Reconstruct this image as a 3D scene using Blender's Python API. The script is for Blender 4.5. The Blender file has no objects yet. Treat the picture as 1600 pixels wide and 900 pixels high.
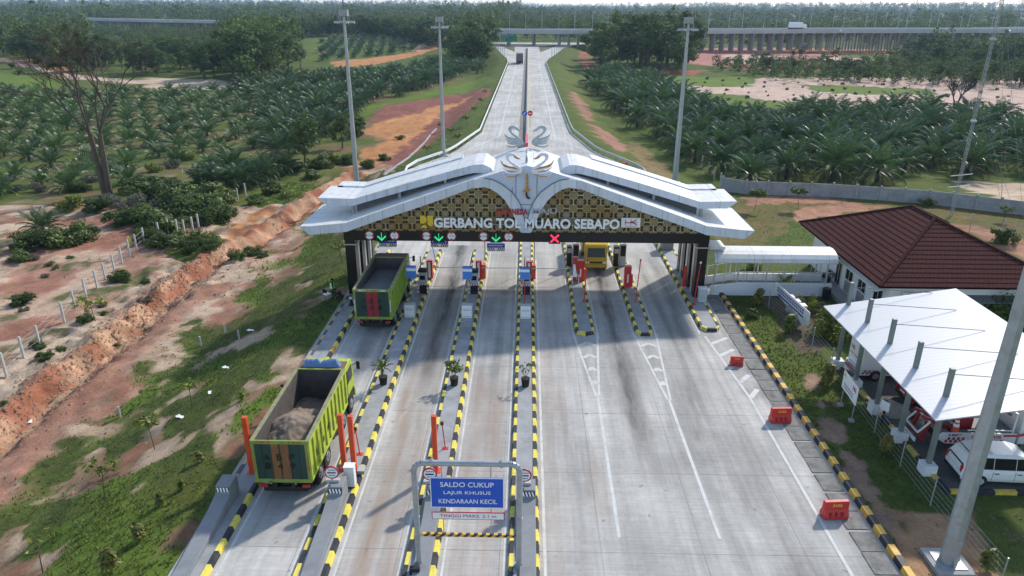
import bpy, bmesh, math, random
import numpy as np
from mathutils import Vector, Matrix
random.seed(7)
RAD = math.radians
scene = bpy.context.scene
# ------------------------------------------------------------------ camera
CAM_H, PITCH, YAW, ROLL, FPX = 21.0, RAD(21.53), RAD(1.14), RAD(0.2), 1120.0
fw = np.array([-math.sin(YAW)*math.cos(PITCH), math.cos(YAW)*math.cos(PITCH), -math.sin(PITCH)])
_r = np.array([math.cos(YAW), math.sin(YAW), 0.0]); _u = np.cross(_r, fw)
rt = _r*math.cos(ROLL)+_u*math.sin(ROLL); up = np.cross(rt, fw)
cam = bpy.data.cameras.new('camera'); cam_o = bpy.data.objects.new('camera', cam)
scene.collection.objects.link(cam_o); scene.camera = cam_o
cam.sensor_width = 36; cam.lens = FPX/1600*36; cam.clip_start = 0.5; cam.clip_end = 30000
cam_o.matrix_world = Matrix(((rt[0], up[0], -fw[0], 0), (rt[1], up[1], -fw[1], 0), (rt[2], up[2], -fw[2], CAM_H), (0, 0, 0, 1)))
# ------------------------------------------------------------------ light
SUN_EL, SUN_AZ = RAD(38), RAD(40)
w = bpy.data.worlds.new('World'); scene.world = w; w.use_nodes = True
nt = w.node_tree; nt.nodes.clear()
sky = nt.nodes.new('ShaderNodeTexSky'); sky.sky_type = 'NISHITA'; sky.sun_disc = False
sky.sun_elevation = SUN_EL; sky.sun_rotation = SUN_AZ; sky.air_density = 1.0; sky.dust_density = 0.6; sky.ozone_density = 1.5
bg = nt.nodes.new('ShaderNodeBackground'); bg.inputs[1].default_value = 0.15
wo = nt.nodes.new('ShaderNodeOutputWorld')
tint = nt.nodes.new('ShaderNodeMix'); tint.data_type = 'RGBA'; tint.blend_type = 'MULTIPLY'; tint.inputs[0].default_value = 1.0; tint.inputs[7].default_value = (1.0, 0.955, 0.90, 1)
nt.links.new(sky.outputs[0], tint.inputs[6]); nt.links.new(tint.outputs[2], bg.inputs[0]); nt.links.new(bg.outputs[0], wo.inputs[0])
sun = bpy.data.lights.new('sun', 'SUN'); sun.energy = 2.5; sun.angle = RAD(3.0); sun.color = (1.0, 0.94, 0.85)
so = bpy.data.objects.new('sun', sun); scene.collection.objects.link(so)
sd = Vector((math.sin(SUN_AZ)*math.cos(SUN_EL), math.cos(SUN_AZ)*math.cos(SUN_EL), math.sin(SUN_EL)))
so.rotation_euler = (-sd).to_track_quat('-Z', 'Y').to_euler(); so.location = (60, 60, 120)
scene.view_settings.view_transform = 'Standard'; scene.view_settings.look = 'None'
scene.view_settings.exposure = 0.86; scene.view_settings.gamma = 1.0; scene.view_settings.use_curve_mapping = False
scene.render.engine = 'CYCLES'
scene.cycles.max_bounces = 6; scene.cycles.transparent_max_bounces = 8

# ------------------------------------------------------------------ numbers
def smooth(a, b, x):
    t = np.clip((np.asarray(x, float)-a)/(b-a), 0, 1); return t*t*(3-2*t)
def _hash(ix, iy, s):
    n = (ix*374761393+iy*668265263+s*362437) & 0x7fffffff
    n = ((n ^ (n >> 13))*1274126177) & 0x7fffffff
    return ((n ^ (n >> 16)) & 0xffff)/65535.0
def vnoise(x, y, s=0):
    x = np.asarray(x, float); y = np.asarray(y, float)
    ix = np.floor(x).astype(np.int64); iy = np.floor(y).astype(np.int64)
    fx = x-ix; fy = y-iy; fx = fx*fx*(3-2*fx); fy = fy*fy*(3-2*fy)
    a = _hash(ix, iy, s); b = _hash(ix+1, iy, s); c = _hash(ix, iy+1, s); d = _hash(ix+1, iy+1, s)
    return (a*(1-fx)+b*fx)*(1-fy)+(c*(1-fx)+d*fx)*fy
def fbm(x, y, s=0, o=4):
    t = 0; amp = 0.5
    for k in range(o):
        t = t+amp*vnoise(x*2**k, y*2**k, s+k*17); amp *= 0.5
    return t/(1-0.5**o)
def el(y): return np.interp(y, [0, 62, 98, 109, 128, 290, 316, 350, 423, 445, 470], [-13.95, -13.95, -16.4, -11.6, -8.4, -7.7, -8.9, -12.6, -19.4, -25, -34])
def er(y): return np.interp(y, [0, 62, 97, 110, 129, 288, 316, 350, 400, 441, 470], [15.4, 15.4, 15.8, 10.9, 8.1, 7.2, 9.1, 13.5, 19.4, 31, 42])
DITCH = np.array([(-29.8, -5), (-29.9, 34), (-30.5, 40), (-30.45, 60), (-30.5, 67), (-29.2, 73), (-27.9, 80.5), (-27.3, 92), (-24.9, 104)], float)
def ditch_d(x, y):
    best = np.full(np.shape(x), 1e9); side = np.zeros(np.shape(x))
    for (ax, ay), (bx, by) in zip(DITCH[:-1], DITCH[1:]):
        dx, dy = bx-ax, by-ay; L = math.hypot(dx, dy)
        t = np.clip(((x-ax)*dx+(y-ay)*dy)/L**2, 0, 1)
        d = np.hypot(x-ax-t*dx, y-ay-t*dy); s = np.sign((x-ax)*dy-(y-ay)*dx)
        m = d < best; best = np.where(m, d, best); side = np.where(m, s, side)
    return best*side          # >0 to the right (road side)
def HT(x, y):
    x = np.asarray(x, float); y = np.asarray(y, float)
    dl = el(y)-x; dr = x-er(y)
    z = -0.06*np.ones(np.broadcast(x, y).shape)
    z = z-2.6*smooth(0.9, 11, dl)-0.5*smooth(20, 60, dl)
    fr = smooth(84, 99, y)
    z = z-2.2*smooth(0.9, 11, dr)*fr
    off = smooth(0.8, 6, np.maximum(dl, dr))
    yard = smooth(50, 60, x)+smooth(83, 100, y); yard = np.where(x > 0, np.clip(yard, 0.12, 1), 1)
    z = z+off*yard*(fbm(x/9., y/9., 3, 4)-0.5)*0.9
    near = smooth(140, 100, np.hypot(x, y))
    z = z+off*near*np.where(x > 0, 0.4, 1)*(fbm(x/1.6, y/1.6, 9, 3)-0.5)*0.22
    dd = ditch_d(x, y); nz = fbm(x/2.2, y/2.2, 31, 3)-0.5
    z = z+smooth(9, 2, np.abs(dd+2))*(fbm(x/.9, y/.9, 61, 3)-.5)*.75*(y < 110)+smooth(5, 1, np.abs(dd+1.6))*(fbm(x/.45, y/.7, 65, 2)-.5)*.45*(y < 110)
    z = z-0.75*np.exp(-((dd+nz*1.2)/0.85)**2)+0.42*smooth(-3.2-nz*2, -1.0, dd)*smooth(-0.5, -1.6, dd)*1.6
    z = z+3.6*np.exp(-((x+105)/85)**2-((y-520)/95)**2)
    d = np.hypot(x, y)
    z = z+smooth(900, 5200, d)*(fbm(x/900., y/900., 5, 3)-0.46)*70*smooth(0, 1, 1.0)
    return z
def ray(px, py): return fw*FPX+rt*(px-800)-up*(py-450)
def G(px, py, z=0.0):
    d = ray(px, py); t = (z-CAM_H)/d[2]; return Vector((d[0]*t, d[1]*t, z))
def GT(px, py):                       # pixel of the 1600 x 900 photo -> point on the terrain
    z = 0.0
    for _ in range(6):
        p = G(px, py, z); z = float(HT(p.x, p.y))
    p = G(px, py, z); return p
def YX(px, py, yy):                   # pixel -> (x, z) on the vertical plane y = yy
    d = ray(px, py); t = yy/d[1]; return (d[0]*t, CAM_H+d[2]*t)
def project(x, y, z):
    v0 = x; v1 = y; v2 = z-CAM_H
    dd = v0*fw[0]+v1*fw[1]+v2*fw[2]
    return 800+FPX*(v0*rt[0]+v1*rt[1]+v2*rt[2])/dd, 450-FPX*(v0*up[0]+v1*up[1]+v2*up[2])/dd
def hz(x, y): return float(HT(x, y))

# ------------------------------------------------------------------ materials
def _mix(nt, a, b, fac, mode='MIX'):
    m = nt.nodes.new('ShaderNodeMix'); m.data_type = 'RGBA'; m.blend_type = mode
    for s, v in ((0, fac), (6, a), (7, b)):
        if hasattr(v, 'is_linked') or hasattr(v, 'links'): nt.links.new(v, m.inputs[s])
        else: m.inputs[s].default_value = v if s == 0 else (*v, 1)
    return m.outputs[2]
def _math(nt, op, a, b=0.5, c=None, clamp=False):
    m = nt.nodes.new('ShaderNodeMath'); m.operation = op; m.use_clamp = clamp
    for i, v in enumerate((a, b, c)):
        if v is None: continue
        if hasattr(v, 'links'): nt.links.new(v, m.inputs[i])
        else: m.inputs[i].default_value = v
    return m.outputs[0]
def _ramp(nt, fac, a, b, lo=0.0, hi=1.0):
    m = nt.nodes.new('ShaderNodeMapRange'); m.clamp = True
    nt.links.new(fac, m.inputs[0]); m.inputs[1].default_value = a; m.inputs[2].default_value = b
    m.inputs[3].default_value = lo; m.inputs[4].default_value = hi; return m.outputs[0]
def _noise(nt, vec, scale, detail=4, rough=0.6):
    n = nt.nodes.new('ShaderNodeTexNoise'); n.inputs['Scale'].default_value = scale
    n.inputs['Detail'].default_value = detail; n.inputs['Roughness'].default_value = rough
    nt.links.new(vec, n.inputs['Vector']); return n.outputs[0]
def _vec(nt, vec, s):
    m = nt.nodes.new('ShaderNodeMapping'); nt.links.new(vec, m.inputs[0]); m.inputs['Scale'].default_value = s
    return m.outputs[0]
def _start(name, rough, metal=0.0, spec=0.5):
    m = bpy.data.materials.new(name); m.use_nodes = True; nt = m.node_tree
    b = nt.nodes['Principled BSDF']; b.inputs['Roughness'].default_value = rough; b.inputs['Metallic'].default_value = metal
    b.inputs['Specular IOR Level'].default_value = spec
    tc = nt.nodes.new('ShaderNodeTexCoord')
    return m, nt, b, tc.outputs['Object']
def _bump(nt, b, h, strength, dist=0.02):
    n = nt.nodes.new('ShaderNodeBump'); n.inputs['Strength'].default_value = strength; n.inputs['Distance'].default_value = dist
    nt.links.new(h, n.inputs['Height']); nt.links.new(n.outputs[0], b.inputs['Normal'])
def M(name, col, rough=0.6, metal=0.0, var=0.16, scale=2.5, spec=0.4, dirt=None, dirt_amt=0.5, bump=0.0):
    m, nt, b, oc = _start(name, rough, metal, spec)
    n = _noise(nt, oc, scale, 5, 0.65); f = _ramp(nt, n, 0.25, 0.75, 1-var, 1+var)
    c = _mix(nt, col, (0, 0, 0), 0.0)
    v = nt.nodes.new('ShaderNodeVectorMath'); v.operation = 'SCALE'
    nt.links.new(c, v.inputs[0]); nt.links.new(f, v.inputs[3]); c = v.outputs[0]
    if dirt:
        n2 = _noise(nt, oc, scale*0.55, 6, 0.7); k = _ramp(nt, n2, 0.5, 0.72, 0, dirt_amt); c = _mix(nt, c, dirt, k)
    nt.links.new(c, b.inputs['Base Color'])
    r = _ramp(nt, n, 0.2, 0.8, max(rough-0.08, 0.02), min(rough+0.12, 1)); nt.links.new(r, b.inputs['Roughness'])
    if bump: _bump(nt, b, _noise(nt, oc, scale*8, 4), bump)
    return m
def LED(name, col, s):
    m, nt, b, oc = _start(name, 0.4); b.inputs['Base Color'].default_value = (*col, 1)
    b.inputs['Emission Color'].default_value = (*col, 1); b.inputs['Emission Strength'].default_value = s; return m

# ------------------------------------------------------------------ mesh helpers
class MB:
    def __init__(s): s.v = []; s.f = []; s.m = []
    def add(s, vs, fs, mi=0):
        o = len(s.v); s.v += [tuple(p) for p in vs]; s.f += [tuple(i+o for i in f) for f in fs]; s.m += [mi]*len(fs); return s
    def box(s, x0, x1, y0, y1, z0, z1, mi=0):
        return s.add([(x0,y0,z0),(x1,y0,z0),(x1,y1,z0),(x0,y1,z0),(x0,y0,z1),(x1,y0,z1),(x1,y1,z1),(x0,y1,z1)],
                     [(0,3,2,1),(4,5,6,7),(0,1,5,4),(1,2,6,5),(2,3,7,6),(3,0,4,7)], mi)
    def hexa(s, b, t, mi=0):          # four bottom points, four top points, both counter-clockwise
        return s.add(list(b)+list(t), [(0,3,2,1),(4,5,6,7),(0,1,5,4),(1,2,6,5),(2,3,7,6),(3,0,4,7)], mi)
    def bar(s, p0, p1, w, h=None, mi=0):
        p0 = Vector(p0); p1 = Vector(p1); h = h or w; d = (p1-p0).normalized()
        a = d.cross(Vector((0,0,1)));  a = Vector((1,0,0)) if a.length < 1e-3 else a.normalized()
        b = a.cross(d).normalized(); a = a*w/2; b = b*h/2
        return s.add([p0-a-b,p0+a-b,p0+a+b,p0-a+b,p1-a-b,p1+a-b,p1+a+b,p1-a+b],
                     [(0,1,2,3),(4,7,6,5),(0,4,5,1),(1,5,6,2),(2,6,7,3),(3,7,4,0)], mi)
    def cyl(s, p0, p1, r0, r1=None, n=10, mi=0, cap=True):
        p0 = Vector(p0); p1 = Vector(p1); r1 = r0 if r1 is None else r1; d = (p1-p0).normalized()
        a = d.cross(Vector((0,0,1))); a = Vector((1,0,0)) if a.length < 1e-3 else a.normalized(); b = d.cross(a)
        vs = []
        for p, r in ((p0, r0), (p1, r1)):
            for k in range(n):
                t = 2*math.pi*k/n; vs.append(p+a*r*math.cos(t)+b*r*math.sin(t))
        fs = [(k, (k+1) % n, n+(k+1) % n, n+k) for k in range(n)]
        if cap: fs += [tuple(range(n-1, -1, -1)), tuple(range(n, 2*n))]
        return s.add(vs, fs, mi)
    def tube(s, pts, r, n=8, mi=0):
        for a, b in zip(pts[:-1], pts[1:]): s.cyl(a, b, r, r, n, mi)
        return s
    def prism(s, pts, ax, a, b, mi=0):  # 2D outline extruded along axis ax from a to b
        def P(u, v, w): return {'x': (w, u, v), 'y': (u, w, v), 'z': (u, v, w)}[ax]
        n = len(pts); vs = [P(u, v, a) for u, v in pts]+[P(u, v, b) for u, v in pts]
        return s.add(vs, [tuple(range(n-1, -1, -1)), tuple(range(n, 2*n))]+[(k, (k+1) % n, n+(k+1) % n, n+k) for k in range(n)], mi)
    def quad(s, a, b, c, d, mi=0): return s.add([a, b, c, d], [(0,1,2,3)], mi)
    def disc(s, c, r, y0, y1, n=20, mi=0): # round plate facing -y
        return s.cyl((c[0], y1, c[1]), (c[0], y0, c[1]), r, r, n, mi)
    def build(s, name, mats, parent=None, smooth=False, bevel=0, loc=None):
        me = bpy.data.meshes.new(name); me.from_pydata(s.v, [], s.f)
        mats = mats if isinstance(mats, (list, tuple)) else [mats]
        for m in mats: me.materials.append(m)
        if len(mats) > 1: me.polygons.foreach_set('material_index', s.m)
        bm = bmesh.new(); bm.from_mesh(me); bmesh.ops.recalc_face_normals(bm, faces=bm.faces); bm.to_mesh(me); bm.free()
        if smooth: me.polygons.foreach_set('use_smooth', [True]*len(me.polygons))
        o = bpy.data.objects.new(name, me); scene.collection.objects.link(o)
        if parent: o.parent = parent
        if loc: o.location = loc
        if bevel:
            b = o.modifiers.new('bevel', 'BEVEL'); b.width = bevel; b.segments = 2; b.limit_method = 'ANGLE'; b.angle_limit = RAD(40)
        return o
def tag(o, label=None, cat=None, group=None, kind=None):
    for k, v in (('label', label), ('category', cat), ('group', group), ('kind', kind)):
        if v: o[k] = v
    return o
def thing(name, label, cat, loc=(0,0,0), rz=0.0, group=None):
    o = bpy.data.objects.new(name, None); scene.collection.objects.link(o); o.empty_display_size = 0.3
    o.location = loc; o.rotation_euler = (0, 0, rz); return tag(o, label, cat, group)
def dup(o, loc, rz=0.0, label=None, group=None, scale=None):
    def cp(a, par):
        c = a.copy(); scene.collection.objects.link(c)
        if par: c.parent = par
        for ch in a.children: cp(ch, c)
        return c
    r = cp(o, None); r.location = loc; r.rotation_euler = (0, 0, rz)
    if label: r['label'] = label
    if group: r['group'] = group
    if scale: r.scale = (scale,)*3 if not isinstance(scale, tuple) else scale
    return r
def text(body, name, mat, parent, x0, x1, z0, z1, y, depth=0.04, bold=0.0, rz=0.0):
    cu = bpy.data.curves.new(name, 'FONT'); cu.body = body; cu.size = 1; cu.extrude = 0.5; cu.offset = bold; cu.resolution_u = 3
    o = bpy.data.objects.new(name, cu); scene.collection.objects.link(o)
    dg = bpy.context.evaluated_depsgraph_get(); me = bpy.data.meshes.new_from_object(o.evaluated_get(dg)); bpy.data.objects.remove(o)
    n = len(me.vertices); co = np.empty(n*3); me.vertices.foreach_get('co', co); co = co.reshape(-1, 3)
    lo = co.min(0); hi = co.max(0); c = (co-lo)/np.maximum(hi-lo, 1e-6)
    out = np.stack([x0+c[:, 0]*(x1-x0), y-depth*c[:, 2], z0+c[:, 1]*(z1-z0)], 1)
    me.vertices.foreach_set('co', out.ravel()); me.materials.clear(); me.materials.append(mat); me.update()
    t = bpy.data.objects.new(name, me); scene.collection.objects.link(t); t.parent = parent
    return t
def np_mesh(name, V, F, mats, tone=None, smooth=False):   # V (n,3), F (m,k)
    me = bpy.data.meshes.new(name); k = F.shape[1]
    me.vertices.add(len(V)); me.vertices.foreach_set('co', np.ascontiguousarray(V, np.float32).ravel())
    me.loops.add(F.size); me.loops.foreach_set('vertex_index', np.ascontiguousarray(F, np.int32).ravel())
    me.polygons.add(len(F)); me.polygons.foreach_set('loop_start', np.arange(0, F.size, k, dtype=np.int32))
    if tone is not None:
        a = me.attributes.new('tone', 'FLOAT', 'POINT'); a.data.foreach_set('value', np.ascontiguousarray(tone, np.float32))
    if smooth: me.polygons.foreach_set('use_smooth', np.ones(len(F), bool))
    for m in (mats if isinstance(mats, (list, tuple)) else [mats]): me.materials.append(m)
    me.update(calc_edges=True); me.validate(); return me
def link(name, me, parent=None, loc=None):
    o = bpy.data.objects.new(name, me); scene.collection.objects.link(o)
    if parent: o.parent = parent
    if loc: o.location = loc
    return o
# ------------------------------------------------------------------ material set
GREY = M('concrete_grey', (0.33, 0.33, 0.32), 0.85, var=0.2, scale=1.2, dirt=(0.16, 0.15, 0.13), dirt_amt=0.45, bump=0.15)
PAD = M('island_concrete', (0.30, 0.305, 0.31), 0.85, var=0.22, scale=1.0, dirt=(0.14, 0.135, 0.125), dirt_amt=0.6, bump=0.15)
BARR = M('painted_concrete_grey', (0.22, 0.23, 0.24), 0.7, var=0.14, scale=1.6, dirt=(0.1, 0.1, 0.1), dirt_amt=0.4)
YEL = M('kerb_yellow', (0.72, 0.60, 0.09), 0.6, var=0.14, scale=4, dirt=(0.2, 0.17, 0.1), dirt_amt=0.55)
YOR = M('kerb_amber', (0.66, 0.38, 0.06), 0.6, var=0.16, scale=4, dirt=(0.2, 0.15, 0.1), dirt_amt=0.55)
BLK = M('kerb_black', (0.025, 0.027, 0.032), 0.6, var=0.3, scale=4, dirt=(0.12, 0.115, 0.1), dirt_amt=0.4)
PALEYEL = M('faded_yellow', (0.50, 0.44, 0.24), 0.8, var=0.2, scale=4, dirt=(0.25, 0.23, 0.2), dirt_amt=0.7)
WHITE = M('white_paint', (0.72, 0.73, 0.74), 0.5, var=0.06, dirt=(0.4, 0.38, 0.34), dirt_amt=0.35)
LINE = M('road_paint_white', (0.54, 0.54, 0.52), 0.75, var=0.14, scale=2, dirt=(0.33, 0.32, 0.3), dirt_amt=0.75)
LINEY = M('road_paint_yellow', (0.55, 0.42, 0.12), 0.75, var=0.14, scale=2, dirt=(0.33, 0.32, 0.3), dirt_amt=0.8)
RED = M('red_paint', (0.56, 0.035, 0.028), 0.42, var=0.12, dirt=(0.25, 0.05, 0.04), dirt_amt=0.4)
REDO = M('orange_red_paint', (0.66, 0.075, 0.025), 0.42, var=0.12, dirt=(0.35, 0.08, 0.05), dirt_amt=0.4)
BLACK = M('black_cladding', (0.008, 0.008, 0.009), 0.32, var=0.2, scale=0.6)
DARK = M('dark_rubber', (0.014, 0.014, 0.014), 0.75, var=0.3, dirt=(0.09, 0.075, 0.06), dirt_amt=0.5)
STEEL = M('galvanised_steel', (0.36, 0.38, 0.39), 0.42, metal=0.35, var=0.12, scale=3, dirt=(0.22, 0.22, 0.21), dirt_amt=0.5)
SILVER = M('silver_trim', (0.55, 0.56, 0.57), 0.35, metal=0.5, var=0.08)
BLUE = M('sign_blue', (0.016, 0.085, 0.48), 0.4, var=0.06)
BLUEL = M('board_blue', (0.07, 0.22, 0.62), 0.45, var=0.08)
SIGNW = M('sign_white', (0.78, 0.78, 0.78), 0.4, var=0.04)
GOLD = M('gold_paint', (0.47, 0.24, 0.035), 0.35, metal=0.25, var=0.12)
MARO = M('dark_maroon', (0.07, 0.02, 0.02), 0.4)
GLASS = M('dark_glass', (0.010, 0.012, 0.014), 0.16, var=0.1, spec=0.3)
ACU = M('grey_plastic', (0.4, 0.41, 0.42), 0.5, var=0.08)
WALLW = M('white_render', (0.74, 0.75, 0.76), 0.7, var=0.05, scale=0.8, dirt=(0.45, 0.44, 0.41), dirt_amt=0.4)
GREEN_SIGN = M('sign_green', (0.01, 0.19, 0.11), 0.45, var=0.06)
COLGREEN = M('grey_green_steel', (0.17, 0.20, 0.18), 0.5, var=0.12, dirt=(0.3, 0.3, 0.28), dirt_amt=0.3)
ARROW = LED('green_led', (0.03, 0.6, 0.22), 0.5)
XLED = LED('red_led', (0.9, 0.03, 0.08), 0.6)

def road_mat():
    m, nt, b, oc = _start('concrete_road', 0.85, 0, 0.25)
    sep = nt.nodes.new('ShaderNodeSeparateXYZ'); nt.links.new(oc, sep.inputs[0]); X, Y = sep.outputs[0], sep.outputs[1]
    big = _noise(nt, oc, 0.16, 5, 0.6); fine = _noise(nt, oc, 3.0, 6, 0.75)
    brush = _noise(nt, _vec(nt, oc, (0.35, 9.0, 1)), 1.0, 4, 0.7)
    streak = _noise(nt, _vec(nt, oc, (2.2, 0.08, 1)), 1.0, 4, 0.65)
    f = _math(nt, 'MULTIPLY', _ramp(nt, big, 0.32, 0.68, 0.74, 1.13), _ramp(nt, fine, 0.25, 0.75, 0.86, 1.12))
    f = _math(nt, 'MULTIPLY', f, _ramp(nt, brush, 0.3, 0.7, 0.88, 1.09))
    f = _math(nt, 'MULTIPLY', f, _ramp(nt, streak, 0.3, 0.72, 1.1, 0.76))
    def joint(src, period, width, off):
        t = _math(nt, 'FRACT', _math(nt, 'DIVIDE', _math(nt, 'ADD', src, off), period))
        return _math(nt, 'LESS_THAN', t, width/period)
    j = _math(nt, 'MAXIMUM', joint(Y, 5.42, 0.045, 1004-1004+8.97-0.02+0.0), joint(X, 4.2, 0.03, 102.0-0.25))
    slab = nt.nodes.new('ShaderNodeTexWhiteNoise'); slab.noise_dimensions = '2D'
    cb = nt.nodes.new('ShaderNodeCombineXYZ')
    nt.links.new(_math(nt, 'FLOOR', _math(nt, 'DIVIDE', _math(nt, 'ADD', X, 101.75), 4.2)), cb.inputs[0])
    nt.links.new(_math(nt, 'FLOOR', _math(nt, 'DIVIDE', _math(nt, 'ADD', Y, 8.95), 10.84)), cb.inputs[1])
    nt.links.new(cb.outputs[0], slab.inputs['Vector'])
    f = _math(nt, 'MULTIPLY', f, _ramp(nt, slab.outputs[0], 0, 1, 0.93, 1.07))
    c0 = nt.nodes.new('ShaderNodeVectorMath'); c0.operation = 'SCALE'; c0.inputs[0].default_value = (0.465, 0.45, 0.42)
    nt.links.new(f, c0.inputs[3]); c = c0.outputs[0]
    at = nt.nodes.new('ShaderNodeAttribute'); at.attribute_name = 'stain'
    ss = nt.nodes.new('ShaderNodeSeparateColor'); nt.links.new(at.outputs['Color'], ss.inputs[0])
    sn = _ramp(nt, _noise(nt, _vec(nt, oc, (1.6, 0.22, 1)), 1.0, 5, 0.7), 0.3, 0.65, 0.45, 1.15)
    c = _mix(nt, c, (0.055, 0.053, 0.05), _math(nt, 'MULTIPLY', ss.outputs[0], sn, clamp=True))
    c = _mix(nt, c, (0.30, 0.22, 0.165), _math(nt, 'MULTIPLY', ss.outputs[1], sn, clamp=True))
    crack = nt.nodes.new('ShaderNodeTexVoronoi'); crack.feature = 'DISTANCE_TO_EDGE'; crack.inputs['Scale'].default_value = 0.13
    nt.links.new(oc, crack.inputs['Vector'])
    spots = _ramp(nt, _noise(nt, oc, 1.9, 2, 0.5), 0.70, 0.74, 0, 0.5); c = _mix(nt, c, (0.12, 0.115, 0.105), spots)
    c = _mix(nt, c, (0.09, 0.085, 0.08), _math(nt, 'MULTIPLY', j, _ramp(nt, big, 0.35, 0.65, 0.2, 0.6)))
    nt.links.new(c, b.inputs['Base Color']); _bump(nt, b, brush, 0.12, 0.01); return m
ROAD = road_mat()

def ground_mat():
    m, nt, b, oc = _start('ground_soil_grass', 0.95, 0, 0.1)
    a = nt.nodes.new('ShaderNodeAttribute'); a.attribute_name = 'soil'
    g = nt.nodes.new('ShaderNodeAttribute'); g.attribute_name = 'grass'
    n1 = _noise(nt, oc, 0.9, 8, 0.75); n2 = _noise(nt, oc, 5.5, 6, 0.8); n3 = _noise(nt, oc, 0.12, 6, 0.7)
    n4 = _noise(nt, _vec(nt, oc, (1, 1, 1)), 17.0, 3, 0.7)
    f = _math(nt, 'MULTIPLY', _ramp(nt, n1, 0.3, 0.7, 0.74, 1.24), _ramp(nt, n2, 0.28, 0.72, 0.7, 1.28))
    sv = nt.nodes.new('ShaderNodeVectorMath'); sv.operation = 'SCALE'; nt.links.new(a.outputs['Color'], sv.inputs[0]); nt.links.new(f, sv.inputs[3])
    dark = _mix(nt, (0.04, 0.056, 0.016), (0.095, 0.125, 0.03), _ramp(nt, n1, 0.35, 0.65))
    dry = _mix(nt, dark, (0.135, 0.13, 0.035), _ramp(nt, n3, 0.48, 0.72, 0, 0.75))
    gf = _math(nt, 'MULTIPLY', _ramp(nt, n2, 0.28, 0.75, 0.55, 1.35), _ramp(nt, n4, 0.3, 0.7, 0.7, 1.25))
    gv = nt.nodes.new('ShaderNodeVectorMath'); gv.operation = 'SCALE'; nt.links.new(dry, gv.inputs[0]); nt.links.new(gf, gv.inputs[3])
    gs = nt.nodes.new('ShaderNodeSeparateColor'); nt.links.new(g.outputs['Color'], gs.inputs[0])
    k = _math(nt, 'ADD', gs.outputs[0], _math(nt, 'MULTIPLY', _math(nt, 'SUBTRACT', _math(nt, 'ADD', _math(nt, 'MULTIPLY', n2, 0.55), _math(nt, 'MULTIPLY', n1, 0.45)), 0.5), 1.5))
    k = _ramp(nt, k, 0.4, 0.6)
    bright = _mix(nt, gv.outputs[0], (0.15, 0.235, 0.03), _math(nt, 'MULTIPLY', gs.outputs[1], _ramp(nt, n2, 0.3, 0.7, 0.3, 1.0)))
    c = _mix(nt, sv.outputs[0], bright, k)
    nt.links.new(c, b.inputs['Base Color']); _bump(nt, b, n2, 0.7, 0.12); return m
GROUND = ground_mat()

# ------------------------------------------------------------------ ground sheet
def P(*px): return [(lambda q: (q.x, q.y))(GT(*p)) for p in px]
RED_S, PINK, SAND, ORANGE, MAROON, HUMUS, PALE = (0.29, 0.12, 0.072), (0.36, 0.20, 0.14), (0.46, 0.355, 0.25), (0.42, 0.20, 0.085), (0.21, 0.085, 0.065), (0.09, 0.07, 0.04), (0.47, 0.34, 0.27)
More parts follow.
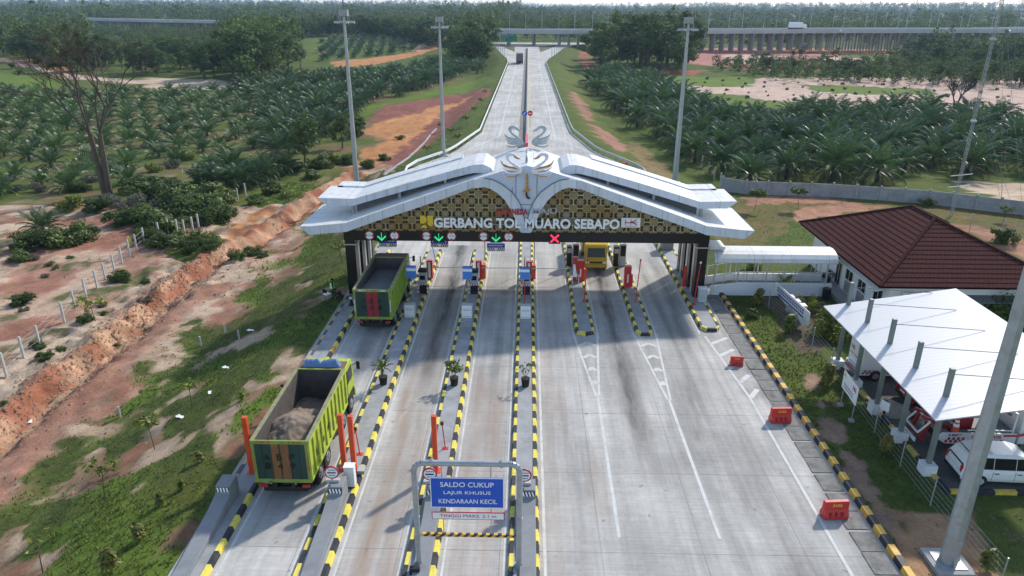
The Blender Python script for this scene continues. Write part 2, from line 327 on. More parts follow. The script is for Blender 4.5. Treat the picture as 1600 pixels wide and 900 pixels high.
# (polygon in world metres, soil colour, grass share, bright-grass share, softness in metres)
ZONES = [
 (P((-700,1500),(-700,335),(0,335),(140,350),(260,375),(330,390),(320,420),(240,520),(100,650),(0,740),(-300,1100)), PINK, 0.1, 0, 2.0),
 (P((-300,560),(0,545),(130,500),(230,470),(160,530),(0,640),(-300,800)), SAND, 0.0, 0, 2.0),
 (P((-200,400),(0,350),(90,345),(0,440),(-200,520)), SAND, 0.0, 0, 1.5),
 (P((210,440),(330,400),(330,425),(290,470),(200,540),(130,560)), SAND, 0.12, 0, 1.5),
 (P((300,370),(420,372),(370,400),(320,405),(260,395)), HUMUS, 0.8, 0.3, 1.0),
 (P((320,375),(345,350),(395,322),(470,322),(505,302),(560,262),(585,262),(500,330),(440,350),(385,385)), ORANGE, 0.0, 0, 0.8),
 (P((380,320),(395,300),(455,285),(490,290),(470,315),(410,325)), HUMUS, 0.95, 0.9, 0.8),
 (P((540,275),(560,245),(600,215),(560,205),(640,170),(745,135),(765,140),(735,170),(700,195),(640,240),(600,268)), ORANGE, 0.05, 0, 1.5),
 (P((570,195),(600,165),(700,150),(750,132),(755,140),(690,165),(640,180)), MAROON, 0.05, 0, 1.5),
 (P((590,262),(660,205),(700,170),(755,140),(770,143),(700,200),(640,245),(610,268)), MAROON, 0.25, 0, 1.0),
 (P((535,195),(560,170),(640,150),(730,128),(760,118),(770,128),(690,148),(600,165),(570,182)), HUMUS, 1.0, 0.7, 1.2),
 (P((-200,100),(0,112),(100,128),(90,138),(0,160),(-200,180)), HUMUS, 0.9, 0.7, 2),
 (P((-100,78),(0,90),(110,115),(200,125),(355,131),(355,136),(200,131),(105,122),(0,96),(-100,84)), PALE, 0, 0, 0.6),
 (P((15,92),(60,92),(115,110),(95,112)), ORANGE, 0, 0, 2),
 (P((230,121),(355,127),(355,140),(230,140)), SAND, 0.2, 0, 3),
 (P((515,98),(560,92),(640,82),(690,68),(690,74),(640,90),(590,100),(530,107)), ORANGE, 0.0, 0, 2),
 (P((615,52),(680,58),(690,68),(640,80),(600,60)), PALE, 0.35, 0.1, 4),
 (P((480,60),(600,52),(640,80),(560,92),(480,98)), HUMUS, 0.9, 0.5, 4),
 (P((856,100),(905,100),(935,185),(1060,285),(1000,275),(960,245),(900,190)), (0.2,0.13,0.06), 0.62, 0.3, 2),
 (P((890,140),(910,155),(930,190),(960,215),(985,235),(965,235),(930,210),(900,170)), (0.3,0.16,0.11), 0.3, 0, 1.6),
 (P((905,78),(920,80),(928,108),(910,108)), RED_S, 0.1, 0, 3),
 (P((980,212),(1045,262),(1060,290),(1000,262)), (0.33,0.2,0.11), 0.5, 0.1, 1.5),
 (P((1015,120),(1700,120),(1700,195),(1290,172),(1090,160)), PALE, 0.28, 0.1, 3),
 (P((1035,118),(1180,122),(1170,134),(1050,136)), HUMUS, 0.95, 0.8, 3),
 (P((1060,142),(1160,152),(1290,168),(1220,168),(1090,160)), HUMUS, 0.9, 0.7, 3),
 (P((1250,132),(1450,140),(1450,148),(1300,146)), HUMUS, 0.75, 0.7, 3),
 (P((1060,76),(1150,74),(1290,84),(1350,92),(1290,112),(1200,112),(1080,100)), (0.36, 0.17, 0.135), 0.0, 0, 4),
 (P((1130,84),(1230,88),(1220,98),(1150,102)), PALE, 0.0, 0, 4),
 (P((1180,74),(1430,78),(1420,86),(1290,84)), ORANGE, 0.15, 0, 4),
 (P((1270,90),(1430,92),(1420,100),(1300,100)), PALE, 0.2, 0, 4),
 (P((1005,108),(1100,110),(1085,118),(1010,116)), RED_S, 0.1, 0, 2),
 (P((1140,305),(1700,320),(1700,470),(1500,420),(1250,340),(1180,390),(1110,390)), (0.33, 0.17, 0.1), 0.55, 0.1, 1.5),
 (P((1160,308),(1290,306),(1300,315),(1170,318)), (0.36, 0.19, 0.12), 0.15, 0, 1.0),
 (P((1240,325),(1330,318),(1370,325),(1260,345)), (0.36, 0.19, 0.12), 0.15, 0, 1.0),
 (P((1480,345),(1600,375),(1700,420),(1640,420),(1530,370)), (0.36, 0.19, 0.12), 0.2, 0, 1.0),
 (P((1330,290),(1480,300),(1520,310),(1400,306)), HUMUS, 0.9, 0.8, 1.0),
 (P((1480,280),(1700,290),(1700,325),(1560,315)), SAND, 0.3, 0, 1.5),
 (P((1125,455),(1185,445),(1260,500),(1300,560),(1300,640),(1340,760),(1480,960),(1420,960),(1300,740),(1200,580)), (0.2, 0.15, 0.095), 0.66, 0.3, 0.8),
 (P((1265,585),(1300,640),(1350,740),(1440,860),(1420,870),(1330,770),(1280,660)), (0.3, 0.2, 0.14), 0.2, 0, 0.7),
 (P((1190,445),(1290,440),(1300,540),(1250,560),(1200,480)), (0.13, 0.1, 0.065), 0.35, 0, 0.8),
 (P((1400,780),(1520,800),(1620,1000),(1440,1000)), (0.38, 0.23, 0.13), 0.3, 0, 1),
 (P((1510,775),(1700,775),(1700,1000),(1620,1000)), (0.34, 0.24, 0.15), 0.62, 0.1, 1),
]
def poly_sd(x, y, poly):
    poly = np.array(poly); d = np.full(x.shape, 1e9); ins = np.zeros(x.shape, bool); n = len(poly)
    for i in range(n):
        ax, ay = poly[i]; bx, by = poly[(i+1) % n]; ex, ey = bx-ax, by-ay; L = ex*ex+ey*ey+1e-9
        t = np.clip(((x-ax)*ex+(y-ay)*ey)/L, 0, 1); d = np.minimum(d, np.hypot(x-ax-t*ex, y-ay-t*ey))
        c = (ay > y) != (by > y)
        ins ^= c & (x < (bx-ax)*(y-ay)/(by-ay+1e-12)+ax)
    return np.where(ins, d, -d)
def axis(spec):
    out = [spec[0][0]]
    for (a, b, s) in spec: out += list(np.linspace(a, b, max(1, int(round((b-a)/s)))+1)[1:])
    return np.array(out)
def soils(x, y):
    d = np.hypot(x, y); n1 = fbm(x/5., y/5., 41, 4); n2 = fbm(x/1.5, y/1.5, 77, 3)
    C = np.empty(x.shape+(3,)); C[:] = (0.2, 0.13, 0.075); gr = np.full(x.shape, 0.78); br = np.full(x.shape, 0.2)
    # far land: dark green vegetation
    far = smooth(170, 240, d); gr = gr+far*0.3
    # left embankment: grass above, worn pink and pale soil towards the ditch
    dl = el(y)-x; emb = (x < 0) & (y < 110)
    worn = smooth(6.5, 15.5, dl+(n1-0.5)*12)*emb
    C = C*(1-worn[..., None])+worn[..., None]*np.where((n2 > 0.52)[..., None], np.array(SAND), np.array(PINK))
    gr = np.where(emb, 0.9-0.62*worn-0.75*smooth(0.53, 0.68, fbm(x/2.4, y/4., 15, 4))*np.where(y < 48, 1, .45)-.25*smooth(.5, .6, n2), gr); br = np.where(emb, 0.8*smooth(0.42, 0.62, n1), br)
    # plantation floor on the left
    pl = (x < -20) & (y > 88) & (y < 260); gr = np.where(pl, 0.56+0.7*(n1-0.5), gr); br = np.where(pl, .25, br)
    C = np.where(pl[..., None], np.array((0.17, 0.12, 0.065)), C)
    rs = (x > 15) & (y > 85) & (y < 380); gr = np.where(rs, 0.8, gr)
    for poly, col, g, b, soft in ZONES:
        pb = np.array(poly); 
        m = (x > pb[:, 0].min()-soft*2) & (x < pb[:, 0].max()+soft*2) & (y > pb[:, 1].min()-soft*2) & (y < pb[:, 1].max()+soft*2)
        if not m.any(): continue
        sdv = poly_sd(x[m], y[m], poly)+(fbm(x[m]/(soft*1.6), y[m]/(soft*1.6), 8, 4)-0.5)*soft*3.2
        k = smooth(-soft*0.35, soft*0.35, sdv)
        cc = np.array(col)*(0.82+0.36*n1[m])[:, None]
        C[m] = C[m]*(1-k[:, None])+cc*k[:, None]; gr[m] = gr[m]*(1-k)+g*k; br[m] = br[m]*(1-k)+b*k
    bl = ((1-gr)*(x < -14)*(y < 112)).clip(0, 1); p1 = fbm(x/1.0, y/1.8, 71, 4); p2 = fbm(x/2.6+.3*p1*3, y/4.5, 72, 4); p3 = fbm(x/1.9, y/2.6, 73, 4)
    C = C*(0.70+0.6*p1)[..., None]
    k = smooth(.53, .6, p2)*bl*.8; C = C*(1-k[..., None])+np.array((.47, .36, .26))*k[..., None]
    k = smooth(.47, .40, p2)*bl*.75; C = C*(1-k[..., None])+np.array((.25, .105, .07))*k[..., None]
    k = smooth(.56, .62, p3)*bl*.6; C = C*(1-k[..., None])+np.array((.17, .115, .07))*k[..., None]
    gr = gr+.5*smooth(.6, .68, p3)*bl*(y < 80)
    dd = ditch_d(x, y)+(fbm(x/2.2, y/2.2, 31, 3)-0.5)*1.2
    k = smooth(-2.3, -1.3, dd)*smooth(0.9, 0.2, dd)*(y < 108); C = C*(1-k[..., None])+(np.array((0.31, 0.12, 0.068))+np.array((.13, .15, .10))*smooth(.45, .62, p1)[..., None])*(.5+.95*fbm(x*1.7, y*.8, 66, 4))[..., None]*k[..., None]; gr = gr*(1-0.95*k)
    k = smooth(-0.35, 0.0, dd)*smooth(0.8, 0.5, dd)*(y < 66); C = C*(1-k[..., None])+np.array((0.42, 0.3, 0.19))*k[..., None]; gr = gr*(1-k)
    k = smooth(2, 0.6, np.abs(dd-1.6))*(y < 60)*0.8; C = C*(1-k[..., None])+np.array((0.30, 0.15, 0.10))*k[..., None]; gr = gr*(1-0.7*k)
    return C, gr, br
def ground():
    xs = axis([(-7000,-2500,450),(-2500,-900,110),(-900,-300,20),(-300,-120,4),(-120,-62,1.2),(-62,-12,0.3),(-12,14,1.6),(14,36,0.32),(36,120,1.4),(120,300,4),(300,900,20),(900,2500,110),(2500,7000,450)])
    ys = axis([(-300,-40,60),(-40,12,4),(12,90,0.36),(90,150,0.9),(150,300,2.2),(300,520,4.5),(520,1000,16),(1000,2500,60),(2500,9000,260)])
    X, Y = np.meshgrid(xs, ys); Z = HT(X, Y)
    onroad = (X > el(Y)+0.5) & (X < er(Y)-0.5) & (Y < 460); Z = np.where(onroad, -0.12, Z)
    C, gr, br = soils(X.ravel(), Y.ravel())
    nx, ny = len(xs), len(ys); i = np.arange(nx*ny).reshape(ny, nx)
    F = np.stack([i[:-1,:-1], i[:-1,1:], i[1:,1:], i[1:,:-1]], -1).reshape(-1, 4)
    me = np_mesh('ground', np.stack([X.ravel(), Y.ravel(), Z.ravel()], 1), F, GROUND, smooth=True)
    a = me.attributes.new('soil', 'FLOAT_COLOR', 'POINT'); a.data.foreach_set('color', np.concatenate([C, np.ones((len(C), 1))], 1).astype(np.float32).ravel())
    a = me.attributes.new('grass', 'FLOAT_COLOR', 'POINT'); a.data.foreach_set('color', np.stack([gr, br, 0*gr, 0*gr+1], 1).astype(np.float32).ravel())
    tag(link('ground', me), kind='structure')
ground()

# ------------------------------------------------------------------ roads
LANES = [(-12.3, -9.05), (-7.65, -4.78), (-3.4, -0.6), (0.72, 3.45), (4.85, 7.6), (8.85, 12.2)]
ISL = [(-9.05, -7.65), (-4.78, -3.4), (-0.6, 0.72), (3.45, 4.85), (7.6, 8.85), (12.2, 13.7)]
def plaza():
    xs = np.arange(-14, 15.21, 0.15); ys = np.arange(2, 64.01, 0.4); X, Y = np.meshgrid(xs, ys)
    def streak(c, wd, y0, y1, s, wob=0.25):
        cx = c+wob*(fbm(Y/9., Y*0+c, 3, 2)-0.5)*2
        return np.exp(-((X-cx)/wd)**2)*smooth(y0-4, y0+3, Y)*smooth(y1+4, y1-3, Y)*s
    D = streak(-10.5, 0.8, 10, 60, 0.16)+streak(-10.3, 0.4, 38, 50, 0.3)
    D = D+streak(-5.9, 0.55, 38, 66, 0.58, .12)+streak(-6.1, 1.0, 40, 66, 0.22)+streak(-2.5, 0.35, 36, 60, 0.18)+streak(-1.7, 0.3, 36, 58, 0.35)
    D = D+streak(2.0, 0.7, 42, 52, 0.26)+streak(6.1, 0.5, 33, 60, 0.62, .1)+streak(6.3, 1.0, 30, 56, 0.2)
    D = D+streak(10.0, 0.35, 36, 60, 0.5)+streak(11.0, 0.35, 40, 60, 0.45)+streak(6.6, 0.9, 15, 34, 0.14)+streak(10.2, 1.1, 15, 36, 0.14)
    D = D+streak(4.9, .7, 22, 42, .2)+streak(8.9, .6, 20, 40, .22)+streak(7.4, .5, 12, 30, .18)+streak(11.4, .8, 20, 34, .25)+streak(2.4, .6, 12, 40, .1)
    D = D+0.42*smooth(0.56, 0.72, fbm(X/2.4, Y/3.5, 91, 4))*smooth(11, 13, X)*smooth(50, 40, Y)+0.2*smooth(0.5, 0.7, fbm(X/3., Y/5., 19, 4))
    R = streak(-6.55, 0.28, 8, 38, 0.75, 0.5)+streak(-5.5, 0.3, 8, 30, 0.3)+streak(-2.6, 0.35, 8, 37, 0.4)+streak(-1.5, 0.35, 8, 37, 0.45)
    R = R+streak(1.2, 0.5, 8, 52, 0.3)+0.3*smooth(0.55, 0.75, fbm(X/2., Y/7., 55, 3))*(X < 4)
    V = np.stack([X.ravel(), Y.ravel(), 0*X.ravel()], 1); nx, ny = len(xs), len(ys); i = np.arange(nx*ny).reshape(ny, nx)
    F = np.stack([i[:-1,:-1], i[:-1,1:], i[1:,1:], i[1:,:-1]], -1).reshape(-1, 4)
    me = np_mesh('toll_plaza_road', V, F, ROAD)
    a = me.attributes.new('stain', 'FLOAT_COLOR', 'POINT')
    a.data.foreach_set('color', np.stack([np.clip(D, 0, 1).ravel(), np.clip(R, 0, 1).ravel(), 0*D.ravel(), 0*D.ravel()+1], 1).astype(np.float32).ravel())
    tag(link('toll_plaza_road', me), kind='structure')
plaza()
def road_strip(name, ys, lf, rf, z, m):
    mb = MB()
    for a, b in zip(ys[:-1], ys[1:]):
        mb.quad((float(lf(a)), a, z), (float(rf(a)), a, z), (float(rf(b)), b, z), (float(lf(b)), b, z))
    return tag(mb.build(name, m), kind='structure')
ysr = list(np.arange(64, 132, 4))+list(np.arange(140, 470, 10))+[470]
road_strip('approach_road', ysr, lambda y: el(y)+0.35, lambda y: er(y)-0.35, 0.0, ROAD)
road_strip('cross_road', [396, 410], lambda y: -6.5, lambda y: 5.5, 0.004, ROAD)
VERGE = M('verge_grass', (0.075, 0.09, 0.03), 0.95, var=0.4, scale=0.5)
for nm, pts in (('road_verge', [(-6.4, 366), (-16.3, 428), (-7.2, 410)]), ('road_verge', [(6.0, 363), (6.0, 411), (17.5, 432), (12.5, 400)])):
    mb = MB(); mb.add([(x, y, 0.09) for x, y in pts]+[(x, y, -0.05) for x, y in pts], [tuple(range(len(pts)))]+[(k, (k+1) % len(pts), len(pts)+(k+1) % len(pts), len(pts)+k) for k in range(len(pts))])
    tag(mb.build(nm, VERGE), kind='structure')
def stripes():
    w = MB(); yl = MB(); zi = [0.004]
    def ln(mb, a, b, wd):
        zi[0] += 0.0002; z = zi[0]
        a = Vector((*a, z)); b = Vector((*b, z)); d = (b-a).normalized(); n = Vector((-d.y, d.x, 0))*wd/2
        mb.quad(a-n, b-n, b+n, a+n)
    for (l, r) in LANES[:3]:
        ln(w, (l+0.2, 8), (l+0.2, 62), 0.1); ln(w, (r-0.12, 8), (r-0.12, 62), 0.13)
    ln(w, (0.92, 8), (0.92, 60), 0.13); ln(w, (3.3, 45), (3.3, 60), 0.1); ln(w, (7.45, 45), (7.45, 60), 0.1); ln(w, (12.05, 45), (12.05, 60), 0.1)
    ln(w, (5.0, 44), (5.0, 60), 0.1); ln(w, (9.0, 44), (9.0, 60), 0.1)
    for (l, r, tipx, ty) in ((3.3, 5.0, 4.25, 36.3), (7.45, 9.0, 8.3, 36.0)):
        ln(w, (l, 45), (tipx-0.08, ty), 0.14); ln(w, (r, 45), (tipx+0.08, ty), 0.14); ln(w, (tipx, ty+0.2), (tipx-(0.15 if tipx < 5 else -0.05), 24.5), 0.16)
        for k in range(4):
            yy = 43.3-k*1.75; t = (45-yy)/(45-ty); xl = l+(tipx-l)*t+0.12; xr = r+(tipx-r)*t-0.12; xm = (xl+xr)/2
            ln(w, (xl, yy-0.35), (xm, yy+0.1), 0.26); ln(w, (xm, yy+0.1), (xr, yy-0.35), 0.26)
    ln(w, (12.3, 44.6), (13.0, 36.5), 0.16); ln(w, (13.0, 36.5), (13.15, 12), 0.16)
    for k in range(5):
        yy = 43.4-k*1.75; xl = 12.42+k*0.16; ln(w, (xl, yy), (13.75, yy+1.0), 0.3)
    for s in (-1, 1):
        ln(w, (s*4.4, 288), (s*4.75, 124.5), 0.16); ln(w, (s*4.75, 124.5), (s*14.2, 97), 0.2)
        ln(w, (s*4.4, 288), (s*5.2, 366), 0.18); ln(w, (s*5.5, 300), (s*11, 350), 0.2)
    for k in range(7):
        yy = 121-k*3.4; ln(w, (5.4+k*0.55, yy), (er(yy)-1.2-(k*0.3), yy-0.15), 0.13)
    ln(yl, (0.75, 118), (0.75, 300), 0.12)
    tag(w.build('road_marking', LINE), kind='structure'); tag(yl.build('yellow_road_marking', LINEY), kind='structure')
stripes()
# pavement at the left edge, pitted drain slabs at the right edge
tag(MB().box(-13.9, -12.58, 2, 64, -0.1, 0.155).build('pavement', PAD), kind='structure')
def slabs():
    mb = MB(); rnd = random.Random(4); y = 9.0
    while y < 52:
        L = 1.15+rnd.random()*0.2; dz = rnd.uniform(-0.02, 0.02); a = rnd.uniform(-0.03, 0.03)
        mb.hexa([(14.0+a, y, -0.1), (14.95+a, y, -0.1), (14.95, y+L, -0.1), (14.0, y+L, -0.1)], [(14.0+a, y, 0.035+dz), (14.95+a, y, 0.035), (14.95, y+L, 0.035), (14.0, y+L, 0.035-dz)])
        y += L+0.05+(0.12 if rnd.random() < 0.3 else 0)
    tag(mb.build('drain_cover_path', M('pitted_slab', (0.2, 0.195, 0.18), 0.95, var=0.35, scale=2.5, dirt=(0.06, 0.06, 0.05), dirt_amt=0.8, bump=0.4)), kind='structure')
slabs()
# ------------------------------------------------------------------ kerbs and islands
def kerb_path(mb, pts, step, m0=0, m1=1, wid=0.24, h=0.22, inset=0.07, z0=-0.08, rnd=None, start=0):
    # pts: outer edge, the island lies on the left of the walking direction
    pts = [Vector((*p, 0)) for p in pts]; L = [0.0]
    for a, b in zip(pts[:-1], pts[1:]): L.append(L[-1]+(b-a).length)
    n = max(1, round(L[-1]/step))
    def at(s):
        for i in range(len(L)-1):
            if s <= L[i+1] or i == len(L)-2:
                t = (s-L[i])/max(L[i+1]-L[i], 1e-6); return pts[i].lerp(pts[i+1], t)
    def nrm(s):
        a = at(max(s-0.2, 0)); b = at(min(s+0.2, L[-1])); d = (b-a).normalized(); return Vector((-d.y, d.x, 0))
    for k in range(n):
        s0, s1 = L[-1]*k/n+0.006, L[-1]*(k+1)/n-0.006
        p, q = at(s0), at(s1); np_, nq = nrm(s0), nrm(s1); zz = Vector((0, 0, 1)); j = 0.012*math.sin(k*12.9898+start*3)
        mb.hexa([p+zz*z0, q+zz*z0, q+nq*wid+zz*z0, p+np_*wid+zz*z0],
                [p+np_*inset+zz*(h+j), q+nq*inset+zz*(h+j), q+nq*wid+zz*(h+j), p+np_*wid+zz*(h+j)], (m0, m1)[(k+start) % 2])
def nose(xl, xr, yn, yf, r=0.55):
    pts = [(xl, yf), (xl, yn+r)]
    for a in (25, 50, 75): pts.append((xl+r*(1-math.cos(RAD(a))), yn+r*(1-math.sin(RAD(a)))))
    pts.append((xl+r, yn)); pts.append((xr-r, yn))
    for a in (75, 50, 25): pts.append((xr-r*(1-math.cos(RAD(a))), yn+r*(1-math.sin(RAD(a)))))
    pts += [(xr, yn+r), (xr, yf)]; return pts
isl_labels = ['leftmost raised island, right of the dump truck lane',
              'long raised island under the left post of the blue sign portal',
              'straight middle island under the right post of the blue sign portal',
              'short island with rounded yellow black nose left of the yellow truck',
              'short island with rounded yellow black nose right of the yellow truck',
              'rightmost short island carrying the black columns and a pale cabinet at its nose']
islands = []
for i, (xl, xr) in enumerate(ISL):
    yf = 62.2 if i < 2 else 66.0
    t = thing('traffic_island', isl_labels[i], 'traffic island', ((xl+xr)/2, 50, 0), group='raised islands between the toll lanes'); islands.append(t)
    mb = MB()
    if i < 3:
        yn = 7.0
        kerb_path(mb, [(xl, yf), (xl, yn)], 0.74, start=i); m2_ = MB(); kerb_path(m2_, [(xr, yn), (xr, yf)], 0.74, start=i+1); m2_.build('kerb', [YEL, BLK], t, loc=(-(xl+xr)/2, -50, 0))
    else:
        yn = 44.4+(0.9 if i == 5 else 0)
        kerb_path(mb, nose(xl, xr, yn, yf), 0.74, start=i)
    loc = (-(xl+xr)/2, -50, 0)
    mb.build('kerb', [YEL, BLK], t, loc=loc)
    MB().box(xl+0.23, xr-0.23, yn+0.24, yf, -0.08, 0.185).build('concrete_top', PAD, t, loc=loc)
mb = MB(); kerb_path(mb, [(-12.34, 6.5), (-12.34, 26.8)], 0.75); kerb_path(mb, [(-12.34, 26.8), (-12.34, 42)], 0.75, m0=2, start=1); kerb_path(mb, [(-12.34, 42), (-12.34, 62)], 0.75)
tag(mb.build('striped_kerb', [YEL, BLK, YOR]), 'yellow and black striped kerb along the left pavement beside both dump trucks', 'kerb')
mb = MB(); kerb_path(mb, [(-13.72, 64), (-13.72, 6.5)], 0.78, wid=0.2, h=0.175, inset=0.0, z0=0.0)
tag(mb.build('striped_kerb', [M('faded_amber', (0.5, 0.33, 0.15), 0.8, var=0.2, scale=4, dirt=(0.3, 0.26, 0.2), dirt_amt=0.7), M('faded_black', (0.09, 0.09, 0.1), 0.8, var=0.3, scale=3)]), 'low faded orange and grey kerb between the left pavement and the grass slope', 'kerb')
mb = MB(); kerb_path(mb, [(15.5, 52.6), (15.5, 6)][::-1] and [(15.1, 6), (15.1, 52.8)][::-1], 0.62, wid=0.32, h=0.24, inset=0.05)
tag(mb.build('striped_kerb', [YOR, BLK]), 'amber and black striped kerb along the right edge of the plaza by the grass verge', 'kerb')

# ------------------------------------------------------------------ canopy of the toll gate
def wall_mat(name, col, px=1.55, pz=0.0, rough=0.35):
    m, nt, b, oc = _start(name, rough, 0.0, 0.5)
    sep = nt.nodes.new('ShaderNodeSeparateXYZ'); nt.links.new(oc, sep.inputs[0])
    def seam(src, p, wd): return _math(nt, 'LESS_THAN', _math(nt, 'FRACT', _math(nt, 'DIVIDE', _math(nt, 'ADD', src, 100.3), p)), wd/p)
    n = _noise(nt, oc, 0.8, 5, 0.65); st = _noise(nt, _vec(nt, oc, (2.2, 1.2, 0.25)), 1.0, 5, 0.7)
    c = _mix(nt, tuple(k*0.88 for k in col), col, _ramp(nt, n, 0.3, 0.6)); c = _mix(nt, c, (0.33, 0.32, 0.3), _ramp(nt, st, 0.5, 0.74, 0, 0.6))
    j = seam(sep.outputs[0], px, 0.035)
    if pz: j = _math(nt, 'MAXIMUM', j, seam(sep.outputs[1], pz, 0.03))
    c = _mix(nt, c, (0.16, 0.17, 0.18), _math(nt, 'MULTIPLY', j, 0.7))
    nt.links.new(c, b.inputs['Base Color']); return m
ALU = wall_mat('white_cladding', (0.60, 0.64, 0.70)); ROOFT = wall_mat('white_roof_sheet', (0.60, 0.60, 0.59), 2.8, 1.25, 0.5)
def songket():
    m, nt, b, oc = _start('gold_pattern_panel', 0.4, 0.0, 0.5); per = 0.98
    sep = nt.nodes.new('ShaderNodeSeparateXYZ'); nt.links.new(oc, sep.inputs[0])
    def fr(src, o): return _math(nt, 'SUBTRACT', _math(nt, 'FRACT', _math(nt, 'DIVIDE', _math(nt, 'ADD', src, 50+o), per)), 0.5)
    def rings(ox, oz):
        u, v = fr(sep.outputs[0], ox), fr(sep.outputs[2], oz)
        r = _math(nt, 'SQRT', _math(nt, 'ADD', _math(nt, 'MULTIPLY', u, u), _math(nt, 'MULTIPLY', v, v)))
        a = _math(nt, 'ARCTAN2', v, u); pet = _math(nt, 'MULTIPLY', _math(nt, 'COSINE', _math(nt, 'MULTIPLY', a, 8.0)), 0.035)
        rr = _math(nt, 'ADD', r, pet)
        s = _math(nt, 'SINE', _math(nt, 'MULTIPLY', rr, 52.0)); return r, _math(nt, 'GREATER_THAN', s, -0.1), u, v
    r1, p1, u, v = rings(0, 0); r2, p2, u2, v2 = rings(per/2, per/2)
    disc1 = _math(nt, 'LESS_THAN', r1, 0.36); disc2 = _math(nt, 'LESS_THAN', r2, 0.27)
    g = _math(nt, 'MAXIMUM', _math(nt, 'MULTIPLY', disc1, p1), _math(nt, 'MULTIPLY', disc2, p2))
    au, av = _math(nt, 'ABSOLUTE', u), _math(nt, 'ABSOLUTE', v)
    d = _math(nt, 'ABSOLUTE', _math(nt, 'SUBTRACT', au, av))
    bars = _math(nt, 'LESS_THAN', _math(nt, 'FRACT', _math(nt, 'MULTIPLY', _math(nt, 'ADD', au, av), 9.0)), 0.3)
    diag = _math(nt, 'MULTIPLY', _math(nt, 'LESS_THAN', d, 0.09), _math(nt, 'MULTIPLY', bars, _math(nt, 'GREATER_THAN', r1, 0.3)))
    g = _math(nt, 'MAXIMUM', g, diag)
    cross = _math(nt, 'LESS_THAN', _math(nt, 'MINIMUM', au, av), 0.045); cross = _math(nt, 'MULTIPLY', cross, _math(nt, 'GREATER_THAN', r1, 0.26))
    g = _math(nt, 'MAXIMUM', g, cross)
    n = _noise(nt, oc, 0.5, 3); gold = _mix(nt, (0.42, 0.26, 0.06), (0.48, 0.41, 0.22), _ramp(nt, n, 0.4, 0.6))
    c = _mix(nt, (0.008, 0.007, 0.006), gold, _math(nt, 'MULTIPLY', g, 0.85)); nt.links.new(c, b.inputs['Base Color']); return m
SONG = songket()
CAN = thing('toll_gate_canopy', 'white winged gable canopy with gold patterned front spanning all the toll lanes', 'toll gate', (0, 51, 0))
def cb(mb, name, m, parent=CAN, **k): return mb.build(name, m, parent, loc=((0, -51, 0) if parent is CAN else None), **k)
FY, BY = 50.0, 57.3
prof = [(0, 10.5, 10.0), (1.3, 10.22, 9.7), (2.6, 9.8, 9.3), (3.75, 9.5, 8.9), (6.0, 8.74, 8.05), (8.4, 7.9, 7.2), (10.8, 7.05, 6.4), (13.1, 6.22, 5.55), (15.85, 5.94, 5.28), (16.5, 5.92, 5.84)]
full = [(-x, a, b) for x, a, b in prof[:0:-1]]+prof
def slab(pr, y0f, y1f, mb=None, mi=0, mf=1):
    mb = mb or MB(); n = len(pr)
    for (xa, ta, ba), (xb, tb, bb) in zip(pr[:-1], pr[1:]):
        a0, a1, b0, b1 = y0f(xa), y1f(xa), y0f(xb), y1f(xb)
        mb.quad((xa, a0, ta), (xb, b0, tb), (xb, b1, tb), (xa, a1, ta), mi)
        mb.quad((xa, a0, ba), (xa, a1, ba), (xb, b1, bb), (xb, b0, bb), mf)
        mb.quad((xa, a0, ba), (xb, b0, bb), (xb, b0, tb), (xa, a0, ta), mf); mb.quad((xa, a1, ba), (xa, a1, ta), (xb, b1, tb), (xb, b1, bb), mf)
    for x, tt, bb in (pr[0], pr[-1]): mb.quad((x, y0f(x), bb), (x, y0f(x), tt), (x, y1f(x), tt), (x, y1f(x), bb), mf)
    return mb
cb(slab(full, lambda x: FY+0.12 if abs(x) < 3.9 else FY, lambda x: BY-(1.2 if abs(x) > 16 else 0)), 'lower_roof', [ROOFT, ALU])
# arch-shaped fascia that dips to a point in the middle
outer = [(3.75, 9.5), (3.0, 9.62), (2.35, 9.5), (1.75, 9.2), (1.02, 8.62), (0.5, 7.9), (0.24, 7.2), (0.02, 6.2)]
inner = [(3.75, 8.86), (3.0, 8.98), (2.5, 8.82), (2.0, 8.5), (1.5, 8.0), (1.08, 7.3), (0.72, 6.5), (0.35, 5.6)]
for s in (-1, 1):
    mb = MB()
    for k in range(len(outer)-1):
        (xa, ta), (xb, tb), (xc, tc), (xd, td) = outer[k], outer[k+1], inner[k+1], inner[k]
        q = [(s*xa, ta), (s*xb, tb), (s*xc, tc), (s*xd, td)]
        mb.hexa([(x, FY-0.05, z) for x, z in q], [(x, FY+0.3, z) for x, z in q])
    q = [(0, 5.5), (s*0.35, 5.6), (s*0.02, 6.2)]
    cb(mb, 'arched_fascia', ALU)
key = [(0, 10.42), (1.3, 10.12), (2.6, 9.72), (3.4, 9.56), (2.35, 9.42), (1.75, 9.12), (1.02, 8.54), (0.5, 7.85), (0.3, 7.2), (0.36, 6.2), (0.3, 5.58)]
KEY = M('pale_blue_cladding', (0.50, 0.56, 0.66), 0.35, var=0.06)
mb = MB(); mb.prism([(x, z) for x, z in key]+[(-x, z) for x, z in key[:0:-1]], 'y', FY+0.06, FY+0.3)
kp = cb(mb, 'keystone_panel', KEY)
sm = MB()
for s in (-1, 1):
    for (xa, za), (xb, zb) in zip(outer[1:-1], outer[2:]): sm.bar((s*xa, FY-0.055, za), (s*xb, FY-0.055, zb), 0.05)
sm.bar((-1.0, FY+0.04, 9.0), (-1.0, FY+0.04, 8.6), 0.03); sm.bar((0.75, FY+0.04, 9.75), (0.75, FY+0.04, 8.3), 0.03); sm.bar((-0.75, FY+0.04, 9.75), (-0.75, FY+0.04, 8.3), 0.03); sm.bar((-0.5, FY+0.04, 7.7), (0.5, FY+0.04, 7.7), 0.03)
